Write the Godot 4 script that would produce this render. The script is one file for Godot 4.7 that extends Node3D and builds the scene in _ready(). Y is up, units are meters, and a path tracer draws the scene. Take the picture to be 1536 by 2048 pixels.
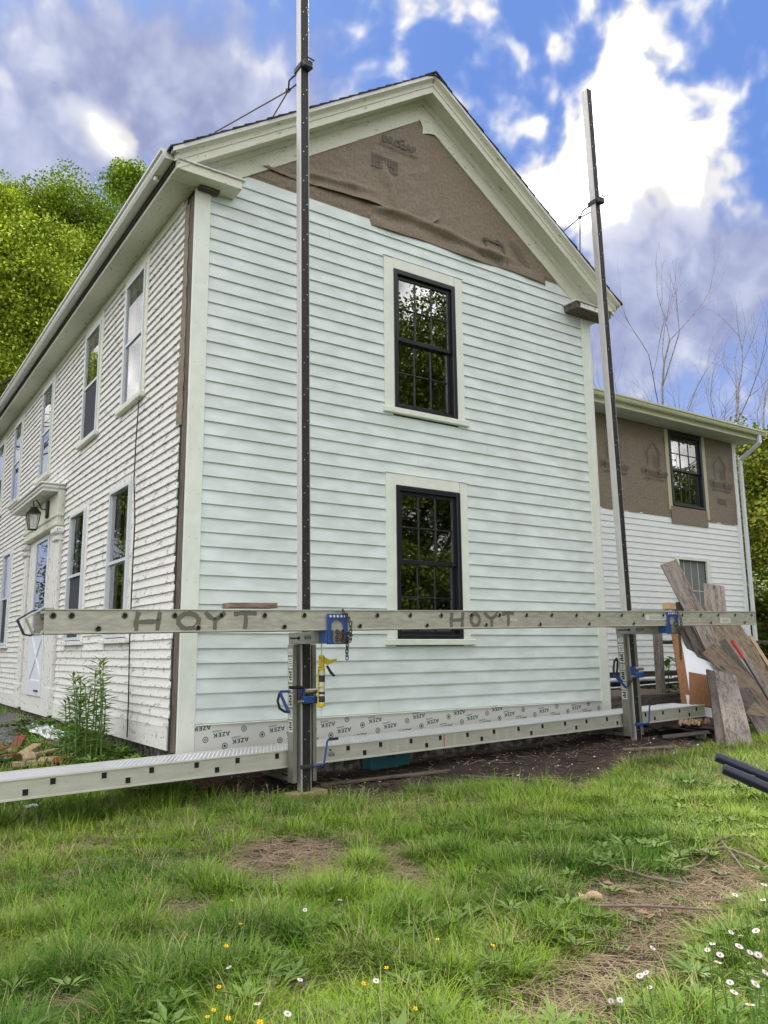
extends Node3D

# ---------------------------------------------------------------- camera model (from the photograph's vanishing points)
const CAM := Vector3(-2.481, 0.8485, 6.8299)
const YAW := -0.5974
const PITCH := 0.1723
const ROLL := -0.0091
const FOC := 1594.9
const W := 5.5          # width of the gable wall
const AX := 2.75        # ridge
const SLOPE := 0.684
const SOF := 5.256      # height of the eave soffit
const OV := 0.23        # rake overhang
const OVX := 0.27       # eave overhang
const BACK := -12.6     # rear end of the long wall

var rng := RandomNumberGenerator.new()
var cam_basis := Basis()
var M := {}
var taken := {}

func ray(px: float, py: float) -> Vector3:
	return (cam_basis * Vector3((px - 768.0) / FOC, -(py - 1024.0) / FOC, -1.0)).normalized()

func on(px: float, py: float, axis: int, val: float) -> Vector3:
	var v := ray(px, py)
	return CAM + v * ((val - CAM[axis]) / v[axis])

func on_ground(px: float, py: float) -> Vector3:
	var y := -0.3
	var p := Vector3.ZERO
	for i in 8:
		p = on(px, py, 1, y)
		y = ground_y(p.x, p.z)
	return p

func ground_y(x: float, z: float) -> float:
	var y := -0.34 + 0.035 * clampf(x, -2.0, 5.0)
	y += 0.09 * smoothstep(0.55, 0.05, z) * smoothstep(-1.2, 0.4, x) * smoothstep(1.7, 0.7, x)
	y += 0.17 * smoothstep(0.3, -1.2, z) * smoothstep(0.6, -0.3, x) 
	y += 0.012 * sin(x * 2.7 + z * 1.3) + 0.010 * sin(x * 1.1 - z * 3.1 + 1.0)
	return y

# ---------------------------------------------------------------- node helpers
func numbered(called: String) -> String:
	if not taken.has(called):
		taken[called] = 0
		return called
	taken[called] += 1
	return "%s_%03d" % [called, taken[called]]

func tag(o: Node, label: String, category: String, group := "") -> Node:
	o.set_meta("label", label)
	o.set_meta("category", category)
	if group != "":
		o.set_meta("group", group)
	return o

func thing(called: String, label: String, category: String, at := Vector3.ZERO, group := "") -> Node3D:
	var o := Node3D.new()
	o.name = numbered(called)
	add_child(o)
	o.position = at
	tag(o, label, category, group)
	return o

func obj(called: String, s, m: Material, parent: Node = null) -> MeshInstance3D:
	var o := MeshInstance3D.new()
	o.mesh = s.commit() if s is SurfaceTool else s
	o.material_override = m
	if parent == null:
		o.name = numbered(called)
		add_child(o)
	else:
		o.name = called
		parent.add_child(o, true)
	return o

func structure(called: String, s, m: Material) -> MeshInstance3D:
	var o := obj(called, s, m)
	o.set_meta("kind", "structure")
	return o

func group_node(called: String, parent: Node) -> Node3D:
	var o := Node3D.new()
	o.name = called
	parent.add_child(o, true)
	return o

# ---------------------------------------------------------------- shape helpers
func mb() -> SurfaceTool:
	var s := SurfaceTool.new()
	s.begin(Mesh.PRIMITIVE_TRIANGLES)
	return s

func tri(s: SurfaceTool, a: Vector3, b: Vector3, c: Vector3, n: Vector3, ua := Vector2.ZERO, ub := Vector2.ZERO, uc := Vector2.ZERO) -> void:
	if (a - c).cross(a - b).dot(n) < 0.0:
		var t := b
		b = c
		c = t
		var u := ub
		ub = uc
		uc = u
	s.set_normal(n)
	s.set_uv(ua)
	s.add_vertex(a)
	s.set_normal(n)
	s.set_uv(ub)
	s.add_vertex(b)
	s.set_normal(n)
	s.set_uv(uc)
	s.add_vertex(c)

func quad(s: SurfaceTool, a: Vector3, b: Vector3, c: Vector3, d: Vector3, out_dir: Vector3, uv: Array = []) -> void:
	var n := (a - c).cross(a - b)
	if n.length_squared() < 1e-16:
		n = (a - d).cross(a - c)
	if n.length_squared() < 1e-16:
		return
	n = n.normalized()
	if n.dot(out_dir) < 0.0:
		n = -n
	if uv.size() == 4:
		tri(s, a, b, c, n, uv[0], uv[1], uv[2])
		tri(s, a, c, d, n, uv[0], uv[2], uv[3])
	else:
		tri(s, a, b, c, n)
		tri(s, a, c, d, n)

# box, size along its own axes, centred on xf; ch = chamfer; UVs in metres with u along the longest side
func bx(s: SurfaceTool, xf: Transform3D, size: Vector3, ch := 0.0, uo := Vector2.ZERO) -> void:
	var h := size * 0.5
	ch = minf(ch, minf(h.x, minf(h.y, h.z)) * 0.6)
	var lng := 0
	if size.y > size[lng]:
		lng = 1
	if size.z > size[lng]:
		lng = 2
	for ax in 3:
		var a1 := (ax + 1) % 3
		var a2 := (ax + 2) % 3
		var u := a1
		var v := a2
		if a2 == lng:
			u = a2
			v = a1
		for sg in [-1.0, 1.0]:
			var p: Array[Vector3] = []
			var uvs := []
			for k in [[-1, -1], [1, -1], [1, 1], [-1, 1]]:
				var q := Vector3.ZERO
				q[ax] = sg * h[ax]
				q[a1] = k[0] * (h[a1] - ch)
				q[a2] = k[1] * (h[a2] - ch)
				p.append(xf * q)
				uvs.append(uo + Vector2(q[u], q[v] + (0.37 * ax)))
			var n := Vector3.ZERO
			n[ax] = sg
			quad(s, p[0], p[1], p[2], p[3], xf.basis * n, uvs)
	if ch > 0.0:
		for ax in 3:
			var a1 := (ax + 1) % 3
			var a2 := (ax + 2) % 3
			for s1 in [-1.0, 1.0]:
				for s2 in [-1.0, 1.0]:
					var p: Array[Vector3] = []
					var uvs := []
					for k in [[-1.0, 0], [1.0, 0], [1.0, 1], [-1.0, 1]]:
						var q := Vector3.ZERO
						q[ax] = k[0] * (h[ax] - ch)
						q[a1] = s1 * (h[a1] - (ch if k[1] == 1 else 0.0))
						q[a2] = s2 * (h[a2] - (0.0 if k[1] == 1 else ch))
						p.append(xf * q)
						uvs.append(uo + Vector2(q[lng], q[a1 if a1 != lng else a2]))
					var n := Vector3.ZERO
					n[a1] = s1
					n[a2] = s2
					quad(s, p[0], p[1], p[2], p[3], xf.basis * n, uvs)
		for s0 in [-1.0, 1.0]:
			for s1 in [-1.0, 1.0]:
				for s2 in [-1.0, 1.0]:
					var sg := Vector3(s0, s1, s2)
					var pa := sg * Vector3(h.x, h.y - ch, h.z - ch)
					var pb := sg * Vector3(h.x - ch, h.y, h.z - ch)
					var pc := sg * Vector3(h.x - ch, h.y - ch, h.z)
					var nn := (xf.basis * sg).normalized()
					tri(s, xf * pa, xf * pb, xf * pc, nn, uo, uo, uo)

func at(x: float, y: float, z: float) -> Transform3D:
	return Transform3D(Basis(), Vector3(x, y, z))

# box by its two corners
func bb(s: SurfaceTool, lo: Vector3, hi: Vector3, ch := 0.0, uo := Vector2.ZERO) -> void:
	bx(s, Transform3D(Basis(), (lo + hi) * 0.5), (hi - lo).abs(), ch, uo)

# bar from a to b with a rectangular section: w across (along side), t along the face normal nrm
func bar(s: SurfaceTool, a: Vector3, b: Vector3, w: float, t: float, nrm: Vector3, ch := 0.0, uo := Vector2.ZERO) -> void:
	var x := (b - a).normalized()
	var z := (nrm - x * nrm.dot(x)).normalized()
	var y := z.cross(x)
	bx(s, Transform3D(Basis(x, y, z), (a + b) * 0.5), Vector3(a.distance_to(b), w, t), ch, uo)

func loft(s: SurfaceTool, a: Array, b: Array, caps := true) -> void:
	var ca := Vector3.ZERO
	var cb := Vector3.ZERO
	for p in a:
		ca += p
	for p in b:
		cb += p
	ca /= a.size()
	cb /= b.size()
	var mid := (ca + cb) * 0.5
	var length := ca.distance_to(cb)
	var n := a.size()
	var run := 0.0
	for i in n:
		var j := (i + 1) % n
		var p0: Vector3 = a[i]
		var p1: Vector3 = a[j]
		var p2: Vector3 = b[j]
		var p3: Vector3 = b[i]
		var e := p0.distance_to(p1)
		var fc := (p0 + p1 + p2 + p3) * 0.25
		quad(s, p0, p1, p2, p3, fc - mid - (cb - ca).normalized() * (fc - mid).dot((cb - ca).normalized()), [Vector2(0, run), Vector2(0, run + e), Vector2(length, run + e), Vector2(length, run)])
		run += e
	if caps:
		for k in range(1, n - 1):
			var q0: Vector3 = a[0]
			var q1: Vector3 = a[k]
			var q2: Vector3 = a[k + 1]
			if (q1 - q0).cross(q2 - q0).length_squared() > 1e-16:
				tri(s, q0, q1, q2, (ca - cb).normalized())
			q0 = b[0]
			q1 = b[k]
			q2 = b[k + 1]
			if (q1 - q0).cross(q2 - q0).length_squared() > 1e-16:
				tri(s, q0, q1, q2, (cb - ca).normalized())

# extruded outline: points in the xy plane of xf, depth along its z
func prism(s: SurfaceTool, pts: PackedVector2Array, xf: Transform3D, depth: float) -> void:
	var idx := Geometry2D.triangulate_polygon(pts)
	var n0 := xf.basis * Vector3(0, 0, -1)
	var c := Vector2.ZERO
	for p in pts:
		c += p
	c /= pts.size()
	for i in range(0, idx.size(), 3):
		for sd in 2:
			var q := []
			for k in 3:
				var p := pts[idx[i + k]]
				q.append(xf * Vector3(p.x, p.y, depth * sd))
			tri(s, q[0], q[1], q[2], (n0 if sd == 0 else -n0).normalized(), pts[idx[i]], pts[idx[i + 1]], pts[idx[i + 2]])
	var ccw := not Geometry2D.is_polygon_clockwise(pts)
	for i in pts.size():
		var p := pts[i]
		var q := pts[(i + 1) % pts.size()]
		var e := (q - p).normalized()
		var nn := Vector3(e.y, -e.x, 0) if ccw else Vector3(-e.y, e.x, 0)
		quad(s, xf * Vector3(p.x, p.y, 0), xf * Vector3(q.x, q.y, 0), xf * Vector3(q.x, q.y, depth), xf * Vector3(p.x, p.y, depth), xf.basis * nn)

# round tube through pts; r is a number or one radius for each point
func tube(s: SurfaceTool, pts: Array, r, sides := 8, caps := true) -> void:
	var n := pts.size()
	var rings := []
	var up := Vector3.UP
	var run := 0.0
	for i in n:
		var d: Vector3 = (pts[mini(i + 1, n - 1)] - pts[maxi(i - 1, 0)])
		if d.length_squared() < 1e-14:
			d = Vector3.UP
		d = d.normalized()
		if absf(d.dot(up)) > 0.97:
			up = Vector3(0.8, 0.1, 0.59).normalized()
		var x := up.cross(d).normalized()
		var y := d.cross(x)
		up = y
		var rad: float = r[i] if r is Array else r
		if i > 0:
			run += pts[i].distance_to(pts[i - 1])
		var ring := []
		for k in sides + 1:
			var a := TAU * k / sides
			var nn := x * cos(a) + y * sin(a)
			ring.append([pts[i] + nn * rad, nn, Vector2(run, float(k) / sides * 0.3)])
		rings.append(ring)
	for i in n - 1:
		for k in sides:
			var q := [rings[i][k], rings[i][k + 1], rings[i + 1][k + 1], rings[i + 1][k]]
			for t in [[0, 1, 2], [0, 2, 3]]:
				var f := [q[t[0]], q[t[1]], q[t[2]]]
				var fn: Vector3 = (f[0][0] - f[2][0]).cross(f[0][0] - f[1][0])
				if fn.dot(f[0][1] + f[1][1] + f[2][1]) < 0.0:
					f = [f[0], f[2], f[1]]
				for v in f:
					s.set_normal(v[1])
					s.set_uv(v[2])
					s.add_vertex(v[0])
	if caps:
		for e in 2:
			var ring: Array = rings[0 if e == 0 else n - 1]
			var d: Vector3 = (pts[0] - pts[1]) if e == 0 else (pts[n - 1] - pts[n - 2])
			for k in range(1, sides - 1):
				tri(s, ring[0][0], ring[k][0], ring[k + 1][0], d.normalized())

# wall panel in the plane of xf (u along x, height along y, thickness behind along -z) with rectangular openings [u0, y0, u1, y1]
func wall_panel(s: SurfaceTool, xf: Transform3D, u0: float, y0: float, u1: float, y1: float, t: float, holes: Array) -> void:
	var us := [u0, u1]
	var ys := [y0, y1]
	for h in holes:
		for u in [h[0], h[2]]:
			if u > u0 and u < u1 and not us.has(u):
				us.append(u)
		for y in [h[1], h[3]]:
			if y > y0 and y < y1 and not ys.has(y):
				ys.append(y)
	us.sort()
	ys.sort()
	for j in ys.size() - 1:
		var start := -1.0
		var open := false
		for i in us.size() - 1:
			var cu: float = (us[i] + us[i + 1]) * 0.5
			var cy: float = (ys[j] + ys[j + 1]) * 0.5
			var solid := true
			for h in holes:
				if cu > h[0] and cu < h[2] and cy > h[1] and cy < h[3]:
					solid = false
			if solid and not open:
				start = us[i]
				open = true
			if open and (not solid or i == us.size() - 2):
				var end: float = us[i + 1] if solid else us[i]
				bx(s, xf * at((start + end) * 0.5, (ys[j] + ys[j + 1]) * 0.5, -t * 0.5), Vector3(end - start, ys[j + 1] - ys[j], t))
				open = false

# spans of [a, b] left when the cuts are taken out
func spans(a: float, b: float, cuts: Array) -> Array:
	var out := [[a, b]]
	for c in cuts:
		var nxt := []
		for sp in out:
			if c[1] <= sp[0] or c[0] >= sp[1]:
				nxt.append(sp)
				continue
			if c[0] > sp[0]:
				nxt.append([sp[0], c[0]])
			if c[1] < sp[1]:
				nxt.append([c[1], sp[1]])
		out = nxt
	return out

func text_mesh(words: String, size: float, m: Material, parent: Node, xf: Transform3D, bold := true, called := "lettering", depth := 0.0008) -> MeshInstance3D:
	var f := SystemFont.new()
	f.font_names = PackedStringArray(["Droid Sans"])
	f.font_weight = 700 if bold else 400
	var t := TextMesh.new()
	t.text = words
	t.font = f
	t.font_size = 32
	t.pixel_size = size / 24.0
	t.depth = depth
	t.horizontal_alignment = HORIZONTAL_ALIGNMENT_CENTER
	t.vertical_alignment = VERTICAL_ALIGNMENT_CENTER
	var o := MeshInstance3D.new()
	o.mesh = t
	o.material_override = m
	o.name = called
	parent.add_child(o, true)
	o.transform = xf
	return o

# ---------------------------------------------------------------- textures and materials
func noise(seed_: int, freq: float, oct := 4, kind := FastNoiseLite.TYPE_SIMPLEX_SMOOTH) -> FastNoiseLite:
	var n := FastNoiseLite.new()
	n.seed = seed_
	n.noise_type = kind
	n.frequency = freq
	n.fractal_type = FastNoiseLite.FRACTAL_FBM
	n.fractal_octaves = oct
	return n

func as_tex(im: Image) -> ImageTexture:
	im.generate_mipmaps()
	return ImageTexture.create_from_image(im)

# seamless noise picture whose values run from lo to hi
func noise_tex(seed_: int, freq: float, lo: Color, hi: Color, size := 256, oct := 5, contrast := 1.0) -> ImageTexture:
	var g := noise(seed_, freq, oct).get_seamless_image(size, size)
	var im := Image.create(size, size, false, Image.FORMAT_RGB8)
	for y in size:
		for x in size:
			var v := clampf((g.get_pixel(x, y).r - 0.5) * contrast + 0.5, 0.0, 1.0)
			im.set_pixel(x, y, lo.lerp(hi, v))
	return as_tex(im)

func mat(called: String, c: Color, rough := 0.7, metal := 0.0) -> StandardMaterial3D:
	var m := StandardMaterial3D.new()
	m.resource_name = called
	m.albedo_color = c
	m.roughness = rough
	m.metallic = metal
	m.cull_mode = BaseMaterial3D.CULL_DISABLED
	M[called] = m
	return m

func lin(r: float, g: float, b: float) -> Color:
	return Color(r, g, b).linear_to_srgb()

func tri_tex(m: StandardMaterial3D, t: Texture2D, scale: Vector3, in_world := true) -> void:
	m.albedo_texture = t
	m.uv1_triplanar = true
	m.uv1_world_triplanar = in_world
	m.uv1_scale = scale

func relief(m: StandardMaterial3D, t: Texture2D, cm: float) -> void:
	m.heightmap_enabled = true
	m.heightmap_texture = t
	m.heightmap_scale = cm

# ---------------------------------------------------------------- sky: blue air, grey sheets and bright cumulus, one function for every direction
var sky_a := FastNoiseLite.new()
var sky_b := FastNoiseLite.new()
var sky_c := FastNoiseLite.new()
var blobs := []
var ax_f := Vector3.ZERO
var ax_r := Vector3.ZERO

func blob(px: float, py: float, rx: float, ry: float, turn: float, amount: float, kind: int) -> void:
	var d := ray(px, py)
	var right := d.cross(Vector3.UP).normalized()
	var up := right.cross(d)
	var c := cos(turn)
	var s := sin(turn)
	blobs.append([d, (right * c + up * s) * (FOC / rx), (up * c - right * s) * (FOC / ry), amount, kind])

func setup_sky() -> void:
	sky_a = noise(11, 2.2, 5)
	sky_b = noise(23, 5.0, 5)
	sky_c = noise(37, 14.0, 4)
	# bright cumulus, from the photograph
	blob(1235, 365, 195, 125, 0.15, 1.6, 0)
	blob(1400, 360, 120, 90, -0.3, 0.85, 0)
	blob(1100, 370, 110, 90, 0.0, 0.75, 0)
	blob(1240, 225, 95, 60, -0.1, 1.25, 0)
	blob(1270, 70, 75, 100, 0.1, 0.95, 0)
	blob(1230, 130, 60, 70, 0.1, 0.5, 0)
	blob(860, 15, 115, 40, 0.1, 1.0, 0)
	blob(810, 120, 26, 45, 0.3, 0.6, 0)
	blob(1110, 95, 45, 45, -0.4, 0.62, 0)
	blob(1065, 250, 24, 20, 0.0, 0.75, 0)
	blob(940, 212, 30, 24, 0.2, 0.85, 0)
	blob(1175, 15, 28, 25, 0.0, 0.65, 0)
	blob(230, 300, 66, 84, 0.75, 1.5, 0)
	blob(130, 190, 32, 75, 0.45, 0.8, 0)
	blob(190, 240, 25, 45, 0.5, 0.55, 0)
	blob(5, 150, 22, 24, 0.0, 0.6, 0)
	blob(500, 125, 50, 22, -0.35, 0.45, 0)
	blob(-1150, 560, 420, 260, 0.1, 1.0, 0)     # the cloud that the old upper windows mirror
	# grey cloud
	blob(1430, 520, 190, 130, 0.05, 1.6, 1)
	blob(1290, 640, 260, 130, 0.0, 1.1, 1)
	blob(100, 310, 220, 160, 0.5, 1.35, 1)
	blob(330, 170, 210, 150, -0.4, 1.3, 1)
	blob(60, 60, 150, 90, 0.5, 0.6, 1)
	blob(560, 270, 170, 100, -0.2, 1.0, 1)
	blob(640, 180, 70, 130, 0.2, 0.45, 1)

func sky_at(d: Vector3) -> Color:
	var up := maxf(d.y, 0.0)
	var warp := Vector3(sky_a.get_noise_3dv(d * 1.6 + Vector3(3, 0, 0)), sky_a.get_noise_3dv(d * 1.6 + Vector3(0, 7, 0)), sky_a.get_noise_3dv(d * 1.6 + Vector3(0, 0, 5)))
	var q := d + warp * 0.035
	var n1 := sky_b.get_noise_3dv(q * 1.5)
	var n2 := sky_c.get_noise_3dv(q * 1.5)
	var bright := 0.0
	var grey := 0.0
	for b in blobs:
		var cosd: float = d.dot(b[0])
		if cosd < 0.8:
			continue
		var x: float = d.dot(b[1]) + warp.x * 0.6
		var y: float = d.dot(b[2]) + warp.y * 0.6
		var w: float = exp(-(x * x + y * y) * 1.5) * b[3]
		if b[4] == 0:
			bright += w
		else:
			grey += w
	# unseen broken cloud beyond the picture, made whiter and denser to light the gable
	var far := smoothstep(0.62, 0.40, d.dot(ax_f))
	bright += far * (1.12 + 0.9 * sky_a.get_noise_3dv(d * 2.1 + Vector3(9, 2, 4)))
	grey += far * (0.16 + 1.0 * sky_a.get_noise_3dv(d * 1.7 + Vector3(1, 8, 2)))
	grey += 0.5 * smoothstep(0.35, 0.08, d.y)
	bright = minf(bright, 1.6)
	var e := n1 * 0.80 + n2 * 0.85
	var dens := bright + e * 0.85
	var cb := smoothstep(0.26, 0.86, dens)
	cb *= cb * (1.0 - 0.8 * smoothstep(0.55, 1.15, grey) * smoothstep(1.5, 0.6, bright))
	var thin := smoothstep(0.05, 0.85, bright + e * 1.0) * 0.42
	var cg := smoothstep(0.12, 1.0, grey + e * 0.5)
	var side := d.dot(ax_r)
	var zen := Color(0.170, 0.310, 0.75).lerp(Color(0.30, 0.45, 0.86), smoothstep(0.12, -0.35, side))
	var hor := Color(0.42, 0.53, 0.86)
	var c := hor.lerp(zen, smoothstep(0.12, 0.5, up))
	var gcol := Color(0.33, 0.365, 0.57).lerp(Color(0.60, 0.64, 0.82), clampf(0.42 + n1 * 0.9 + n2 * 0.6, 0.0, 1.0))
	c = c.lerp(Color(0.72, 0.78, 0.97), thin)
	c = c.lerp(gcol, cg * 0.92)
	var body := clampf(0.5 + n1 * 0.9 + n2 * 1.3, 0.0, 1.0)
	var glow := lerpf(0.84, 1.02, body) + 2.9 * smoothstep(0.62, 1.35, bright * 0.85 + e * 0.45 - grey * 0.35)
	c = c.lerp(Color(1.0, 0.985, 0.975) * glow, cb * (1.0 - 0.5 * cg * smoothstep(1.4, 0.7, bright)))
	c *= 0.455
	c.a = 1.0
	return c

func sky_dir(u: float, v: float) -> Vector3:
	var az := u * TAU
	var th := v * PI
	return Vector3(sin(az) * sin(th), cos(th), -cos(az) * sin(th))

func make_sky() -> Sky:
	setup_sky()
	var small := Image.create(512, 256, false, Image.FORMAT_RGBF)
	for y in 256:
		for x in 512:
			small.set_pixel(x, y, sky_at(sky_dir((x + 0.5) / 512.0, minf((y + 0.5) / 256.0, 0.4999))))
	small.resize(4096, 2048, Image.INTERPOLATE_CUBIC)
	# the same function at full detail where the camera looks
	var x0 := int(4096.0 * -4.0 / 360.0)
	var x1 := int(4096.0 * 74.0 / 360.0)
	var y0 := int(2048.0 * (90.0 - 50.0) / 180.0)
	var y1 := int(2048.0 * (90.0 - 1.0) / 180.0)
	for y in range(y0, y1):
		for x in range(x0, x1):
			small.set_pixel(posmod(x, 4096), y, sky_at(sky_dir((x + 0.5) / 4096.0, (y + 0.5) / 2048.0)))
	var pm := PanoramaSkyMaterial.new()
	pm.panorama = ImageTexture.create_from_image(small)
	var sky := Sky.new()
	sky.sky_material = pm
	return sky

func wood_texture(seed_: int, base: Array, size_x := 512, size_y := 256) -> Array:
	# weathered boards: long grain, darker checks, knots, silvery and brown patches; returns [colour, height]
	var grain := noise(seed_, 0.9, 4)
	var broad := noise(seed_ + 1, 0.02, 3)
	var im := Image.create(size_x, size_y, false, Image.FORMAT_RGB8)
	var hm := Image.create(size_x, size_y, false, Image.FORMAT_L8)
	var knots := []
	rng.seed = seed_
	for k in 5:
		knots.append(Vector3(rng.randf() * size_x, rng.randf() * size_y, rng.randf_range(5, 11)))
	for y in size_y:
		for x in size_x:
			var fx := float(x)
			var fy := float(y)
			var kd := 0.0
			for k: Vector3 in knots:
				var dx := (fx - k.x) / (k.z * 2.2)
				var dy := (fy - k.y) / k.z
				var r2 := dx * dx + dy * dy
				if r2 < 9.0:
					kd = maxf(kd, exp(-r2 * 1.6))
					fy += dy * exp(-r2 * 0.5) * k.z * 0.9
			var ang := TAU * fx / size_x
			var g := grain.get_noise_3d(cos(ang) * 2.2, sin(ang) * 2.2, fy * 0.16)
			var g2 := grain.get_noise_3d(cos(ang) * 6.0, sin(ang) * 6.0, fy * 0.55 + 40.0)
			var b := broad.get_noise_3d(cos(ang) * 16.0, sin(ang) * 16.0, fy * 1.6) * 1.7
			var v := clampf(0.5 + g * 0.95 + g2 * 0.5, 0.0, 1.0)
			var c: Color = base[0].lerp(base[1], v)
			c = c.lerp(base[2], clampf(0.35 + b, 0.0, 1.0) * 0.7)
			c = c.lerp(base[3], clampf(kd * 1.1, 0.0, 0.9))
			im.set_pixel(x, y, c.linear_to_srgb())
			var hv := clampf(v - kd * 0.3, 0.0, 1.0)
			hm.set_pixel(x, y, Color(hv, hv, hv))
	return [as_tex(im), as_tex(hm)]

func peel_texture(seed_: int, amount: float) -> Array:
	# old white paint: fine horizontal cracks, lifted flakes, bare grey wood; 8 rows of boards, more wear along each lower edge
	var sx := 1024
	var sy := 512
	var im := Image.create(sx, sy, false, Image.FORMAT_RGB8)
	var hm := Image.create(sx, sy, false, Image.FORMAT_L8)
	var a := noise(seed_, 0.012, 5)
	var b := noise(seed_ + 5, 0.03, 4)
	var c := noise(seed_ + 9, 0.006, 3)
	for y in sy:
		var row := y / 64
		var v := float(y % 64) / 64.0        # 1 at the lower edge of a board
		for x in sx:
			var fx := float(x)
			var fy := float(y)
			var wear := c.get_noise_2d(fx, fy * 2.0 + row * 137.0)
			var n := a.get_noise_2d(fx * 0.7, fy * 6.0 + row * 311.0)
			var m := b.get_noise_2d(fx * 0.5, fy * 3.6 + row * 57.0)
			var edge := smoothstep(0.72, 1.0, v)
			var bare := smoothstep(0.46, 0.52, m * 0.75 + wear * 0.85 + edge * 0.14 + amount)
			var crack := smoothstep(0.026, 0.006, absf(n)) * smoothstep(0.10, 0.36, wear + amount + edge * 0.12 + m * 0.2)
			var p := 0.74 + 0.06 * m + 0.06 * wear
			var col := Color(p, p * 0.995, p * 0.955)
			var wood := Color(0.24, 0.225, 0.21).lerp(Color(0.40, 0.385, 0.37), clampf(0.5 + n * 1.4, 0, 1))
			col = col.lerp(wood, bare)
			col = col.lerp(Color(0.17, 0.155, 0.14), crack * 0.9)
			im.set_pixel(x, y, col.linear_to_srgb())
			var hv := 0.8 - 0.6 * bare - 0.5 * crack + 0.12 * smoothstep(0.07, 0.03, absf(n)) + 0.06 * m
			hm.set_pixel(x, y, Color(hv, hv, hv))
	return [as_tex(im), as_tex(hm)]

func wrap_texture() -> Array:
	# brown building wrap with a fine embossed pattern
	var s := 512
	var im := Image.create(s, s, false, Image.FORMAT_RGB8)
	var hm := Image.create(s, s, false, Image.FORMAT_L8)
	var a := noise(71, 0.012, 5).get_seamless_image(s, s)
	var f := noise(72, 0.12, 3).get_seamless_image(s, s)
	for y in s:
		for x in s:
			var n := a.get_pixel(x, y).r
			var q := f.get_pixel(x, y).r
			var d := sin(TAU * x / 16.0 + (PI if (y / 8) % 2 == 0 else 0.0)) * sin(TAU * y / 16.0)
			var c := Color(0.175, 0.140, 0.098).lerp(Color(0.245, 0.198, 0.142), clampf((n - 0.5) * 1.6 + 0.5 + (q - 0.5) * 0.5, 0, 1))
			im.set_pixel(x, y, c.linear_to_srgb())
			var h := clampf(0.5 + d * 0.35 + (q - 0.5) * 0.5, 0, 1)
			hm.set_pixel(x, y, Color(h, h, h))
	return [as_tex(im), as_tex(hm)]

func metal_texture(seed_: int, lo: float, hi: float, tint: Color) -> ImageTexture:
	# mill-finish aluminium: drawn streaks along u, smudges and specks
	var sx := 512
	var sy := 256
	var im := Image.create(sx, sy, false, Image.FORMAT_RGB8)
	var a := noise(seed_, 0.02, 4)
	var b := noise(seed_ + 2, 0.35, 2)
	var c := noise(seed_ + 3, 0.09, 4)
	for y in sy:
		for x in sx:
			var ang := TAU * x / sx
			var st := a.get_noise_3d(cos(ang) * 20.0, sin(ang) * 20.0, y * 6.0)
			var sm := a.get_noise_3d(cos(ang) * 60.0 + 300.0, sin(ang) * 60.0, y * 1.4)
			var sp := c.get_noise_3d(cos(ang) * 80.0, sin(ang) * 80.0, y * 1.0)
			var v := clampf(0.55 + st * 0.14 + sm * 0.75, 0.0, 1.0)
			var k := lerpf(lo, hi, v)
			if sp > 0.5:
				k *= 0.72
			im.set_pixel(x, y, Color(k * tint.r, k * tint.g, k * tint.b).linear_to_srgb())
	return as_tex(im)

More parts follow.
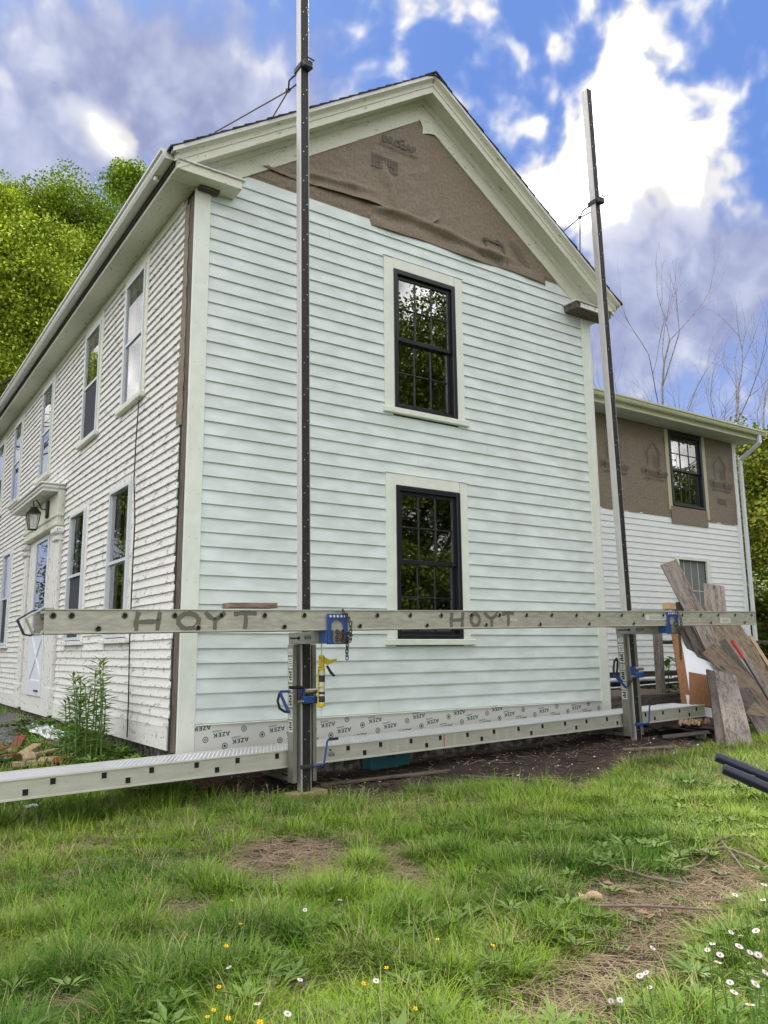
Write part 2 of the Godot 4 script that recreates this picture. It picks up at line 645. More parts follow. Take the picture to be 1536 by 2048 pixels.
func make_materials() -> void:
	var m: StandardMaterial3D
	var mottle := noise_tex(5, 0.02, Color(0.965, 0.965, 0.965), Color(1, 1, 1), 256, 5, 1.6)
	var fine := noise_tex(6, 0.15, Color(0.35, 0.35, 0.35), Color(0.65, 0.65, 0.65), 256, 3, 1.5)
	m = mat("primed_siding", lin(0.69, 0.76, 0.755), 0.5)
	tri_tex(m, noise_tex(8, 0.025, Color(0.925, 0.925, 0.915), Color(1, 1, 1), 256, 6, 1.7), Vector3(0.31, 0.9, 0.31))
	m = mat("composite_trim", lin(0.73, 0.775, 0.70), 0.45)
	tri_tex(m, mottle, Vector3(1.1, 0.9, 1.1))
	m = mat("vinyl", lin(0.79, 0.825, 0.835), 0.42)
	tri_tex(m, mottle, Vector3(0.6, 2.2, 0.6))
	m = mat("gutter_metal", lin(0.66, 0.67, 0.62), 0.38)
	tri_tex(m, mottle, Vector3(1.5, 1.5, 0.8))
	m = mat("wing_gutter_paint", lin(0.60, 0.63, 0.44), 0.42)
	tri_tex(m, mottle, Vector3(1.5, 1.5, 1.5))
	m = mat("nail_metal", lin(0.33, 0.34, 0.33), 0.6)
	m = mat("black_frame", lin(0.012, 0.013, 0.018), 0.32)
	m = mat("storm_frame", lin(0.62, 0.66, 0.70), 0.4)
	m = mat("screen_or_painted_glass", lin(0.035, 0.04, 0.055), 0.85)
	m = mat("glass", Color(1, 1, 1, 0.0), 0.0)
	m.transparency = BaseMaterial3D.TRANSPARENCY_ALPHA
	m.refraction_enabled = true
	m.refraction_scale = 0.12
	m = mat("storm_glass", Color(1, 1, 1, 0.0), 0.0)
	m.transparency = BaseMaterial3D.TRANSPARENCY_ALPHA
	m.refraction_enabled = true
	m.refraction_scale = 0.12
	m = mat("curtain", lin(0.50, 0.51, 0.47), 0.9)
	m.backlight = Color(0.3, 0.3, 0.3)
	m = mat("room_paint", lin(0.24, 0.20, 0.155), 0.9)
	m = mat("sheathing", lin(0.10, 0.078, 0.058), 0.9)
	tri_tex(m, noise_tex(14, 0.06, Color(0.4, 0.38, 0.36), Color(1, 1, 1), 256, 5, 2.4), Vector3(3.0, 1.0, 3.0))
	m = mat("tar_paper", lin(0.018, 0.017, 0.017), 0.9)
	m = mat("foundation_stone", lin(0.16, 0.15, 0.135), 0.9)
	tri_tex(m, noise_tex(15, 0.03, Color(0.45, 0.43, 0.4), Color(1, 1, 1), 256, 5, 2.0), Vector3(1.2, 1.2, 1.2))
	var p := peel_texture(101, 0.0)
	m = mat("peeling_paint", Color.WHITE, 0.6)
	m.albedo_texture = p[0]
	relief(m, p[1], 0.28)
	var p2 := peel_texture(131, -0.13)
	m = mat("worn_trim_paint", lin(0.88, 0.90, 0.78), 0.55)
	m.albedo_texture = p2[0]
	relief(m, p2[1], 0.2)
	m.uv1_scale = Vector3(0.8, 1.5, 1.0)
	m = mat("soffit_paint", lin(0.88, 0.90, 0.78), 0.6)
	m.albedo_texture = p2[0]
	m.uv1_scale = Vector3(0.45, 1.1, 1.0)
	m = mat("rotten_wood", lin(0.5, 0.47, 0.43), 0.9)
	var w := wrap_texture()
	m = mat("house_wrap", Color.WHITE, 0.62)
	m.albedo_texture = w[0]
	m.uv1_scale = Vector3(3.0, 3.0, 3.0)
	relief(m, w[1], 0.22)
	m = mat("wing_wrap", Color.WHITE, 0.6)
	m.albedo_texture = w[0]
	m.uv1_scale = Vector3(3.0, 3.0, 3.0)
	relief(m, w[1], 0.1)
	m = mat("wrap_print", lin(0.105, 0.090, 0.076), 0.65)
	m = mat("board_print", lin(0.022, 0.026, 0.075), 0.55)
	m = mat("print_film", lin(0.60, 0.61, 0.57), 0.35)
	m = mat("flashing_tape", lin(0.46, 0.44, 0.30), 0.5)
	m = mat("shingle", lin(0.05, 0.052, 0.058), 0.9)
	tri_tex(m, noise_tex(16, 0.2, Color(0.5, 0.5, 0.5), Color(1, 1, 1), 256, 3, 2.0), Vector3(2.0, 2.0, 2.0))
	var g := wood_texture(301, [Color(0.075, 0.058, 0.047), Color(0.30, 0.255, 0.22), Color(0.34, 0.30, 0.27), Color(0.05, 0.038, 0.03)])
	m = mat("grey_board", Color.WHITE, 0.85)
	m.albedo_texture = g[0]
	m.uv1_scale = Vector3(0.7, 1.6, 1.0)
	relief(m, g[1], 0.25)
	M["rotten_wood"].albedo_texture = g[0]
	M["rotten_wood"].uv1_scale = Vector3(1.0, 2.0, 1.0)
	relief(M["rotten_wood"], g[1], 0.3)
	var g2 := wood_texture(331, [Color(0.08, 0.056, 0.038), Color(0.28, 0.215, 0.155), Color(0.25, 0.205, 0.16), Color(0.05, 0.036, 0.026)])
	m = mat("brown_board", Color.WHITE, 0.85)
	m.albedo_texture = g2[0]
	m.uv1_scale = Vector3(0.6, 1.4, 1.0)
	relief(m, g2[1], 0.25)
	m = mat("dark_board", lin(0.40, 0.38, 0.37), 0.85)
	m.albedo_texture = g[0]
	m.uv1_scale = Vector3(0.8, 1.8, 1.0)
	relief(m, g[1], 0.25)
	var g3 := wood_texture(351, [Color(0.30, 0.20, 0.11), Color(0.47, 0.35, 0.21), Color(0.42, 0.31, 0.19), Color(0.15, 0.08, 0.04)])
	m = mat("fresh_lumber", Color.WHITE, 0.75)
	m.albedo_texture = g3[0]
	m.uv1_scale = Vector3(1.5, 3.0, 1.0)
	m = mat("red_scrap", lin(0.52, 0.20, 0.17), 0.8)
	m.albedo_texture = g3[0]
	m = mat("plywood", lin(0.62, 0.40, 0.28), 0.8)
	m.albedo_texture = g3[0]
	m = mat("plank_metal", Color.WHITE, 0.42, 0.35)
	m.albedo_texture = metal_texture(401, 0.48, 0.58, Color(1.0, 1.0, 0.88))
	m.uv1_scale = Vector3(0.6, 2.5, 1.0)
	m = mat("old_plank_metal", Color.WHITE, 0.5, 0.2)
	m.albedo_texture = metal_texture(411, 0.30, 0.48, Color(1.0, 0.985, 0.84))
	m.uv1_scale = Vector3(0.9, 4.0, 1.0)
	m = mat("deck_metal", Color.WHITE, 0.34, 0.75)
	m.albedo_texture = metal_texture(421, 0.55, 0.80, Color(0.95, 0.97, 1.0))
	m.uv1_scale = Vector3(0.8, 4.0, 1.0)
	m = mat("pole_metal", Color.WHITE, 0.40, 0.35)
	m.albedo_texture = metal_texture(431, 0.52, 0.64, Color(1.0, 0.97, 0.95))
	m.uv1_scale = Vector3(0.5, 4.0, 1.0)
	m = mat("jack_metal", Color.WHITE, 0.42, 0.5)
	m.albedo_texture = metal_texture(441, 0.19, 0.30, Color(1.0, 1.0, 0.86))
	m.uv1_scale = Vector3(0.9, 4.0, 1.0)
	m = mat("black_rubber", lin(0.020, 0.019, 0.021), 0.62)
	tri_tex(m, noise_tex(17, 0.05, Color(0.6, 0.6, 0.6), Color(1, 1, 1), 128, 4, 2.0), Vector3(6, 1.5, 6))
	m = mat("wing_print", lin(0.135, 0.115, 0.088), 0.65)
	m = mat("painted_reflection", lin(0.17, 0.18, 0.175), 0.8)  # flat grey that paints in the reflection of the wing window glass
	m = mat("hole_dark", lin(0.012, 0.011, 0.010), 0.9)
	m = mat("hole_rim", lin(0.22, 0.215, 0.19), 0.45, 0.6)
	m = mat("blue_enamel", lin(0.020, 0.065, 0.26), 0.35)
	m = mat("steel_chain", lin(0.075, 0.055, 0.042), 0.55, 0.6)
	m = mat("bright_steel", lin(0.50, 0.49, 0.46), 0.3, 0.9)
	m = mat("dark_steel", lin(0.055, 0.055, 0.06), 0.5, 0.5)
	m = mat("sticker_white", lin(0.62, 0.63, 0.58), 0.5)
	m = mat("sticker_grey", lin(0.30, 0.30, 0.28), 0.6)
	m = mat("sticker_worn", lin(0.46, 0.46, 0.38), 0.7)
	m = mat("sticker_ink", lin(0.03, 0.03, 0.032), 0.6)
	m = mat("sticker_orange", lin(0.55, 0.13, 0.03), 0.6)
	m = mat("smeared_paint", lin(0.13, 0.125, 0.10), 0.65)
	m = mat("gun_yellow", lin(0.62, 0.46, 0.012), 0.35)
	m = mat("teal_plastic", lin(0.025, 0.15, 0.16), 0.45)
	m = mat("white_plastic", lin(0.78, 0.79, 0.80), 0.4)
	m = mat("red_paint", lin(0.50, 0.045, 0.03), 0.4)
	m = mat("navy_rubber", lin(0.010, 0.013, 0.03), 0.4)
	m = mat("rope", lin(0.30, 0.29, 0.28), 0.9)
	m = mat("cable_rubber", lin(0.012, 0.012, 0.013), 0.6)
	m = mat("lamp_bronze", lin(0.030, 0.026, 0.024), 0.4, 0.6)
	m = mat("lamp_glass", Color(0.8, 0.78, 0.7, 0.15), 0.02)
	m.transparency = BaseMaterial3D.TRANSPARENCY_ALPHA
	m = mat("door_paint", lin(0.72, 0.755, 0.80), 0.4)
	m = mat("brick_clay", lin(0.24, 0.15, 0.11), 0.9)
	tri_tex(m, noise_tex(18, 0.1, Color(0.6, 0.6, 0.6), Color(1, 1, 1), 128, 4, 2.0), Vector3(5, 5, 5))
	m = mat("field_stone", lin(0.20, 0.19, 0.175), 0.9)
	tri_tex(m, noise_tex(19, 0.05, Color(0.5, 0.5, 0.5), Color(1, 1, 1), 128, 5, 2.2), Vector3(3, 3, 3))
	m = mat("bark", lin(0.13, 0.11, 0.095), 0.95)
	tri_tex(m, noise_tex(20, 0.06, Color(0.45, 0.45, 0.45), Color(1, 1, 1), 128, 5, 2.2), Vector3(2.5, 0.7, 2.5))
	m = mat("pale_bark", lin(0.42, 0.37, 0.32), 0.9)
	tri_tex(m, noise_tex(21, 0.06, Color(0.55, 0.55, 0.55), Color(1, 1, 1), 128, 5, 2.2), Vector3(2.5, 0.9, 2.5))
	m = mat("leaf", Color.WHITE, 0.6)
	m.metallic_specular = 0.35
	m.vertex_color_use_as_albedo = true
	m.backlight = Color(0.95, 1.0, 0.45)
	m = mat("grass_blade", Color.WHITE, 0.65)
	m.metallic_specular = 0.18
	m.vertex_color_use_as_albedo = true
	m.backlight = Color(0.6, 0.7, 0.3)
	m = mat("twig", lin(0.20, 0.155, 0.12), 0.9)
	m = mat("straw", Color.WHITE, 0.85)
	m.vertex_color_use_as_albedo = true
	m = mat("paint_flake", lin(0.68, 0.67, 0.64), 0.7)
	m = mat("petal", lin(0.70, 0.62, 0.78), 0.6)
	m.backlight = Color(0.5, 0.5, 0.5)
	m = mat("yellow_petal", lin(0.85, 0.55, 0.01), 0.35)
	m = mat("flower_eye", lin(0.62, 0.44, 0.04), 0.8)
	m = mat("stem_green", lin(0.10, 0.20, 0.035), 0.6)
	m = mat("dry_leaf", lin(0.26, 0.155, 0.095), 0.8)
	m = mat("fungus", lin(0.50, 0.34, 0.22), 0.7)
	m = mat("soil", Color.WHITE, 0.95)
	m.vertex_color_use_as_albedo = true
	tri_tex(m, noise_tex(22, 0.09, Color(0.30, 0.29, 0.28), Color(1, 1, 1), 512, 6, 2.4), Vector3(1.3, 1.3, 1.3))
	relief(m, noise_tex(24, 0.12, Color(0.1, 0.1, 0.1), Color(0.9, 0.9, 0.9), 256, 5, 2.0), 1.2)

# ---------------------------------------------------------------- the main house
# gable wall lies in z = 0 facing +z; the long wall lies in x = 0 facing -x
const UP_WINDOWS := [[1.38, 2.05], [3.18, 3.88], [5.9, 6.6], [8.4, 9.1], [10.25, 10.95]]
const LOW_WINDOWS := [[1.53, 2.27], [3.40, 4.14], [8.55, 9.25], [10.25, 10.95]]
const LT := Transform3D(Basis(Vector3(0, 0, -1), Vector3(0, 1, 0), Vector3(-1, 0, 0)), Vector3.ZERO)  # u runs back along the long wall, w runs out of it

func rake_y(x: float) -> float:
	return 7.335 - SLOPE * absf(x - AX)

func clapboard(y0: float, e: float, u0: float, u1: float, butt: float, xf: Transform3D, row := 0, rough := 0.0) -> SurfaceTool:
	# tapered board: thick lower edge standing proud of the board below
	var s := mb()
	var n := maxi(1, int((u1 - u0) / 0.3)) if rough > 0.0 else 1
	var uo := rng.randf() * 3.0
	var prev := []
	var off := rng.randf_range(-1, 1) * rough * 0.6
	for i in n + 1:
		var u := lerpf(u0, u1, float(i) / n)
		var j := off + rng.randf_range(-1, 1) * rough
		var zb := butt + rng.randf_range(0, 1) * rough * 0.8
		var cur := [xf * Vector3(u, y0 + j, 0.001), xf * Vector3(u, y0 + j, zb), xf * Vector3(u, y0 + e + 0.006 + off, 0.0025), u]
		if i > 0:
			var ua: float = (prev[3] + uo) / 1.3
			var ub: float = (u + uo) / 1.3
			var v1 := (row % 8 + 0.98) / 8.0
			var v0 := (row % 8 + 0.02) / 8.0
			quad(s, prev[1], cur[1], cur[2], prev[2], xf.basis.z, [Vector2(ua, v1), Vector2(ub, v1), Vector2(ub, v0), Vector2(ua, v0)])
			quad(s, prev[0], cur[0], cur[1], prev[1], Vector3.DOWN, [Vector2(ua, v1), Vector2(ub, v1), Vector2(ub, v1), Vector2(ua, v1)])
		if i == 0 or i == n:
			tri(s, cur[0], cur[1], cur[2], xf.basis.x * (-1.0 if i == 0 else 1.0), Vector2(0, 0.1), Vector2(0, 0.1), Vector2(0, 0.1))
		prev = cur
	return s

func glass_sheet(s: SurfaceTool, xf: Transform3D, c: Array) -> void:
	var a := []
	var b := []
	for p in c:
		a.append(xf * p)
		b.append(xf * (p - Vector3(0, 0, 0.004)))
	loft(s, b, a)

func hung_window(parent: Node, xf: Transform3D, u0: float, u1: float, y0: float, y1: float, trim := true) -> Node3D:
	# new black six-over-six window in the plane of xf; sashes set back in the frame
	var wd := group_node("window", parent)
	wd.set_meta("label", "black framed six over six double hung window")
	var cu := (u0 + u1) * 0.5
	var cy := (y0 + y1) * 0.5
	var mid := cy + 0.0
	if trim:
		var tw := 0.112
		for sd in 2:
			var s := mb()
			var x := (u0 - tw * 0.5) if sd == 0 else (u1 + tw * 0.5 - 0.003)
			bx(s, xf * at(x, cy + 0.06 - 0.0, 0.014), Vector3(tw + (0.03 if sd == 0 else 0.0), y1 - y0 + 0.12, 0.026), 0.002)
			obj("side_casing", s, M.composite_trim, wd)
		var s2 := mb()
		bx(s2, xf * at(cu - 0.008, y1 + 0.0645, 0.0155), Vector3(u1 - u0 - 0.004 + 0.0, 0.123, 0.0265), 0.002)
		obj("head_casing", s2, M.composite_trim, wd)
		s2 = mb()
		bx(s2, xf * at(cu - 0.006, y1 + 0.1285, 0.018), Vector3(u1 - u0 + 0.262, 0.005, 0.034), 0.001)
		obj("drip_cap", s2, M.composite_trim, wd)
		s2 = mb()
		bx(s2, xf * at(cu, y0 - 0.035, 0.030), Vector3(u1 - u0 + 0.30, 0.062, 0.060), 0.006)
		obj("sill", s2, M.composite_trim, wd)
	# frame
	var fw := 0.052
	var s := mb()
	for sd in 2:
		bx(s, xf * at((u0 + fw * 0.5) if sd == 0 else (u1 - fw * 0.5), cy, -0.03), Vector3(fw, y1 - y0, 0.13), 0.004)
	bx(s, xf * at(cu, y1 - fw * 0.5, -0.03), Vector3(u1 - u0 - 2 * fw, fw, 0.126), 0.004)
	bx(s, xf * at(cu, y0 + fw * 0.4, -0.03), Vector3(u1 - u0 - 2 * fw, fw * 0.8, 0.124), 0.004)
	obj("frame", s, M.black_frame, wd)
	for k in 2:
		var a := mid - 0.02 if k == 1 else y0 + fw * 0.8
		var b := y1 - fw if k == 1 else mid + 0.02
		var z := -0.018 if k == 1 else -0.05
		var rail := 0.042
		s = mb()
		var iu0 := u0 + fw
		var iu1 := u1 - fw
		for sd in 2:
			bx(s, xf * at((iu0 + rail * 0.5) if sd == 0 else (iu1 - rail * 0.5), (a + b) * 0.5, z), Vector3(rail, b - a, 0.032), 0.003)
		bx(s, xf * at((iu0 + iu1) * 0.5, a + rail * 0.5, z), Vector3(iu1 - iu0 - 2 * rail, rail, 0.031), 0.003)
		bx(s, xf * at((iu0 + iu1) * 0.5, b - rail * 0.5, z), Vector3(iu1 - iu0 - 2 * rail, rail, 0.031), 0.003)
		obj("sash", s, M.black_frame, wd)
		var gu0 := iu0 + rail
		var gu1 := iu1 - rail
		var ga := a + rail
		var gb := b - rail
		s = mb()
		for i in [1, 2]:
			bx(s, xf * at(lerpf(gu0, gu1, i / 3.0), (ga + gb) * 0.5, z), Vector3(0.016, gb - ga, 0.022), 0.003)
		bx(s, xf * at((gu0 + gu1) * 0.5, (ga + gb) * 0.5, z), Vector3(gu1 - gu0, 0.016, 0.0215), 0.003)
		obj("muntins", s, M.black_frame, wd)
		for i in 3:
			for j in 2:
				var p := mb()
				var pa := lerpf(gu0, gu1, i / 3.0)
				var pb := lerpf(gu0, gu1, (i + 1) / 3.0)
				var qa := lerpf(ga, gb, j / 2.0)
				var qb := lerpf(ga, gb, (j + 1) / 2.0)
				# each light sits a hair out of plane, as real panes do
				var tx := rng.randf_range(-1, 1) * 0.0012
				var ty := rng.randf_range(-1, 1) * 0.0012
				glass_sheet(p, xf, [Vector3(pa, qa, z - tx - ty), Vector3(pb, qa, z + tx - ty), Vector3(pb, qb, z + tx + ty), Vector3(pa, qb, z - tx + ty)])
				obj("pane", p, M.glass, wd)
	return wd

func storm_window(parent: Node, xf: Transform3D, u0: float, u1: float, y0: float, y1: float, screen: bool, lower: bool) -> void:
	# old opening with a white metal storm window standing in front of flat wooden casing
	var wd := group_node("window", parent)
	var cu := (u0 + u1) * 0.5
	var cy := (y0 + y1) * 0.5
	var s := mb()
	var cw := 0.095
	for sd in 2:
		bx(s, xf * at((u0 - cw * 0.5 - 0.012) if sd == 0 else (u1 + cw * 0.5 + 0.012), cy + 0.02, 0.012), Vector3(cw, y1 - y0 + 0.16, 0.032), 0.003, Vector2(rng.randf(), rng.randf()))
	bx(s, xf * at(cu, y1 + 0.062, 0.0125), Vector3(u1 - u0 + 0.024, 0.076, 0.030), 0.003, Vector2(rng.randf(), rng.randf()))
	obj("casing", s, M.peeling_paint if lower else M.worn_trim_paint, wd)
	s = mb()
	bx(s, xf * at(cu, y0 - 0.045, 0.03), Vector3(u1 - u0 + 0.25, 0.05, 0.085), 0.005, Vector2(rng.randf(), rng.randf()))
	obj("sill", s, M.peeling_paint if lower else M.worn_trim_paint, wd)
	s = mb()
	var fw := 0.030
	var d := 0.05 if lower else 0.034
	for sd in 2:
		bx(s, xf * at((u0 + fw * 0.5 - 0.012) if sd == 0 else (u1 - fw * 0.5 + 0.012), cy, d * 0.5 + 0.004), Vector3(fw, y1 - y0 + 0.02, d + 0.012), 0.002)
	bx(s, xf * at(cu, y1 - 0.008, d * 0.5 + 0.004), Vector3(u1 - u0 - 2 * fw + 0.024, 0.036, d + 0.010), 0.002)
	bx(s, xf * at(cu, y0 + 0.008, d * 0.5 + 0.004), Vector3(u1 - u0 - 2 * fw + 0.024, 0.036, d + 0.010), 0.002)
	bx(s, xf * at(cu, cy, d * 0.5 + 0.002), Vector3(u1 - u0 - 2 * fw + 0.024, 0.035, d * 0.6), 0.002)
	obj("storm_frame", s, M.storm_frame, wd)
	for k in 2:
		var a := cy + 0.0175 if k == 1 else y0 + 0.026
		var b := y1 - 0.026 if k == 1 else cy - 0.0175
		var p := mb()
		var z := 0.024 if k == 1 else 0.014
		var tx := rng.randf_range(-1, 1) * 0.002
		glass_sheet(p, xf, [Vector3(u0 + 0.018, a, z - tx), Vector3(u1 - 0.018, a, z + tx), Vector3(u1 - 0.018, b, z + tx), Vector3(u0 + 0.018, b, z - tx)])
		if k == 0 and screen:
			obj("screen_or_painted_glass", p, M.screen_or_painted_glass, wd)
		else:
			obj("pane", p, M.storm_glass, wd)
	# inner wooden sash and a curtain behind it
	s = mb()
	for sd in 2:
		bx(s, xf * at((u0 + 0.025) if sd == 0 else (u1 - 0.025), cy, -0.05), Vector3(0.05, y1 - y0, 0.035))
	bx(s, xf * at(cu, cy, -0.05), Vector3(u1 - u0 - 0.1, 0.04, 0.034))
	obj("sash", s, M.storm_frame, wd)
	s = mb()
	var nseg := 36
	var ca := y0 + 0.02
	var cb := y1 - 0.02
	if not lower:
		ca = y1 - 0.34
	for i in nseg:
		var ua := lerpf(u0 + 0.02, u1 - 0.02, float(i) / nseg)
		var ub := lerpf(u0 + 0.02, u1 - 0.02, float(i + 1) / nseg)
		if lower and i > nseg * 0.30 and i < nseg * 0.72:
			continue
		var za := -0.13 + 0.018 * sin(i * 1.9)
		var zb := -0.13 + 0.018 * sin((i + 1) * 1.9)
		quad(s, xf * Vector3(ua, ca, za), xf * Vector3(ub, ca, zb), xf * Vector3(ub, cb, zb), xf * Vector3(ua, cb, za), xf.basis.z)
	obj("curtain", s, M.curtain, wd)

func sheared(s: SurfaceTool, prof: Array, x0: float, x1: float, n := 1) -> void:
	# trim that follows the rake: profile of (z, height above the rake line), carried along x
	for i in n:
		var xa := lerpf(x0, x1, float(i) / n)
		var xb := lerpf(x0, x1, float(i + 1) / n)
		var a := []
		var b := []
		for p in prof:
			a.append(Vector3(xa, rake_y(xa) + p.y, p.x))
			b.append(Vector3(xb, rake_y(xb) + p.y, p.x))
		loft(s, a, b)

func build_house() -> Node3D:
	var h := thing("farmhouse", "white two storey gabled farmhouse being re-sided, scaffolding planks standing before its gable", "house")
	h.position = Vector3.ZERO
	var gxf := Transform3D.IDENTITY
	# --- walls with real openings, floors inside
	var holes := [[2.305, 3.447, 3.182, 5.062], [2.305, 0.971, 3.182, 2.586]]
	var s := mb()
	wall_panel(s, gxf, 0.0, 0.0, W, 5.3, 0.12, holes)
	for i in 12:   # gable triangle
		var a := lerpf(5.3, 7.3, i / 12.0)
		var b := lerpf(5.3, 7.3, (i + 1) / 12.0)
		var hx := maxf(0.0, (7.335 - a) / SLOPE)
		bb(s, Vector3(maxf(0.0, AX - hx), a, -0.12), Vector3(minf(W, AX + hx), b, 0.0))
	obj("gable_wall", s, M.sheathing, h)
	var lh := []
	for w in UP_WINDOWS:
		lh.append([w[0], 3.59, w[1], 5.05])
	for w in LOW_WINDOWS:
		lh.append([w[0], 1.02, w[1], 2.64])
	lh.append([5.43, 0.25, 6.38, 2.60])
	s = mb()
	wall_panel(s, LT, 0.12, 0.0, -BACK, 5.3, 0.12, lh)
	obj("long_wall", s, M.sheathing, h)
	s = mb()
	bb(s, Vector3(W - 0.12, 0.0, BACK), Vector3(W, 5.3, -0.121))
	bb(s, Vector3(0.121, 0.0, BACK), Vector3(W - 0.121, 6.0, BACK + 0.12))
	obj("rear_walls", s, M.vinyl, h)
	s = mb()
	bb(s, Vector3(0.121, 0.0, BACK + 0.121), Vector3(W - 0.121, 0.08, -0.121))
	bb(s, Vector3(0.121, 2.75, BACK + 0.121), Vector3(W - 0.121, 2.95, -0.121))
	bb(s, Vector3(0.121, 5.22, BACK + 0.121), Vector3(W - 0.121, 5.29, -0.121))
	bb(s, Vector3(1.7, 0.08, BACK + 0.121), Vector3(1.8, 2.75, -3.2))
	bb(s, Vector3(1.7, 2.95, BACK + 0.121), Vector3(1.8, 5.22, -3.2))
	bb(s, Vector3(0.121, 2.96, -4.9), Vector3(1.699, 5.21, -4.8))
	bb(s, Vector3(0.121, 0.09, -4.9), Vector3(1.699, 2.74, -4.8))
	bb(s, Vector3(1.7, 2.96, -3.2), Vector3(1.8, 5.21, -0.121))
	bb(s, Vector3(1.7, 0.09, -3.2), Vector3(1.8, 2.74, -0.121))
	obj("floors", s, M.room_paint, h)
	s = mb()
	bb(s, Vector3(0.05, -0.7, BACK + 0.05), Vector3(W - 0.05, 0.0, -0.05))
	obj("foundation", s, M.foundation_stone, h)

	# --- new siding on the gable, one mesh for each board
	var e := 0.13
	for k in 41:
		var y0 := 0.236 + e * k
		var cuts := []
		for o in holes:
			if y0 + e > o[1] - 0.01 and y0 < o[3] + 0.03:
				cuts.append([o[0] - 0.02, o[2] + 0.02])
		for sp in spans(0.135, W - 0.135, cuts):
			var ja: float = sp[0]
			if cuts.is_empty() and k % 2 == 0:      # long courses are butted from two boards
				ja = rng.randf_range(1.2, 4.4)
				obj("clapboard", clapboard(y0, e, sp[0], ja - 0.0022, 0.021, gxf), M.primed_siding, h)
			obj("clapboard", clapboard(y0 + rng.randf_range(-0.0012, 0.0012), e, ja, sp[1], 0.021, gxf), M.primed_siding, h)
	# water table with printed protective film
	s = mb()
	bb(s, Vector3(0.1515, 0.0, 0.001), Vector3(W - 0.1515, 0.222, 0.026), 0.002)
	var wt := obj("water_table", s, M.print_film, h)
	s = mb()
	bb(s, Vector3(0.1515, 0.222, 0.001), Vector3(W - 0.1515, 0.232, 0.044), 0.002)
	obj("drip_edge", s, M.composite_trim, h)
	azek_print(wt)
	for sd in 2:
		s = mb()
		var x0 := 0.0 if sd == 0 else W - 0.15
		bb(s, Vector3(x0 - (0.006 if sd == 0 else 0.0), -0.012, 0.0005), Vector3(x0 + 0.15, 5.25 if sd == 0 else 5.19, 0.03), 0.003)
		var cb := obj("corner_board", s, M.composite_trim, h)
		var ns := mb()
		for k in 13:
			for c in 2:
				var nx := x0 + (0.035 if c == 0 else 0.115) + rng.randf_range(-0.006, 0.006)
				bx(ns, at(nx, 0.25 + k * 0.405 + rng.randf_range(-0.02, 0.02), 0.0301), Vector3(0.007, 0.007, 0.0012), 0.0)
		obj("nail_heads", ns, M.nail_metal, cb).set_meta("kind", "stuff")
	# return of the corner board on the right-hand long wall
	s = mb()
	bb(s, Vector3(W, -0.02, -0.10), Vector3(W + 0.022, 5.2, 0.026), 0.003)
	obj("corner_board", s, M.storm_frame, h)
	hung_window(h, gxf, 2.303, 3.184, 3.445, 5.064)
	hung_window(h, gxf, 2.303, 3.184, 0.969, 2.588)

	# --- old siding of the long wall
	var oe := 0.0855
	var row := 0
	var far := mb()
	for k in 59:
		var y0 := 0.20 + oe * k
		if y0 > 5.19:
			break
		var ee := minf(oe, 5.25 - y0)
		var cuts := []
		for o in lh:
			if y0 + oe > o[1] - 0.07 and y0 < o[3] + 0.03:
				cuts.append([o[0] - 0.03, o[2] + 0.03])
		if y0 < 3.12:
			cuts.append([4.66, 7.16])
		var ragged := 0.165 + rng.randf_range(-0.02, 0.02)
		if y0 > 2.95:
			ragged = 0.205 + 0.05 * smoothstep(3.6, 3.0, y0) + rng.randf_range(-0.012, 0.012)
		for o in lh:
			var lo: float = o[1] - 0.072
			var hi: float = o[3] + 0.03
			if o[1] < 0.5:
				continue
			if y0 < lo - 0.006 and y0 + oe > lo:
				obj("clapboard", clapboard(y0, lo - y0, o[0] - 0.03, o[2] + 0.03, 0.018, LT, rng.randi() % 8, 0.0), M.peeling_paint, h)
			if y0 < hi and y0 + oe > hi + 0.006:
				obj("clapboard", clapboard(hi, y0 + oe - hi, o[0] - 0.03, o[2] + 0.03, 0.016, LT, rng.randi() % 8, 0.0), M.peeling_paint, h)
		for sp in spans(ragged, -BACK, cuts):
			row += 1
			var a: float = sp[0]
			var b: float = sp[1]
			# long runs are made of several boards butted together
			while b - a > 0.05:
				var c := b
				if b - a > 3.4:
					c = a + rng.randf_range(1.9, 3.0)
				var piece := clapboard(y0, ee, a, c - 0.002, 0.024, LT, rng.randi() % 8, 0.0030)
				if a < 4.9:
					obj("clapboard", piece, M.peeling_paint, h)
				else:
					far.append_from(piece.commit(), 0, Transform3D.IDENTITY)
				a = c
	var fo := obj("far_clapboards", far, M.peeling_paint, h)
	fo.set_meta("kind", "stuff")
	s = mb()
	for sp in [[0.20, 4.70], [7.12, 12.6]]:
		bx(s, LT * at((sp[0] + sp[1]) * 0.5, 0.105, 0.011), Vector3(sp[1] - sp[0], 0.20, 0.02), 0.003)
	obj("skirt_board", s, M.peeling_paint, h)
	# bare sheathing strip beside the new corner board: old planks, tar paper, a flap of wrap
	s = mb()
	bx(s, LT * at(0.06, 2.6, 0.004), Vector3(0.12, 5.2, 0.012), 0.002)
	obj("corner_stud", s, M.rotten_wood, h)
	s = mb()
	var last := 0.0
	for i in 46:
		var ya := 0.02 + i * 0.0665
		var wv := 0.185 + rng.randf_range(-0.025, 0.012)
		bx(s, LT * at(0.125 + (wv - 0.125) * 0.5, ya + 0.033, 0.006), Vector3(wv - 0.125, 0.064, 0.010))
	obj("tar_paper", s, M.tar_paper, h)
	s = mb()
	var prevp := []
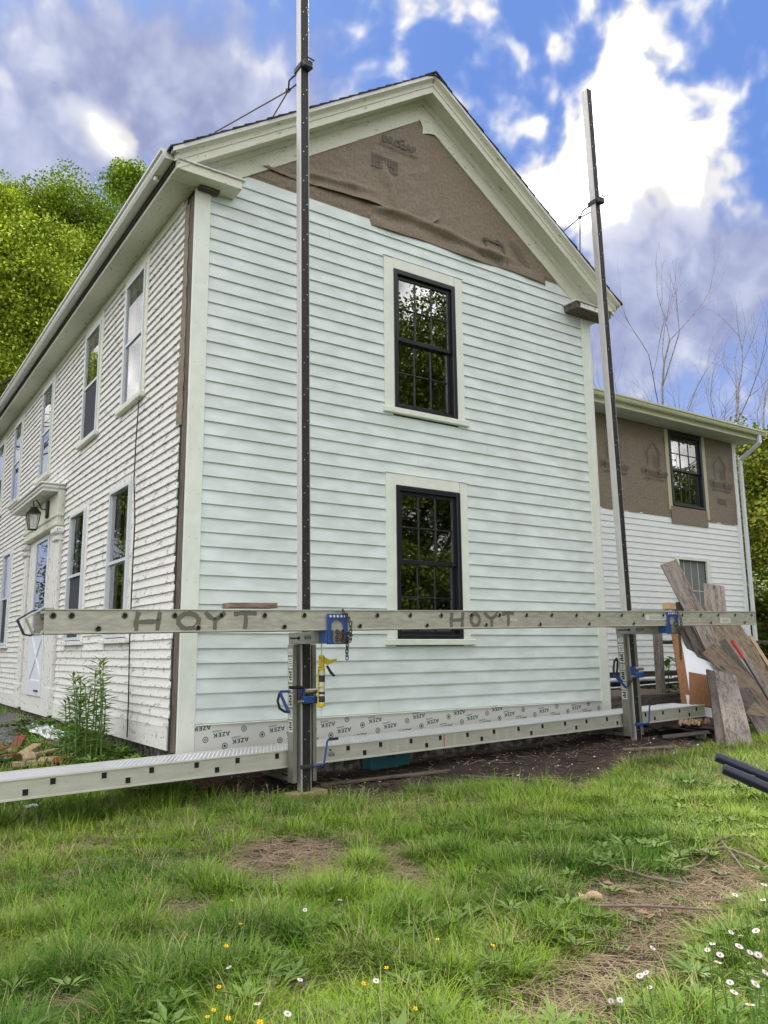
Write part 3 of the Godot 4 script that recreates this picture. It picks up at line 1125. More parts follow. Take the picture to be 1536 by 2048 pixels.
	for i in 34:
		var yy := 2.93 + i * 0.067
		var c0 := 0.10 + 0.012 * sin(i * 1.7) + rng.randf_range(-0.006, 0.006)
		var c1 := 0.255 - 0.055 * smoothstep(3.0, 4.4, yy) + rng.randf_range(-0.006, 0.006)
		var cur := [LT * Vector3(c0, yy, 0.016), LT * Vector3((c0 + c1) * 0.5, yy, 0.024 + 0.008 * sin(i * 2.3)), LT * Vector3(c1, yy, 0.021)]
		if i > 0:
			for k in 2:
				quad(s, prevp[k], cur[k], cur[k + 1], prevp[k + 1], Vector3(-1, 0, 0), [Vector2(k * 0.08, yy - 0.067), Vector2(k * 0.08, yy), Vector2(k * 0.08 + 0.08, yy), Vector2(k * 0.08 + 0.08, yy - 0.067)])
		prevp = cur
	obj("wrap_flap", s, M.house_wrap, h)
	for i in UP_WINDOWS.size():
		storm_window(h, LT, UP_WINDOWS[i][0], UP_WINDOWS[i][1], 3.59, 5.05, i == 1 or i == 4, false)
	for i in LOW_WINDOWS.size():
		storm_window(h, LT, LOW_WINDOWS[i][0], LOW_WINDOWS[i][1], 1.02, 2.64, i != 0, true)
	build_doorway(h)

	# --- cornice: eave soffit, returns, rake
	s = mb()
	bb(s, Vector3(-OVX, SOF, BACK), Vector3(-0.002, SOF + 0.02, 0.0), 0.0)
	obj("eave_soffit", s, M.soffit_paint, h)
	s = mb()
	bb(s, Vector3(-OVX - 0.002, SOF - 0.008, BACK), Vector3(-OVX + 0.02, SOF + 0.12, 0.226), 0.003)
	obj("eave_fascia", s, M.worn_trim_paint, h)
	s = mb()
	bx(s, LT * at(6.4, SOF - 0.05, 0.014), Vector3(12.3, 0.10, 0.026), 0.003)
	obj("eave_frieze", s, M.worn_trim_paint, h)
	# return boxes
	s = mb()
	var rx0 := -OVX + 0.021
	bb(s, Vector3(rx0, SOF + 0.003, 0.012), Vector3(0.385, SOF + 0.090, OV), 0.003, Vector2(0.3, 0.2))
	bb(s, Vector3(rx0, SOF + 0.003, -0.30), Vector3(-0.02, SOF + 0.02, 0.012), 0.0)
	var ret := obj("cornice_return", s, M.worn_trim_paint, h)
	s = mb()
	bb(s, Vector3(-OVX - 0.012, SOF + 0.0905, -0.02), Vector3(0.412, SOF + 0.106, OV + 0.022), 0.003, Vector2(0.7, 0.5))
	obj("cap", s, M.peeling_paint, ret)
	s = mb()
	bb(s, Vector3(0.012, SOF - 0.028, 0.004), Vector3(0.21, SOF + 0.0025, 0.10))
	obj("bare_gap", s, M.rotten_wood, ret)
	s = mb()
	bb(s, Vector3(5.045, 5.195, 0.012), Vector3(W + OVX - 0.06, 5.285, OV), 0.006, Vector2(0.1, 0.4))
	var ret2 := obj("cornice_return", s, M.rotten_wood, h)
	ret2.set_meta("label", "rotten bare cornice return with its paint gone")
	s = mb()
	bb(s, Vector3(5.03, 5.286, 0.0), Vector3(W + OVX - 0.05, 5.300, OV + 0.02), 0.003)
	obj("cap", s, M.peeling_paint, ret2)
	s = mb()
	bb(s, Vector3(5.12, 5.215, OV + 0.0005), Vector3(5.64, 5.275, OV + 0.004), 0.0)
	obj("paint_remnant", s, M.peeling_paint, ret2)
	s = mb()
	bb(s, Vector3(W + 0.023, SOF, BACK), Vector3(W + OVX, SOF + 0.02, -0.02))
	obj("eave_soffit", s, M.soffit_paint, h)
	for sd in 2:
		var xe := -0.30 if sd == 0 else W + 0.30
		var xs := 0.02 if sd == 0 else W - 0.02
		s = mb()
		sheared(s, [Vector2(0.003, -0.250), Vector2(0.028, -0.250), Vector2(0.028, 0.0), Vector2(0.003, 0.0)], xs, AX, 1)
		obj("rake_frieze", s, M.worn_trim_paint, h)
		s = mb()
		sheared(s, [Vector2(0.028, -0.055), Vector2(0.040, -0.055), Vector2(0.062, -0.02), Vector2(0.066, 0.0), Vector2(0.028, 0.0)], xs - (0.1 if sd == 0 else -0.1), AX, 1)
		obj("bed_moulding", s, M.worn_trim_paint, h)
		s = mb()
		sheared(s, [Vector2(0.003, 0.0005), Vector2(0.222, 0.0005), Vector2(0.222, 0.02), Vector2(0.003, 0.02)], xe * 0.9 if sd == 0 else xe - 0.03, AX, 1)
		obj("rake_soffit", s, M.soffit_paint, h)
		s = mb()
		sheared(s, [Vector2(0.210, -0.022), Vector2(0.236, -0.022), Vector2(0.236, 0.10), Vector2(0.2225, 0.10), Vector2(0.2225, 0.0)], xe * 0.9 if sd == 0 else xe - 0.03, AX, 1)
		obj("rake_fascia", s, M.worn_trim_paint, h)
		s = mb()
		sheared(s, [Vector2(0.2365, 0.058), Vector2(0.246, 0.060), Vector2(0.247, 0.078), Vector2(0.252, 0.10), Vector2(0.268, 0.118), Vector2(0.284, 0.126), Vector2(0.290, 0.138), Vector2(0.2365, 0.138)], xe, AX, 1)
		obj("crown_moulding", s, M.worn_trim_paint, h)
		s = mb()
		sheared(s, [Vector2(0.2365, 0.1385), Vector2(0.302, 0.1385), Vector2(0.302, 0.182), Vector2(0.2365, 0.182)], xe - (0.03 if sd == 0 else -0.03), AX, 1)
		obj("rake_edge", s, M.gutter_metal, h)
	# shaped end of the frieze board at the peak
	s = mb()
	var fe := PackedVector2Array()
	for q in [[836, 236], [842, 244], [846, 256], [845, 267.5], [857, 267], [869, 269.5], [882, 282], [880, 250], [852, 225]]:
		var fp := on(q[0], q[1], 2, 0.032)
		fe.append(Vector2(fp.x, fp.y))
	prism(s, fe, at(0, 0, 0.0285), 0.004)
	obj("frieze_end", s, M.worn_trim_paint, h)
	# --- roof: boards and stepped courses of shingles
	var roof := group_node("roof", h)
	for sd in 2:
		s = mb()
		var xe := -0.36 if sd == 0 else W + 0.36
		sheared(s, [Vector2(BACK - 0.2, 0.025), Vector2(0.2085, 0.025), Vector2(0.2085, 0.17), Vector2(BACK - 0.2, 0.17)], xe * 0.8 if sd == 0 else xe - 0.07, AX, 1)
		obj("roof_deck", s, M.sheathing, roof)
		var n := 26
		for i in n:
			var xa := lerpf(xe, AX, float(i) / n)
			var xb := lerpf(xe, AX, float(i + 1) / n + 0.012)
			s = mb()
			var zf := 0.312 + rng.randf_range(-0.006, 0.006)
			var ya := rake_y(xa) + 0.184
			var yb := rake_y(xb) + 0.184
			loft(s, [Vector3(xa, ya, zf), Vector3(xb, yb, zf), Vector3(xb, yb + 0.005, zf), Vector3(xa, ya + 0.022, zf)], [Vector3(xa, ya, BACK - 0.25), Vector3(xb, yb, BACK - 0.25), Vector3(xb, yb + 0.005, BACK - 0.25), Vector3(xa, ya + 0.022, BACK - 0.25)])
			obj("shingle_course", s, M.shingle, roof)
	s = mb()
	var ry := rake_y(AX) + 0.192
	for sd in 2:
		var q := -1.0 if sd == 0 else 1.0
		loft(s, [Vector3(AX, ry, 0.318), Vector3(AX + q * 0.16, ry - 0.16 * SLOPE, 0.318), Vector3(AX + q * 0.16, ry - 0.16 * SLOPE + 0.014, 0.318), Vector3(AX, ry + 0.018, 0.318)], [Vector3(AX, ry, BACK - 0.25), Vector3(AX + q * 0.16, ry - 0.16 * SLOPE, BACK - 0.25), Vector3(AX + q * 0.16, ry - 0.16 * SLOPE + 0.014, BACK - 0.25), Vector3(AX, ry + 0.018, BACK - 0.25)])
	obj("ridge_cap", s, M.shingle, roof)
	# gutters
	for sd in 2:
		var x := -0.293 if sd == 0 else W + 0.293
		var q := -1.0 if sd == 0 else 1.0
		var prof := [Vector2(0, 0), Vector2(0.082, 0), Vector2(0.098, 0.028), Vector2(0.103, 0.05), Vector2(0.122, 0.062), Vector2(0.124, 0.085), Vector2(0.114, 0.085), Vector2(0.112, 0.068), Vector2(0.09, 0.052), Vector2(0.076, 0.006), Vector2(0.006, 0.006), Vector2(0.006, 0.085), Vector2(0, 0.085)]
		var z0 := 0.205 if sd == 0 else 0.16
		var pts := PackedVector2Array()
		for p in prof:
			pts.append(Vector2(x + q * p.x, 5.335 + p.y))
		s = mb()
		prism(s, pts, Transform3D(Basis(), Vector3(0, 0, BACK)), z0 - BACK - 0.003)
		var gt := obj("gutter", s, M.gutter_metal, h)
		s = mb()
		var cap := PackedVector2Array()
		for p in [Vector2(-0.002, -0.002), Vector2(0.084, -0.002), Vector2(0.100, 0.028), Vector2(0.105, 0.05), Vector2(0.124, 0.062), Vector2(0.126, 0.087), Vector2(-0.002, 0.087)]:
			cap.append(Vector2(x + q * p.x, 5.335 + p.y))
		prism(s, cap, Transform3D(Basis(), Vector3(0, 0, z0 - 0.003)), 0.006)
		obj("end_cap", s, M.gutter_metal, gt)
		if sd == 0:
			s = mb()
			tube(s, [Vector3(x - 0.045, 5.337, -0.14), Vector3(x - 0.045, 5.295, -0.14)], 0.026, 14)
			obj("outlet", s, M.gutter_metal, gt)
	# old wiring stapled under the gutter
	s = mb()
	var wp := []
	for i in 40:
		wp.append(Vector3(-0.283 + 0.004 * sin(i * 1.3), SOF + 0.055 + 0.006 * sin(i * 0.9), 0.15 - i * 0.3))
	tube(s, wp, 0.008, 5)
	obj("eave_wire", s, M.dark_steel, h)
	build_gable_wrap(h)
	return h

func azek_print(parent: Node) -> void:
	# rows of upside-down lettering and round marks on the protective film
	var zf := 0.0262
	var ring := mb()
	for j in 30:
		var x := 0.22 + j * 0.18
		if x > W - 0.2:
			break
		var off := fposmod(0.20 - 0.063 * j, 0.2)
		for k in range(-1, 3):
			var yt := off + k * 0.2
			if yt > 0.014 and yt < 0.206:
				text_mesh("AZEK", 0.040, M.board_print, parent, Transform3D(Basis(Vector3(0, 0, 1), PI + 0.10).scaled_local(Vector3(1.25, 1, 1)), Vector3(x, yt, zf)))
				if yt > 0.045:
					text_mesh("EXTERIORS", 0.0125, M.board_print, parent, Transform3D(Basis(Vector3(0, 0, 1), PI + 0.10), Vector3(x - 0.045, yt + 0.031, zf)))
			var yc := yt - 0.1
			if yc > 0.018 and yc < 0.204 and x + 0.03 < W - 0.18:
				var c := Vector3(x + 0.03, yc, zf)
				for rr in [[0.027, 0.020], [0.012, 0.006 if j % 2 == 0 else 0.0]]:
					for a in 18:
						var a0 := TAU * a / 18
						var a1 := TAU * (a + 1) / 18
						quad(ring, c + Vector3(cos(a0), sin(a0), 0) * rr[0], c + Vector3(cos(a1), sin(a1), 0) * rr[0], c + Vector3(cos(a1), sin(a1), 0) * rr[1], c + Vector3(cos(a0), sin(a0), 0) * rr[1], Vector3(0, 0, 1))
	obj("round_marks", ring, M.board_print, parent)

func stroke(s: SurfaceTool, pts: Array, w: float, xf: Transform3D, t := 0.0006) -> void:
	# flat brush or print line through 2D points in the plane of xf
	for i in pts.size() - 1:
		var a: Vector2 = pts[i]
		var b: Vector2 = pts[i + 1]
		bar(s, xf * Vector3(a.x, a.y, t * 0.5), xf * Vector3(b.x, b.y, t * 0.5), w, t, xf.basis.z)

func wrap_logo(parent: Node, xf: Transform3D, k: float) -> void:
	var ink: Material = M.wing_print
	# printed mark of the building wrap: little house, wavy lines, name in small capitals
	var s := mb()
	stroke(s, [Vector2(-0.30, 0.30) * k, Vector2(0.0, 0.62) * k, Vector2(0.30, 0.30) * k], 0.035 * k, xf)
	stroke(s, [Vector2(-0.22, 0.36) * k, Vector2(-0.22, 0.02) * k], 0.035 * k, xf)
	stroke(s, [Vector2(0.22, 0.36) * k, Vector2(0.22, 0.02) * k], 0.035 * k, xf)
	for c in 3:
		var pts := []
		for i in 9:
			pts.append(Vector2(0.02 + c * 0.07 + 0.02 * sin(i * 1.4), 0.0 + i * 0.035) * k)
		stroke(s, pts, 0.022 * k, xf)
	obj("house_mark", s, ink, parent)
	var x := -0.46
	for part in [["H", 0.20, 0.15], ["YDRO", 0.15, 0.43], ["G", 0.20, 0.165], ["AP", 0.15, 0.24]]:
		text_mesh(part[0], part[1] * k, ink, parent, xf * Transform3D(Basis(), Vector3((x + part[2] * 0.5) * k, (-0.14 - (0.20 - part[1]) * 0.5) * k, 0.0004)))
		x += part[2]
	text_mesh("DRAINABLE HOUSEWRAP", 0.052 * k, ink, parent, xf * Transform3D(Basis(), Vector3(0.03 * k, -0.30 * k, 0.0004)))

func build_gable_wrap(h: Node3D) -> void:
	var nz := noise(511, 1.6, 4)
	var s := mb()
	var nx := 110
	var ny := 46
	var x0 := 0.32
	var x1 := 5.18
	var pos := []
	for i in nx + 1:
		var x := lerpf(x0, x1, float(i) / nx)
		var top := rake_y(x) - 0.20
		var hang := smoothstep(1.9, 2.12, x) * smoothstep(4.78, 4.66, x)
		var low := 5.50 - 0.0 + lerpf(0.0, 0.015 + 0.012 * sin(x * 5.0), hang)
		if hang < 0.5:
			low = 5.46
		top = maxf(top, low + 0.002)
		var col := []
		for j in ny + 1:
			var t := float(j) / ny
			var y := lerpf(low, top, t)
			var z := 0.010 + 0.009 * nz.get_noise_2d(x * 2.2, y * 3.0) + 0.004 * nz.get_noise_2d(x * 9.0, y * 9.0)
			# loose sheet folds out over the top board
			var lift := hang * smoothstep(5.68, 5.56, y)
			z += lift * (0.020 + 0.010 * sin(x * 6.0))
			var fy := 5.66 + 0.03 * sin(x * 3.1) - 0.06 * smoothstep(3.0, 4.5, x)
			var roll := smoothstep(1.95, 2.25, x) * smoothstep(4.45, 3.7, x)
			z += roll * 0.062 * exp(-pow((y - fy - 0.07) / 0.045, 2.0))
			z -= roll * 0.012 * exp(-pow((y - fy) / 0.03, 2.0))
			z += roll * 0.020 * sin(x * 9.0 + y * 14.0) * exp(-pow((y - fy - 0.02) / 0.09, 2.0))
			z = maxf(z, 0.004)
			if hang < 0.5 and y < 5.60:
				z = 0.002
			col.append(Vector3(x, y, z))
		pos.append(col)
	wrap_sheet(s, pos)
	var sheet := obj("house_wrap", s, M.house_wrap, h)
	# upper sheet lapped over it, its lower edge hanging free
	s = mb()
	pos = []
	for i in 61:
		var t := i / 60.0
		var x := lerpf(0.60, 2.98, t)
		var low := 5.72 + 0.05 * t + 0.012 * sin(x * 4.0) + 0.10 * smoothstep(0.93, 1.0, t)
		var top := maxf(rake_y(x) - 0.20, low + 0.002)
		if t > 0.955:
			top = minf(top, lerpf(top, 6.45, smoothstep(0.955, 0.97, t)))
		var col := []
		for j in 31:
			var y := lerpf(low, top, j / 30.0)
			var z := 0.020 + 0.014 * nz.get_noise_2d(x * 2.0 + 9.0, y * 3.0) + 0.005 * nz.get_noise_2d(x * 8.0, y * 8.0)
			var c := (y - low)
			z += 0.028 * exp(-c / 0.05) * (0.7 + 0.5 * sin(x * 4.3))
			z += 0.045 * exp(-pow((y - 5.86 - 0.10 * (x - 1.5)) / 0.035, 2.0)) * smoothstep(0.9, 1.3, x) * smoothstep(2.3, 1.7, x)
			z += 0.045 * exp(-pow((x - 2.22 + (y - 6.2) * 0.35) / 0.05, 2.0)) * smoothstep(6.45, 6.1, y)
			col.append(Vector3(x, y, maxf(z, 0.013)))
		pos.append(col)
	wrap_sheet(s, pos)
	var lap := obj("house_wrap", s, M.house_wrap, h)
	lap.set_meta("label", "lapped upper sheet of brown building wrap")
	# printing
	var k := 0.62
	var x := 2.19
	for part in [["DRO", 0.15, 0.33], ["G", 0.20, 0.165], ["AP", 0.15, 0.24]]:
		text_mesh(part[0], part[1] * k, M.wrap_print, lap, Transform3D(Basis(), Vector3(x + part[2] * 0.5 * k, 6.645 - (0.20 - part[1]) * 0.5 * k, 0.036)))
		x += part[2] * k
	text_mesh("DRAINABLE HOUSEWRAP", 0.034, M.wrap_print, lap, Transform3D(Basis(), Vector3(2.40, 6.545, 0.036)))
	var pr := mb()
	for r in 5:
		for c in 9:
			bb(pr, Vector3(2.02 + c * 0.041 + (r % 2) * 0.01, 6.22 + r * 0.035, 0.036), Vector3(2.05 + c * 0.041, 6.245 + r * 0.035, 0.0372))
	obj("print_block", pr, M.wrap_print, lap)
	var xf := Transform3D(Basis(), Vector3(3.86, 5.60, 0.032))
	pr = mb()
	stroke(pr, [Vector2(-0.19, 0.0), Vector2(-0.15, 0.215), Vector2(-0.20, 0.225), Vector2(-0.17, 0.245), Vector2(0.14, 0.235)], 0.03, xf)
	stroke(pr, [Vector2(0.0, 0.25), Vector2(0.03, 0.27), Vector2(0.06, 0.245)], 0.03, xf)
	stroke(pr, [Vector2(0.125, 0.215), Vector2(0.19, -0.02)], 0.028, xf)
	for c in 3:
		var pts := []
		for i in 6:
			pts.append(Vector2(0.0 + c * 0.045 + 0.012 * sin(i * 1.4), -0.04 + i * 0.025))
		stroke(pr, pts, 0.014, xf)
	for r in 4:
		stroke(pr, [Vector2(0.20 + r * 0.06, 0.36 - r * 0.02), Vector2(0.42 + r * 0.05, 0.10 - r * 0.015)], 0.010, xf)
	obj("house_mark", pr, M.wrap_print, sheet)

func wrap_sheet(s: SurfaceTool, pos: Array) -> void:
	var n := pos.size()
	for i in n - 1:
		var m: int = pos[i].size()
		for j in m - 1:
			var f := [[i, j], [i + 1, j], [i + 1, j + 1], [i, j + 1]]
			var vs := []
			for q in f:
				var ii: int = q[0]
				var jj: int = q[1]
				var p: Vector3 = pos[ii][jj]
				var du: Vector3 = pos[mini(ii + 1, n - 1)][jj] - pos[maxi(ii - 1, 0)][jj]
				var dv: Vector3 = pos[ii][mini(jj + 1, m - 1)] - pos[ii][maxi(jj - 1, 0)]
				var nn := du.cross(dv)
				nn = nn.normalized() if nn.length_squared() > 1e-16 else Vector3(0, 0, 1)
				vs.append([p, nn])
			for t in [[0, 2, 1], [0, 3, 2]]:
				for v in t:
					s.set_normal(vs[v][1])
					s.set_uv(Vector2(vs[v][0].x, -vs[v][0].y))
					s.add_vertex(vs[v][0])

func build_doorway(h: Node3D) -> void:
	# old front doorway on the long wall: pilasters, entablature, flat hood, storm door with a crossed lower panel
	var dw := group_node("doorway", h)
	var s := mb()
	for u in [4.80, 6.98]:
		bx(s, LT * at(u, 1.30, 0.035), Vector3(0.24, 2.42, 0.07), 0.006, Vector2(rng.randf(), 0))
		bx(s, LT * at(u, 1.35, 0.075), Vector3(0.15, 2.0, 0.012), 0.004, Vector2(rng.randf(), 0))
		bx(s, LT * at(u, 0.22, 0.045), Vector3(0.28, 0.36, 0.09), 0.006, Vector2(rng.randf(), 0))
		bx(s, LT * at(u, 2.42, 0.055), Vector3(0.29, 0.06, 0.11), 0.01, Vector2(rng.randf(), 0))
		bx(s, LT * at(u, 2.53, 0.065), Vector3(0.33, 0.09, 0.13), 0.02, Vector2(rng.randf(), 0))
	obj("pilasters", s, M.peeling_paint, dw)
	s = mb()
	bx(s, LT * at(5.89, 2.83, 0.05), Vector3(2.36, 0.50, 0.10), 0.004)
	bx(s, LT * at(5.89, 2.62, 0.06), Vector3(2.40, 0.06, 0.13), 0.015)
	bx(s, LT * at(5.89, 2.75, 0.06), Vector3(2.40, 0.05, 0.12), 0.012)
	obj("entablature", s, M.worn_trim_paint, dw)
	s = mb()
	bx(s, LT * at(5.98, 3.10, 0.15), Vector3(2.46, 0.04, 0.30), 0.004, Vector2(0.1, 0.3))
	bx(s, LT * at(5.98, 3.145, 0.155), Vector3(2.52, 0.05, 0.33), 0.012, Vector2(0.4, 0.3))
	bx(s, LT * at(5.98, 3.182, 0.165), Vector3(2.58, 0.024, 0.36), 0.008, Vector2(0.8, 0.3))
	obj("hood", s, M.peeling_paint, dw)
	s = mb()
	for u in [5.18, 6.60]:
		bx(s, LT * at(u, 1.42, 0.02), Vector3(0.46, 2.36, 0.03), 0.003, Vector2(rng.randf(), 0))
	obj("side_panels", s, M.peeling_paint, dw)
	s = mb()
	bx(s, LT * at(5.89, 0.12, 0.012), Vector3(1.9, 0.24, 0.024), 0.003)
	obj("threshold_board", s, M.peeling_paint, dw)
	# storm door
	s = mb()
	var z := 0.03
	bx(s, LT * at(5.46, 1.42, z), Vector3(0.08, 2.34, 0.035), 0.003)
	bx(s, LT * at(6.35, 1.42, z), Vector3(0.08, 2.34, 0.035), 0.003)
	bx(s, LT * at(5.905, 2.55, z), Vector3(0.81, 0.08, 0.034), 0.003)
	bx(s, LT * at(5.905, 0.36, z), Vector3(0.81, 0.22, 0.034), 0.003)
	bx(s, LT * at(5.905, 1.18, z), Vector3(0.81, 0.10, 0.034), 0.003)
	bx(s, LT * at(5.905, 0.80, z - 0.008), Vector3(0.81, 0.66, 0.012))
	bar(s, LT * Vector3(5.52, 0.48, z + 0.004), LT * Vector3(6.29, 1.12, z + 0.004), 0.05, 0.012, LT.basis.z, 0.002)
	bar(s, LT * Vector3(6.29, 0.48, z + 0.005), LT * Vector3(5.52, 1.12, z + 0.005), 0.05, 0.012, LT.basis.z, 0.002)
	var door := obj("storm_door", s, M.door_paint, dw)
	s = mb()
	glass_sheet(s, LT, [Vector3(5.50, 1.23, z), Vector3(6.31, 1.23, z), Vector3(6.31, 2.51, z), Vector3(5.50, 2.51, z)])
	obj("pane", s, M.storm_glass, dw)
	s = mb()
	bx(s, LT * at(5.47, 1.22, z + 0.04), Vector3(0.03, 0.09, 0.05), 0.008)
	tube(s, [LT * Vector3(5.55, 0.33, z + 0.03), LT * Vector3(5.75, 0.33, z + 0.03)], 0.014, 8)
	obj("door_hardware", s, M.dark_steel, dw)

# ---------------------------------------------------------------- rear wing beyond the gable
const WZ := -1.8

func build_wing() -> void:
	var h := thing("house_wing", "lower rear wing with white vinyl siding below brown wrap, beyond the gable", "house wing")
	var xf := Transform3D(Basis(), Vector3(0, 0, WZ))
	var x0 := W + 0.03
	var x1 := 11.60
	var holes := [[9.565, 3.34, 10.525, 4.69], [9.60, 1.30, 10.40, 2.40]]
	var s := mb()
	wall_panel(s, xf, x0, 0.30, x1, 4.76, 0.12, holes)
	bb(s, Vector3(x1 - 0.12, 0.3, WZ - 6.0), Vector3(x1, 4.76, WZ - 0.121))
	bb(s, Vector3(x0, 0.3, WZ - 6.0), Vector3(x1 - 0.121, 4.76, WZ - 5.88))
	bb(s, Vector3(x0, 4.70, WZ - 5.87), Vector3(x1 - 0.121, 4.755, WZ - 0.121))
	bb(s, Vector3(x0, 2.72, WZ - 5.87), Vector3(x1 - 0.121, 2.85, WZ - 0.121))
	obj("walls", s, M.sheathing, h)
	s = mb()
	bb(s, Vector3(x0, -0.5, WZ - 6.0), Vector3(x1 - 0.03, 0.30, WZ - 0.03))
	obj("foundation", s, M.foundation_stone, h)
	# vinyl siding, one strip for each course
	var e := 0.1016
	for k in 26:
		var y0 := 3.02 - e * k
		var top := minf(e, 3.135 - y0)
		var cuts := []
		for o in [[9.52, 1.27, 10.49, 2.46]]:
			if y0 + e > o[1] and y0 < o[3]:
				cuts.append([o[0], o[2]])
			if y0 < o[3] and y0 + e > o[3] + 0.004:
				obj("siding_strip", clapboard(o[3] - 0.02, y0 + e - o[3] + 0.02, o[0], o[2], 0.012, xf), M.vinyl, h)
		for sp in spans(x0, x1 - 0.08, cuts):
			obj("siding_strip", clapboard(y0, top, sp[0], sp[1], 0.016, xf), M.vinyl, h)
	s = mb()
	bb(s, Vector3(x0, 3.105 + 0.018, WZ + 0.001), Vector3(x1 - 0.08, 3.14, WZ + 0.012))
	obj("siding_nail_strip", s, M.vinyl, h)
	# brown wrap above
	var nz := noise(611, 1.3, 4)
	var pos := []
	for i in 81:
		var x := lerpf(x0, x1 - 0.05, i / 80.0)
		var col := []
		for j in 25:
			var y := lerpf(3.125, 4.745, j / 24.0)
			var z := WZ + 0.008 + 0.012 * (0.5 + nz.get_noise_2d(x * 2.2, y * 3.2)) + 0.008 * absf(nz.get_noise_2d(x * 5.0 + 7.0, y * 7.0)) * smoothstep(4.4, 3.4, y)
			if x > 9.50 and x < 10.60 and y > 3.24:
				z = WZ + 0.003 if (x > 9.57 and x < 10.52 and y > 3.34) else z
			col.append(Vector3(x, y, z))
		pos.append(col)
	s = mb()
	var left := []
	var right := []
	var below := []
	for c in pos:
		if c[0].x < 9.60:
			left.append(c)
		if c[0].x > 10.50:
			right.append(c)
		if c[0].x > 9.50 and c[0].x < 10.61:
			below.append(c.slice(0, 4))
	wrap_sheet(s, left)
	wrap_sheet(s, right)
	wrap_sheet(s, below)
	var wr := obj("house_wrap", s, M.house_wrap, h)
	for x in [6.9, 8.05, 9.10, 11.06]:
		wrap_logo(wr, Transform3D(Basis(), Vector3(x, 3.98, WZ + 0.030)), 0.72)
	s = mb()
	for r in 3:
		for c in 6:
			bb(s, Vector3(10.92 + c * 0.05, 3.50 + r * 0.04, WZ + 0.027), Vector3(10.955 + c * 0.05, 3.525 + r * 0.04, WZ + 0.028))
	obj("print_block", s, M.wing_print, wr)
	# window with flashing tape down both sides
	hung_window(h, xf, 9.565, 10.525, 3.34, 4.69, false)
	s = mb()
	bb(s, Vector3(9.45, 3.26, WZ + 0.022), Vector3(9.55, 4.73, WZ + 0.026))
	bb(s, Vector3(10.54, 3.16, WZ + 0.022), Vector3(10.63, 4.73, WZ + 0.026))
	obj("flashing_tape", s, M.flashing_tape, h)
	s = mb()
	bb(s, Vector3(9.50, 3.02, WZ + 0.024), Vector3(10.56, 3.325, WZ + 0.029))
	obj("tan_flashing", s, M.house_wrap, h)
	# lower window: pale frame, grille bars over a sheet with the glass reflection painted in
	var wd := group_node("window", h)
	wd.set_meta("label", "small window with white grille bars behind leaning boards")
	s = mb()
	bb(s, Vector3(9.50, 1.28, WZ + 0.001), Vector3(9.60, 2.44, WZ + 0.045), 0.004)
	bb(s, Vector3(10.40, 1.28, WZ + 0.001), Vector3(10.50, 2.44, WZ + 0.045), 0.004)
	bb(s, Vector3(9.6005, 2.38, WZ + 0.001), Vector3(10.3995, 2.44, WZ + 0.044), 0.004)
	bb(s, Vector3(9.6005, 1.28, WZ + 0.001), Vector3(10.3995, 1.32, WZ + 0.044), 0.004)
	obj("frame", s, M.composite_trim, wd)
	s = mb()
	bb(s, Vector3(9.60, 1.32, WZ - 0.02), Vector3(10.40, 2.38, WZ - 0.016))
	obj("screen_or_painted_glass", s, M.painted_reflection, wd)  # sheet in place of glass, its grey reflection painted as plain colour
	s = mb()
	for i in 3:
		bb(s, Vector3(9.79 + i * 0.2, 1.32, WZ - 0.015), Vector3(9.798 + i * 0.2, 2.38, WZ - 0.008))
	bb(s, Vector3(9.6, 1.84, WZ - 0.0155), Vector3(10.4, 1.853, WZ - 0.0085))
	obj("grille_bars", s, M.sticker_white, wd)
	# eave, gutter, roof
	s = mb()
	bb(s, Vector3(x0, 4.745, WZ + 0.001), Vector3(x1 + 0.24, 4.765, WZ + 0.40))
	obj("soffit", s, M.gutter_metal, h)
	s = mb()
	bb(s, Vector3(x0, 4.735, WZ + 0.401), Vector3(x1 + 0.25, 4.90, WZ + 0.425), 0.003)
	obj("fascia", s, M.wing_gutter_paint, h)
	var prof := [Vector2(0, 0), Vector2(0.082, 0), Vector2(0.098, 0.028), Vector2(0.103, 0.05), Vector2(0.122, 0.062), Vector2(0.124, 0.09), Vector2(0.114, 0.09), Vector2(0.112, 0.068), Vector2(0.09, 0.052), Vector2(0.076, 0.006), Vector2(0.006, 0.006), Vector2(0.006, 0.09), Vector2(0, 0.09)]
	var pts := PackedVector2Array()
	for p in prof:
		pts.append(Vector2(p.x, p.y))
	s = mb()
	prism(s, pts, Transform3D(Basis(Vector3(0, 0, 1), Vector3(0, 1, 0), Vector3(-1, 0, 0)), Vector3(x1 + 0.26, 4.82, WZ + 0.4255)), x1 + 0.26 - x0)
	var gt := obj("gutter", s, M.wing_gutter_paint, h)
	s = mb()
	bb(s, Vector3(x1 + 0.2605, 4.818, WZ + 0.4255), Vector3(x1 + 0.265, 4.912, WZ + 0.552))
	obj("end_cap", s, M.wing_gutter_paint, gt)
	s = mb()
	loft(s, [Vector3(x0, 4.90, WZ + 0.47), Vector3(x0, 4.93, WZ + 0.47), Vector3(x0, 5.43, WZ - 3.0), Vector3(x0, 5.39, WZ - 3.0)], [Vector3(x1 + 0.28, 4.90, WZ + 0.47), Vector3(x1 + 0.28, 4.93, WZ + 0.47), Vector3(x1 + 0.28, 5.43, WZ - 3.0), Vector3(x1 + 0.28, 5.39, WZ - 3.0)])
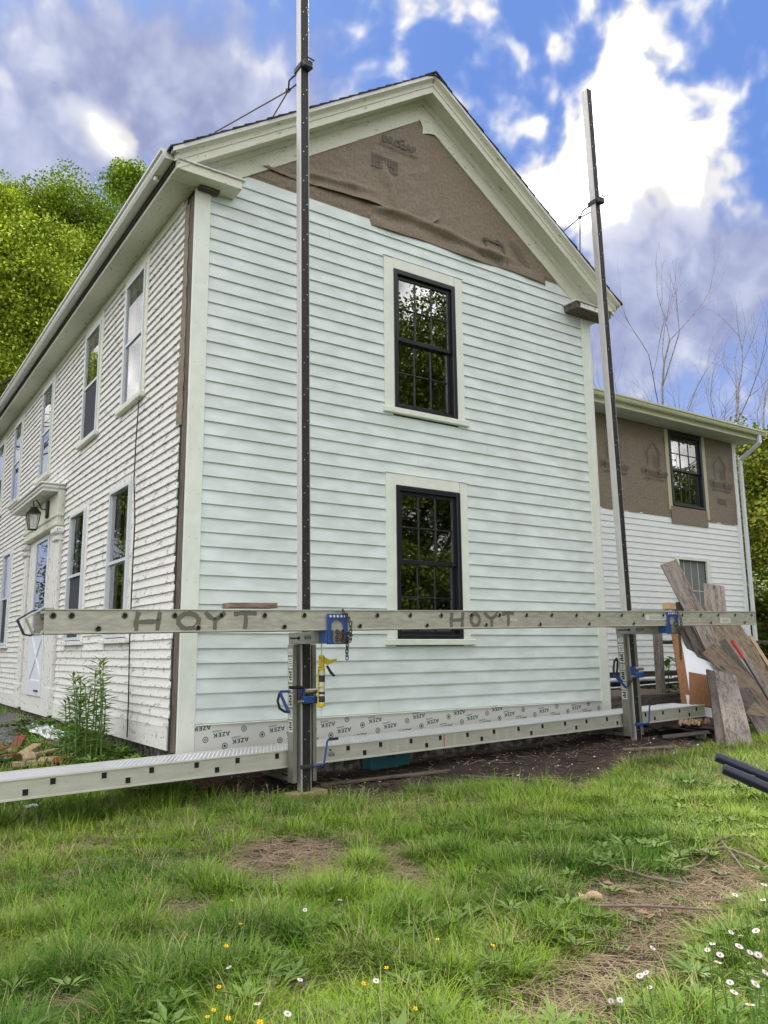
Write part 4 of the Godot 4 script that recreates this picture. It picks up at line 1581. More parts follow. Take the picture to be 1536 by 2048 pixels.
	loft(s, [Vector3(x0, 4.90, WZ - 6.4), Vector3(x0, 4.93, WZ - 6.4), Vector3(x0, 5.43, WZ - 3.0), Vector3(x0, 5.39, WZ - 3.0)], [Vector3(x1 + 0.28, 4.90, WZ - 6.4), Vector3(x1 + 0.28, 4.93, WZ - 6.4), Vector3(x1 + 0.28, 5.43, WZ - 3.0), Vector3(x1 + 0.28, 5.39, WZ - 3.0)])
	obj("roof", s, M.shingle, h)
	s = mb()
	for sd in 2:
		var xa := x1 - 0.12 if sd == 1 else x0
		loft(s, [Vector3(xa, 4.76, WZ - 0.02), Vector3(xa, 4.76, WZ - 5.98), Vector3(xa, 5.37, WZ - 3.0)], [Vector3(xa + 0.1, 4.76, WZ - 0.02), Vector3(xa + 0.1, 4.76, WZ - 5.98), Vector3(xa + 0.1, 5.37, WZ - 3.0)])
	obj("gable_ends", s, M.sheathing, h)
	# corner post and downspout
	s = mb()
	bb(s, Vector3(x1 - 0.08, 0.32, WZ + 0.001), Vector3(x1 + 0.02, 4.745, WZ + 0.03), 0.004)
	obj("corner_post", s, M.vinyl, h)
	s = mb()
	bar(s, Vector3(x1 + 0.10, 4.83, WZ + 0.49), Vector3(x1 + 0.10, 4.66, WZ + 0.49), 0.075, 0.055, Vector3(0, 0, 1), 0.008)
	bar(s, Vector3(x1 + 0.10, 4.68, WZ + 0.49), Vector3(x1 + 0.06, 4.42, WZ + 0.10), 0.075, 0.055, Vector3(0, 0.5, 1), 0.008)
	bar(s, Vector3(x1 + 0.06, 4.44, WZ + 0.085), Vector3(x1 + 0.06, 0.2, WZ + 0.085), 0.075, 0.055, Vector3(0, 0, 1), 0.008)
	obj("downspout", s, M.storm_frame, h)
	# pipes and cables low on the wall
	s = mb()
	tube(s, [Vector3(5.6, 0.36, WZ + 0.08), Vector3(9.6, 0.36, WZ + 0.08)], 0.035, 8)
	tube(s, [Vector3(5.6, 0.28, WZ + 0.12), Vector3(7.6, 0.25, WZ + 0.16), Vector3(9.6, 0.30, WZ + 0.10)], 0.014, 6)
	obj("pipes", s, M.storm_frame, h)

# ---------------------------------------------------------------- pump jack scaffolding
const PZ := 0.75

func lean_basis(foot: Vector3, top: Vector3) -> Basis:
	var y := (top - foot).normalized()
	var z := Vector3(0, 0, 1)
	var x := y.cross(z).normalized()
	return Basis(x, y, x.cross(y))

func build_pole(foot: Vector3, top: Vector3, clamp_y: float, label: String, knot: Vector3, feet: Array) -> void:
	var o := thing("scaffold_pole", label, "scaffold pole", foot, "aluminium pump jack poles")
	o.basis = lean_basis(foot, top)
	var L := foot.distance_to(top)
	var hw := 0.044
	var s := mb()
	bx(s, at(0, L * 0.5, -0.002), Vector3(hw * 2, L, hw * 2 - 0.006), 0.006, Vector2(rng.randf(), rng.randf()))
	obj("post", s, M.pole_metal, o)
	# raised lips beside the rubber strip
	s = mb()
	for q in [-1.0, 1.0]:
		bx(s, at(q * 0.0415, L * 0.5, hw - 0.002), Vector3(0.007, L, 0.01), 0.002)
	obj("edge_lips", s, M.pole_metal, o)
	s = mb()
	bx(s, at(0, L * 0.5, hw + 0.0005), Vector3(0.074, L, 0.011), 0.002)
	var rub := obj("rubber_strip", s, M.black_rubber, o)
	s = mb()
	var i := 0
	var y := 0.12
	while y < L:
		tube(s, [Vector3(-0.016 if i % 2 == 0 else 0.018, y, hw + 0.005), Vector3(-0.016 if i % 2 == 0 else 0.018, y, hw + 0.0085)], 0.006, 6)
		y += 0.062 if i % 2 == 0 else 0.235
		i += 1
	obj("rivets", s, M.bright_steel, rub)
	# brace clamp near the top with its tie to the roof
	s = mb()
	for q in [-1.0, 1.0]:
		bx(s, at(q * 0.052, clamp_y, 0.0), Vector3(0.010, 0.05, 0.13), 0.002)
	bx(s, at(0, clamp_y, -0.058), Vector3(0.10, 0.05, 0.010), 0.002)
	bx(s, at(0.012, clamp_y + 0.005, 0.085), Vector3(0.10, 0.075, 0.05), 0.008)
	bar(s, Vector3(-0.02, clamp_y + 0.055, 0.12), Vector3(0.06, clamp_y + 0.035, 0.13), 0.012, 0.012, Vector3(0, 0, 1), 0.002)
	obj("brace_clamp", s, M.dark_steel, o)
	var inv := o.transform.affine_inverse()
	var k := inv * knot
	s = mb()
	tube(s, [Vector3(-0.03, clamp_y - 0.02, -0.06), Vector3(-0.05, clamp_y - 0.03, -0.11), (k + Vector3(-0.03, clamp_y, -0.05)) * 0.5 + Vector3(-0.04, -0.01, 0), k], 0.009, 6)
	tube(s, [k, Vector3(0.02, clamp_y - 0.07, -0.05)], 0.008, 6)
	obj("hook", s, M.dark_steel, o)
	s = mb()
	tube(s, [k + Vector3(-0.03, 0.0, 0), k, k + Vector3(0.02, 0.02, 0)], [0.016, 0.024, 0.014], 6)
	obj("knot", s, M.rope, o)
	s = mb()
	for f in feet:      # carried on a little so that they reach the shingles
		tube(s, [k, k + (inv * f - k) * 1.22], 0.0085, 6)
	obj("tie_rods", s, M.rope, o)

func ellipse_badge(parent: Node, c: Vector3, n: Vector3, along: Vector3, up: Vector3, w: float, h: float, words: String) -> void:
	var s := mb()
	for a in 24:
		var a0 := TAU * a / 24
		var a1 := TAU * (a + 1) / 24
		var p0 := c + along * cos(a0) * w + up * sin(a0) * h
		var p1 := c + along * cos(a1) * w + up * sin(a1) * h
		quad(s, p0, p1, c + (p1 - c) * 0.80, c + (p0 - c) * 0.80, n)
	obj("badge", s, M.sticker_ink, parent)
	text_mesh(words, h * 0.9, M.sticker_ink, parent, Transform3D(Basis(along, up, n), c), true, "badge_lettering")

func build_jack(base: Vector3, bas: Basis, label: String, foot_up: bool) -> void:
	# channel that rides the pole, bench arm out towards the yard, plank bracket in towards the wall
	var o := thing("pump_jack", label, "pump jack", base, "pump jacks on the poles")
	o.basis = bas
	var H := 1.12
	var s := mb()
	for q in [-1.0, 1.0]:
		bx(s, at(q * 0.108 - 0.008, H * 0.5, -0.012), Vector3(0.006, H, 0.09), 0.0015, Vector2(rng.randf(), rng.randf()))
		bx(s, at(q * 0.090 - 0.008, H * 0.5, 0.031), Vector3(0.030, H, 0.006), 0.0015, Vector2(rng.randf(), rng.randf()))
	bx(s, at(-0.008, H * 0.5, -0.058), Vector3(0.222, H, 0.006), 0.0015)
	var ch := obj("channel", s, M.jack_metal, o)
	# stickers on the outer face of the channel
	var st := [[1.06, 0.05, 0], [0.97, 0.09, 0], [0.86, 0.10, 1], [0.76, 0.06, 0], [0.66, 0.11, 1], [0.55, 0.08, 0], [0.45, 0.09, 1]]
	for e in st:
		s = mb()
		bx(s, at(-0.1195, e[0], -0.012), Vector3(0.0008, e[1], 0.07))
		var stk := obj("sticker", s, M.sticker_white, ch)
		s = mb()
		for r in 4:
			bx(s, at(-0.1201, e[0] + e[1] * (0.32 - 0.2 * r), -0.014 + 0.006 * (r % 2)), Vector3(0.0006, e[1] * (0.16 if e[2] == 1 else 0.07), 0.05 - 0.012 * (r % 2)))
		obj("sticker_print", s, M.sticker_ink, ch)
	# bench arm
	s = mb()
	bx(s, at(-0.045, H + 0.052, 0.29), Vector3(0.105, 0.10, 0.76), 0.003, Vector2(rng.randf(), rng.randf()))
	var arm := obj("bench_arm", s, M.jack_metal, o)
	s = mb()
	bx(s, at(-0.0985, H + 0.052, 0.02), Vector3(0.001, 0.014, 0.16))
	tube(s, [Vector3(-0.097, H + 0.052, 0.10), Vector3(-0.109, H + 0.052, 0.10)], 0.013, 10)
	obj("slot", s, M.hole_dark, arm)
	ellipse_badge(arm, Vector3(-0.0982, H + 0.054, 0.25), Vector3(-1, 0, 0), Vector3(0, 0, 1), Vector3(0, 1, 0), 0.058, 0.022, "WERNER")
	# end plate that stops the bench plank
	var cl := group_node("bench_clip", o)
	s = mb()
	var hole := PackedVector2Array()
	var cx := -0.055
	var y0 := H + 0.02
	for p in [Vector2(-0.095, 0), Vector2(-0.06, 0), Vector2(-0.06, 0.04)]:
		pass
	bx(s, at(cx - 0.075, y0 + 0.085, 0.655), Vector3(0.035, 0.17, 0.012), 0.002)
	bx(s, at(cx + 0.075, y0 + 0.085, 0.655), Vector3(0.035, 0.17, 0.012), 0.002)
	bx(s, at(cx, y0 + 0.190, 0.655), Vector3(0.185, 0.045, 0.012), 0.004)
	bx(s, at(cx, y0 - 0.010, 0.652), Vector3(0.185, 0.030, 0.030), 0.003)
	for a in 8:      # arched underside of the opening
		var t0 := PI * a / 8
		var t1 := PI * (a + 1) / 8
		var p0 := Vector3(cx + cos(t0) * 0.0575, y0 + 0.115 + sin(t0) * 0.054, 0.6615)
		var p1 := Vector3(cx + cos(t1) * 0.0575, y0 + 0.115 + sin(t1) * 0.054, 0.6615)
		quad(s, p0, p1, Vector3(p1.x, y0 + 0.17, 0.6615), Vector3(p0.x, y0 + 0.17, 0.6615), Vector3(0, 0, 1))
	bx(s, at(cx - 0.10, y0 + 0.03, 0.60), Vector3(0.012, 0.09, 0.12), 0.002)
	obj("clip_plate", s, M.blue_enamel, cl)
	s = mb()
	for k in 5:
		tube(s, [Vector3(cx - 0.066 + k * 0.033, y0 + 0.192, 0.6605), Vector3(cx - 0.066 + k * 0.033, y0 + 0.192, 0.6618)], 0.0105, 12)
	obj("clip_holes", s, M.sticker_white, cl)
	# bracket towards the wall that carries the plank
	s = mb()
	bx(s, at(-0.03, 0.045, -0.36), Vector3(0.10, 0.105, 0.56), 0.003, Vector2(rng.randf(), rng.randf()))
	var br := obj("plank_bracket", s, M.jack_metal, o)
	s = mb()
	bx(s, at(-0.0805, 0.04, -0.18), Vector3(0.001, 0.013, 0.13))
	obj("slot", s, M.hole_dark, br)
	ellipse_badge(br, Vector3(-0.0808, 0.055, -0.46), Vector3(-1, 0, 0), Vector3(0, 0, 1), Vector3(0, 1, 0), 0.05, 0.02, "WERNER")
	# winding unit: blue housing, bright roller, crank
	s = mb()
	bx(s, at(0.01, 0.665, 0.085), Vector3(0.135, 0.06, 0.075), 0.006)
	bx(s, at(-0.055, 0.715, 0.080), Vector3(0.022, 0.10, 0.06), 0.004)
	obj("winch_housing", s, M.blue_enamel, o)
	s = mb()
	tube(s, [Vector3(-0.048, 0.735, 0.10), Vector3(0.085, 0.735, 0.10)], 0.022, 14)
	tube(s, [Vector3(-0.115, 0.655, 0.105), Vector3(-0.06, 0.655, 0.105)], 0.012, 10)
	obj("roller", s, M.bright_steel, o)
	s = mb()
	if foot_up:
		bar(s, Vector3(-0.112, 0.655, 0.105), Vector3(-0.05, 0.76, 0.105), 0.024, 0.010, Vector3(0.6, -0.3, 1), 0.003)
		tube(s, [Vector3(-0.055, 0.765, 0.105), Vector3(-0.10, 0.772, 0.105), Vector3(-0.19, 0.772, 0.105)], [0.012, 0.014, 0.013], 10)
	else:
		bar(s, Vector3(-0.06, 0.655, 0.105), Vector3(-0.20, 0.545, 0.105), 0.018, 0.010, Vector3(0, 0, 1), 0.003)
		bar(s, Vector3(-0.06, 0.685, 0.105), Vector3(-0.20, 0.575, 0.105), 0.008, 0.010, Vector3(0, 0, 1), 0.003)
	obj("crank", s, M.black_rubber, o)
	# foot pedal: blue stirrup hinged on the wall side
	var pd := group_node("foot_pedal", o)
	s = mb()
	if foot_up:
		bar(s, Vector3(-0.122, 0.735, -0.02), Vector3(-0.205, 0.735, -0.04), 0.02, 0.02, Vector3(0, 1, 0), 0.003)
		bar(s, Vector3(-0.205, 0.73, -0.04), Vector3(-0.13, 0.56, -0.02), 0.022, 0.02, Vector3(0, 0, 1), 0.003)
	else:
		bar(s, Vector3(-0.122, 0.53, 0.02), Vector3(-0.29, 0.68, 0.0), 0.022, 0.02, Vector3(0, 0, 1), 0.003)
		bar(s, Vector3(-0.122, 0.60, -0.03), Vector3(-0.22, 0.68, -0.05), 0.022, 0.02, Vector3(0, 0, 1), 0.003)
	obj("pedal_arm", s, M.blue_enamel, pd)
	s = mb()
	if foot_up:
		tube(s, [Vector3(-0.205, 0.73, -0.04), Vector3(-0.222, 0.66, -0.045), Vector3(-0.205, 0.60, -0.04), Vector3(-0.165, 0.572, -0.03), Vector3(-0.125, 0.565, -0.02)], 0.011, 8)
	else:
		tube(s, [Vector3(-0.29, 0.69, 0.0), Vector3(-0.285, 0.76, 0.0), Vector3(-0.25, 0.83, -0.01), Vector3(-0.20, 0.855, -0.02), Vector3(-0.175, 0.82, -0.03), Vector3(-0.175, 0.74, -0.04), Vector3(-0.21, 0.68, -0.03), Vector3(-0.29, 0.69, 0.0)], 0.013, 8)
	obj("pedal_loop", s, M.black_rubber, pd)
	# lower gripper with its crank
	s = mb()
	bx(s, at(-0.005, 0.125, 0.066), Vector3(0.11, 0.032, 0.045), 0.006)
	obj("gripper", s, M.dark_steel if foot_up else M.blue_enamel, o)
	s = mb()
	tube(s, [Vector3(0.05, 0.125, 0.075), Vector3(0.135, 0.13, 0.085), Vector3(0.145, 0.145, 0.085), Vector3(0.175, 0.315, 0.085), Vector3(0.188, 0.328, 0.085)], 0.009, 8)
	obj("lower_crank", s, M.blue_enamel, o)
	s = mb()
	tube(s, [Vector3(0.19, 0.328, 0.085), Vector3(0.275, 0.332, 0.095)], 0.0115, 8)
	obj("crank_grip", s, M.black_rubber, o)

func chain_link(s: SurfaceTool, c: Vector3, axis: Vector3, side: Vector3, L := 0.030, w := 0.011, r := 0.0042) -> void:
	var pts := []
	for a in 13:
		var t := TAU * a / 12
		var q := c + side * cos(t) * w + axis * (sin(t) * w + (1.0 if sin(t) > 0.001 else (-1.0 if sin(t) < -0.001 else 0.0)) * (L * 0.5 - w))
		pts.append(q)
	tube(s, pts, r, 5, false)

func build_chain(at_: Vector3, label: String, wad: bool, n: int) -> void:
	var o := thing("chain", label, "chain", at_)
	for i in n:
		var s := mb()
		var turn := rng.randf_range(-0.2, 0.2)
		var sd := Vector3(1, 0, 0) if i % 2 == 0 else Vector3(0.1, 0, 1)
		chain_link(s, Vector3(0.002 * sin(i * 1.0), -0.0245 * i, 0), Vector3(turn * 0.2, 1, 0).normalized(), sd.normalized(), 0.036, 0.0115)
		obj("link", s, M.steel_chain, o)
	for i in (16 if wad else 7):
		var s := mb()
		var t := i / 15.0
		var c := Vector3(-0.045 + 0.07 * sin(i * 2.1), 0.02 + 0.035 * cos(i * 1.3), 0.012 + 0.012 * (i % 3))
		var ax := Vector3(sin(i * 2.7), cos(i * 1.9), 0.3).normalized()
		chain_link(s, c, ax, ax.cross(Vector3(0.2, 0.3, 1)).normalized(), 0.036, 0.0115)
		obj("link", s, M.steel_chain, o)
	for i in 6:
		var s := mb()
		var t := i / 5.0
		var c := Vector3(lerpf(0.02, -0.045, t) + 0.03 * sin(t * PI), lerpf(0.05, 0.21, t), 0.016)
		chain_link(s, c, Vector3(-0.3 + 0.6 * (1 - t), 1, 0).normalized(), Vector3(1, 0.2, 0).normalized() if i % 2 == 0 else Vector3(0, 0.1, 1).normalized(), 0.042, 0.0115)
		obj("link", s, M.steel_chain, o)

func hand_letters(s: SurfaceTool, words: Array, xf: Transform3D) -> void:
	for l in words:
		for st in l:
			var pts := []
			for i in st.size() - 1:
				for k in 4:
					pts.append((st[i] as Vector2).lerp(st[i + 1], k / 4.0) + Vector2(rng.randf_range(-1, 1), rng.randf_range(-1, 1)) * 0.0015)
			pts.append(st[st.size() - 1])
			for i in pts.size() - 1:
				var w := 0.030 + rng.randf_range(-0.005, 0.006)
				var a: Vector2 = pts[i]
				var b: Vector2 = pts[i + 1]
				var d := (b - a).normalized() * 0.006
				bar(s, xf * Vector3(a.x - d.x, a.y - d.y, 0.0004 + 0.00003 * i), xf * Vector3(b.x + d.x, b.y + d.y, 0.0004 + 0.00003 * i), w, 0.0006, xf.basis.z)

func letter_strokes(ch: String, x: float, y: float, w: float, h: float) -> Array:
	var P := func(u: float, v: float) -> Vector2: return Vector2(x + u * w, y + v * h)
	match ch:
		"H": return [[P.call(0.1, 0.98), P.call(0.0, 0.5), P.call(0.02, 0.0)], [P.call(0.95, 1.0), P.call(0.9, 0.5), P.call(0.85, 0.02)], [P.call(0.0, 0.46), P.call(0.9, 0.50)]]
		"O":
			var a := []
			for i in 13:
				var t := TAU * i / 12 + 1.9
				a.append(P.call(0.5 + 0.48 * cos(t), 0.5 + 0.46 * sin(t)))
			return [a]
		"Y": return [[P.call(0.0, 1.0), P.call(0.25, 0.72), P.call(0.5, 0.55)], [P.call(1.0, 1.0), P.call(0.75, 0.78), P.call(0.5, 0.55), P.call(0.48, 0.02)]]
		"T": return [[P.call(0.0, 0.92), P.call(0.5, 1.0), P.call(1.0, 0.96)], [P.call(0.5, 0.97), P.call(0.52, 0.5), P.call(0.47, 0.05)]]
	return []

func build_bench_plank() -> void:
	# upper plank, lying as a bench on the arms; near rail lettered by hand
	var zf := 1.385
	var a := on(88, 1243, 2, zf)
	var b := on(1512, 1236, 2, zf)
	var L := a.distance_to(b)
	var o := thing("bench_plank", "old aluminium scaffold plank hand lettered HOYT lying across the jack arms", "scaffold plank", a)
	var x := (b - a).normalized()
	o.basis = Basis(x, Vector3(0, 0, 1).cross(x).normalized(), Vector3(0, 0, 1))
	var H := 0.158
	for k in 2:
		var z := 0.0 if k == 0 else -0.31
		var s := mb()
		bx(s, at(L * 0.5, 0, z - 0.003), Vector3(L, H - 0.01, 0.005), 0.0, Vector2(rng.randf(), rng.randf()))
		bx(s, at(L * 0.5, H * 0.5 - 0.0025, z - 0.012 if k == 0 else z + 0.010), Vector3(L, 0.005, 0.034), 0.001)
		bx(s, at(L * 0.5, -H * 0.5 + 0.0025, z - 0.010 if k == 0 else z + 0.010), Vector3(L, 0.005, 0.038), 0.001)
		if k == 0:
			bx(s, at(L * 0.5, H * 0.5 - 0.004, z + 0.004), Vector3(L, 0.008, 0.008), 0.002)
			bx(s, at(L * 0.5, -H * 0.5 + 0.006, z + 0.004), Vector3(L, 0.010, 0.008), 0.002)
		var rail := obj("rail", s, M.old_plank_metal, o)
		if k == 0:
			rail.set_meta("label", "near rail lettered HOYT twice in smeared paint")
			s = mb()
			var words := []
			var first := [["H", 268, 325], ["O", 352, 402], ["Y", 408, 452], ["T", 466, 515]]
			var second := [["H", 900, 930], ["O", 940, 962], ["Y", 968, 1000], ["T", 1004, 1030]]
			for set_ in [first, second]:
				for e in set_:
					var p0 := o.transform.affine_inverse() * on(e[1], 1252, 2, zf)
					var p1 := o.transform.affine_inverse() * on(e[2], 1252, 2, zf)
					words.append(letter_strokes(e[0], p0.x + 0.012, -0.062, p1.x - p0.x - 0.024, 0.118))
			hand_letters(s, words, at(0, 0, 0.0005))
			obj("hand_lettering", s, M.smeared_paint, rail)
	# rungs with their round ends showing through the near rail
	var top_row := [105.6, 142.7, 249.0, 349.0, 442.0, 528.7, 608.0, 684.0, 754.0, 820.0, 882.0, 942.0, 998.5, 1052.6, 1103.0, 1152.5, 1198.0, 1243.0, 1286.0, 1326.0, 1364.0, 1401.0, 1436.0, 1470.0, 1503.0]
	var low_row := [196.6, 396.0, 568.0, 719.0, 853.0, 971.0, 1079.0, 1177.0, 1266.0, 1346.0, 1420.0, 1488.0]
	var inv := o.transform.affine_inverse()
	for r in 2:
		for px in (top_row if r == 0 else low_row):
			var p := inv * on(px, 1235, 2, zf)
			var c := Vector3(p.x, 0.038 if r == 0 else -0.048, 0)
			var s := mb()
			var ring := []
			tube(s, [c + Vector3(0, 0, 0.0), c + Vector3(0, 0, 0.010)], 0.0155, 14, false)
			for q in 14:
				var a0 := TAU * q / 14
				var a1 := TAU * (q + 1) / 14
				var d0 := Vector3(cos(a0), sin(a0), 0)
				var d1 := Vector3(cos(a1), sin(a1), 0)
				quad(s, c + d0 * 0.0235 + Vector3(0, 0, 0.001), c + d1 * 0.0235 + Vector3(0, 0, 0.001), c + d1 * 0.0155 + Vector3(0, 0, 0.010), c + d0 * 0.0155 + Vector3(0, 0, 0.010), Vector3(0, 0, 1))
				quad(s, c + d0 * 0.0150 + Vector3(0, 0, 0.0095), c + d1 * 0.0150 + Vector3(0, 0, 0.0095), c + d1 * 0.0140 + Vector3(0, 0, -0.2), c + d0 * 0.0140 + Vector3(0, 0, -0.2), -d0)
			tube(s, [c + Vector3(0, 0, -0.006), c + Vector3(0, 0, -0.304)], 0.0155, 8, true)
			var rg := obj("rung", s, M.hole_rim, o)
			var s2 := mb()
			for q in 14:
				var a0 := TAU * q / 14
				var a1 := TAU * (q + 1) / 14
				tri(s2, c + Vector3(0, 0, 0.0035), c + Vector3(cos(a0), sin(a0), 0) * 0.0150 + Vector3(0, 0, 0.0035), c + Vector3(cos(a1), sin(a1), 0) * 0.0150 + Vector3(0, 0, 0.0035), Vector3(0, 0, 1))
			obj("rung_bore", s2, M.hole_dark, rg)
	# deck strips between the rails
	for k in 3:
		var s := mb()
		bx(s, at(L * 0.5, H * 0.5 - 0.016, -0.065 - k * 0.088), Vector3(L - 0.05, 0.012, 0.078), 0.002)
		obj("deck_strip", s, M.old_plank_metal, o)
	# stickers along the far half
	for e in [[1291, 1336, 0.012, 0.055, "sticker_white"], [1374, 1400, -0.018, 0.04, "sticker_worn"], [1440, 1460, -0.026, 0.06, "sticker_white"], [1462, 1488, 0.030, 0.03, "sticker_worn"], [1020, 1034, -0.004, 0.018, "sticker_white"], [1496, 1506, 0.0, 0.05, "sticker_worn"]]:
		var p0 := inv * on(e[0], 1236, 2, zf)
		var p1 := inv * on(e[1], 1236, 2, zf)
		var s := mb()
		bx(s, at((p0.x + p1.x) * 0.5, e[2], 0.0004), Vector3(p1.x - p0.x, e[3], 0.0008))
		obj("sticker", s, M[e[4]], o)
		s = mb()
		for r in 3:
			bx(s, at((p0.x + p1.x) * 0.5, e[2] + e[3] * (0.25 - 0.25 * r), 0.0010), Vector3((p1.x - p0.x) * 0.7, e[3] * 0.06, 0.0005))
		obj("sticker_print", s, M.sticker_ink, o)
	# bent end shoes
	for z in [-0.018, -0.31]:
		var s := mb()
		var pts := [Vector3(0.06, H * 0.5 + 0.004, z), Vector3(-0.005, H * 0.5 + 0.006, z), Vector3(-0.105, 0.022, z), Vector3(-0.060, -H * 0.5 + 0.004, z), Vector3(-0.015, -H * 0.5 - 0.004, z), Vector3(0.0, -0.055, z)]
		for i in pts.size() - 1:
			bar(s, pts[i], pts[i + 1], 0.045, 0.010, Vector3(0, 0, 1).cross(pts[i + 1] - pts[i]), 0.002)
		obj("end_shoe", s, M.old_plank_metal if z > -0.1 else M.dark_steel, o)

func build_walk_plank() -> void:
	var zf := 0.655
	var a := on(-60, 1590.5, 2, zf)
	var b := on(1410, 1421, 2, zf)
	var L := a.distance_to(b)
	var o := thing("walk_plank", "wide aluminium walk plank with ribbed deck hung between poles and wall", "scaffold plank", a)
	var x := (b - a).normalized()
	o.basis = Basis(x, Vector3(0, 0, 1).cross(x).normalized(), Vector3(0, 0, 1))
	var H := 0.142
	var D := 0.45
	var inv := o.transform.affine_inverse()
	for k in 2:
		var z := 0.0 if k == 0 else -D
		var s := mb()
		bx(s, at(L * 0.5, 0, z - 0.003), Vector3(L, H - 0.012, 0.005), 0.0, Vector2(rng.randf(), rng.randf()))
		bx(s, at(L * 0.5, H * 0.5 - 0.003, z - (0.018 if k == 0 else -0.018)), Vector3(L, 0.006, 0.05), 0.001)
		bx(s, at(L * 0.5, -H * 0.5 + 0.003, z - (0.012 if k == 0 else -0.012)), Vector3(L, 0.006, 0.045), 0.001)
		if k == 0:
			bx(s, at(L * 0.5, H * 0.5 - 0.006, z + 0.004), Vector3(L, 0.012, 0.008), 0.003)
			bx(s, at(L * 0.5, -H * 0.5 + 0.007, z + 0.004), Vector3(L, 0.014, 0.008), 0.003)
		obj("rail", s, M.plank_metal, o)
	for k in 6:
		var s := mb()
		var z := -0.050 - k * 0.070
		bx(s, at(L * 0.5, H * 0.5 - 0.008, z), Vector3(L - 0.01, 0.008, 0.066), 0.002, Vector2(rng.randf(), rng.randf()))
		var st := obj("deck_strip", s, M.deck_metal, o)
		s = mb()
		for r in 2:
			var n := int(L / 0.035)
			for i in n:
				var c := Vector3(0.02 + i * 0.035 + r * 0.017, H * 0.5 - 0.004, z - 0.017 + r * 0.034)
				var tip := c + Vector3(0, 0.0045, 0)
				for q in 4:
					var d0 := Vector3(cos(q * PI / 2) * 0.011, 0, sin(q * PI / 2) * 0.007)
					var d1 := Vector3(cos((q + 1) * PI / 2) * 0.011, 0, sin((q + 1) * PI / 2) * 0.007)
					tri(s, tip, c + d0, c + d1, (d0 + d1 + Vector3(0, 0.014, 0)).normalized())
		var dm := obj("grip_dimples", s, M.deck_metal, st)
		dm.set_meta("kind", "stuff")
	var top_row := [-10.0, 105.5, 208.0, 303.0, 393.0, 475.0, 554.0, 627.0, 696.0, 761.0, 822.0, 880.6, 935.0, 988.0, 1037.0, 1085.0, 1130.0, 1173.0, 1214.0, 1253.0, 1291.0, 1326.0, 1359.0, 1393.0]
	var low_row := [51.0, 256.0, 434.0, 590.0, 729.0, 853.0, 963.0, 1062.0, 1152.0, 1234.0, 1309.0, 1378.0]
	for r in 2:
		for px in (top_row if r == 0 else low_row):
			var py := lerpf(1583.5, 1421.0, px / 1410.0)
			var p := inv * on(px, py, 2, zf)
			var c := Vector3(p.x, 0.030 if r == 0 else -0.024, 0)
			var s := mb()
			for e in [[0.022, 0, 0.006, 0.052], [-0.022, 0, 0.006, 0.052], [0, 0.024, 0.038, 0.005], [0, -0.024, 0.038, 0.005]]:
				bx(s, Transform3D(Basis(), c + Vector3(e[0], e[1], 0.002)), Vector3(e[2], e[3], 0.007), 0.002)
			bx(s, Transform3D(Basis(), c + Vector3(0, 0, -0.225)), Vector3(0.03, 0.03, 0.43))
			var rg := obj("rung", s, M.plank_metal, o)
			s = mb()
			bx(s, Transform3D(Basis(), c + Vector3(0, 0, -0.0003)), Vector3(0.038, 0.044, 0.0012))
			obj("rung_bore", s, M.hole_dark, rg)
	# labels
	for e in [[655, 668, 0.0, 0.03, "sticker_grey", ""], [773, 815, 0.0, 0.115, "sticker_worn", ""], [887, 931, 0.0, 0.105, "sticker_worn", ""], [993, 1034, 0.0, 0.10, "sticker_worn", ""]]:
		var py := lerpf(1583.5, 1421.0, e[0] / 1410.0)
		var p0 := inv * on(e[0], py, 2, zf)
		var p1 := inv * on(e[1], py, 2, zf)
		var s := mb()
		bx(s, at((p0.x + p1.x) * 0.5, e[2], 0.0004), Vector3(p1.x - p0.x, e[3], 0.0008))
		var sk := obj("sticker", s, M[e[4]], o)
		s = mb()
		for r in 9:
			for c in 2:
				if e[0] > 700:
					bx(s, at(lerpf(p0.x, p1.x, 0.28 + 0.46 * c), e[2] + e[3] * (0.40 - 0.1 * r), 0.0009), Vector3((p1.x - p0.x) * rng.randf_range(0.26, 0.40), e[3] * 0.035, 0.0004))
		if e[0] > 700:
			obj("sticker_print", s, M.sticker_grey, o)
	var q0 := inv * on(887, lerpf(1583.5, 1421.0, 887 / 1410.0), 2, zf)
	var so := mb()
	bx(so, at(q0.x + 0.008, 0, 0.001), Vector3(0.014, 0.105, 0.0008))
	obj("sticker", so, M.sticker_orange, o)
	var q1 := inv * on(663, 1506, 2, zf)
	text_mesh("USA", 0.026, M.sticker_ink, o, at(q1.x, -0.012, 0.0012))
	so = mb()
	bx(so, at(q1.x - 0.012, 0.030, 0.0012), Vector3(0.022, 0.014, 0.0006))
	obj("printed_flag", so, M.sticker_ink, o)

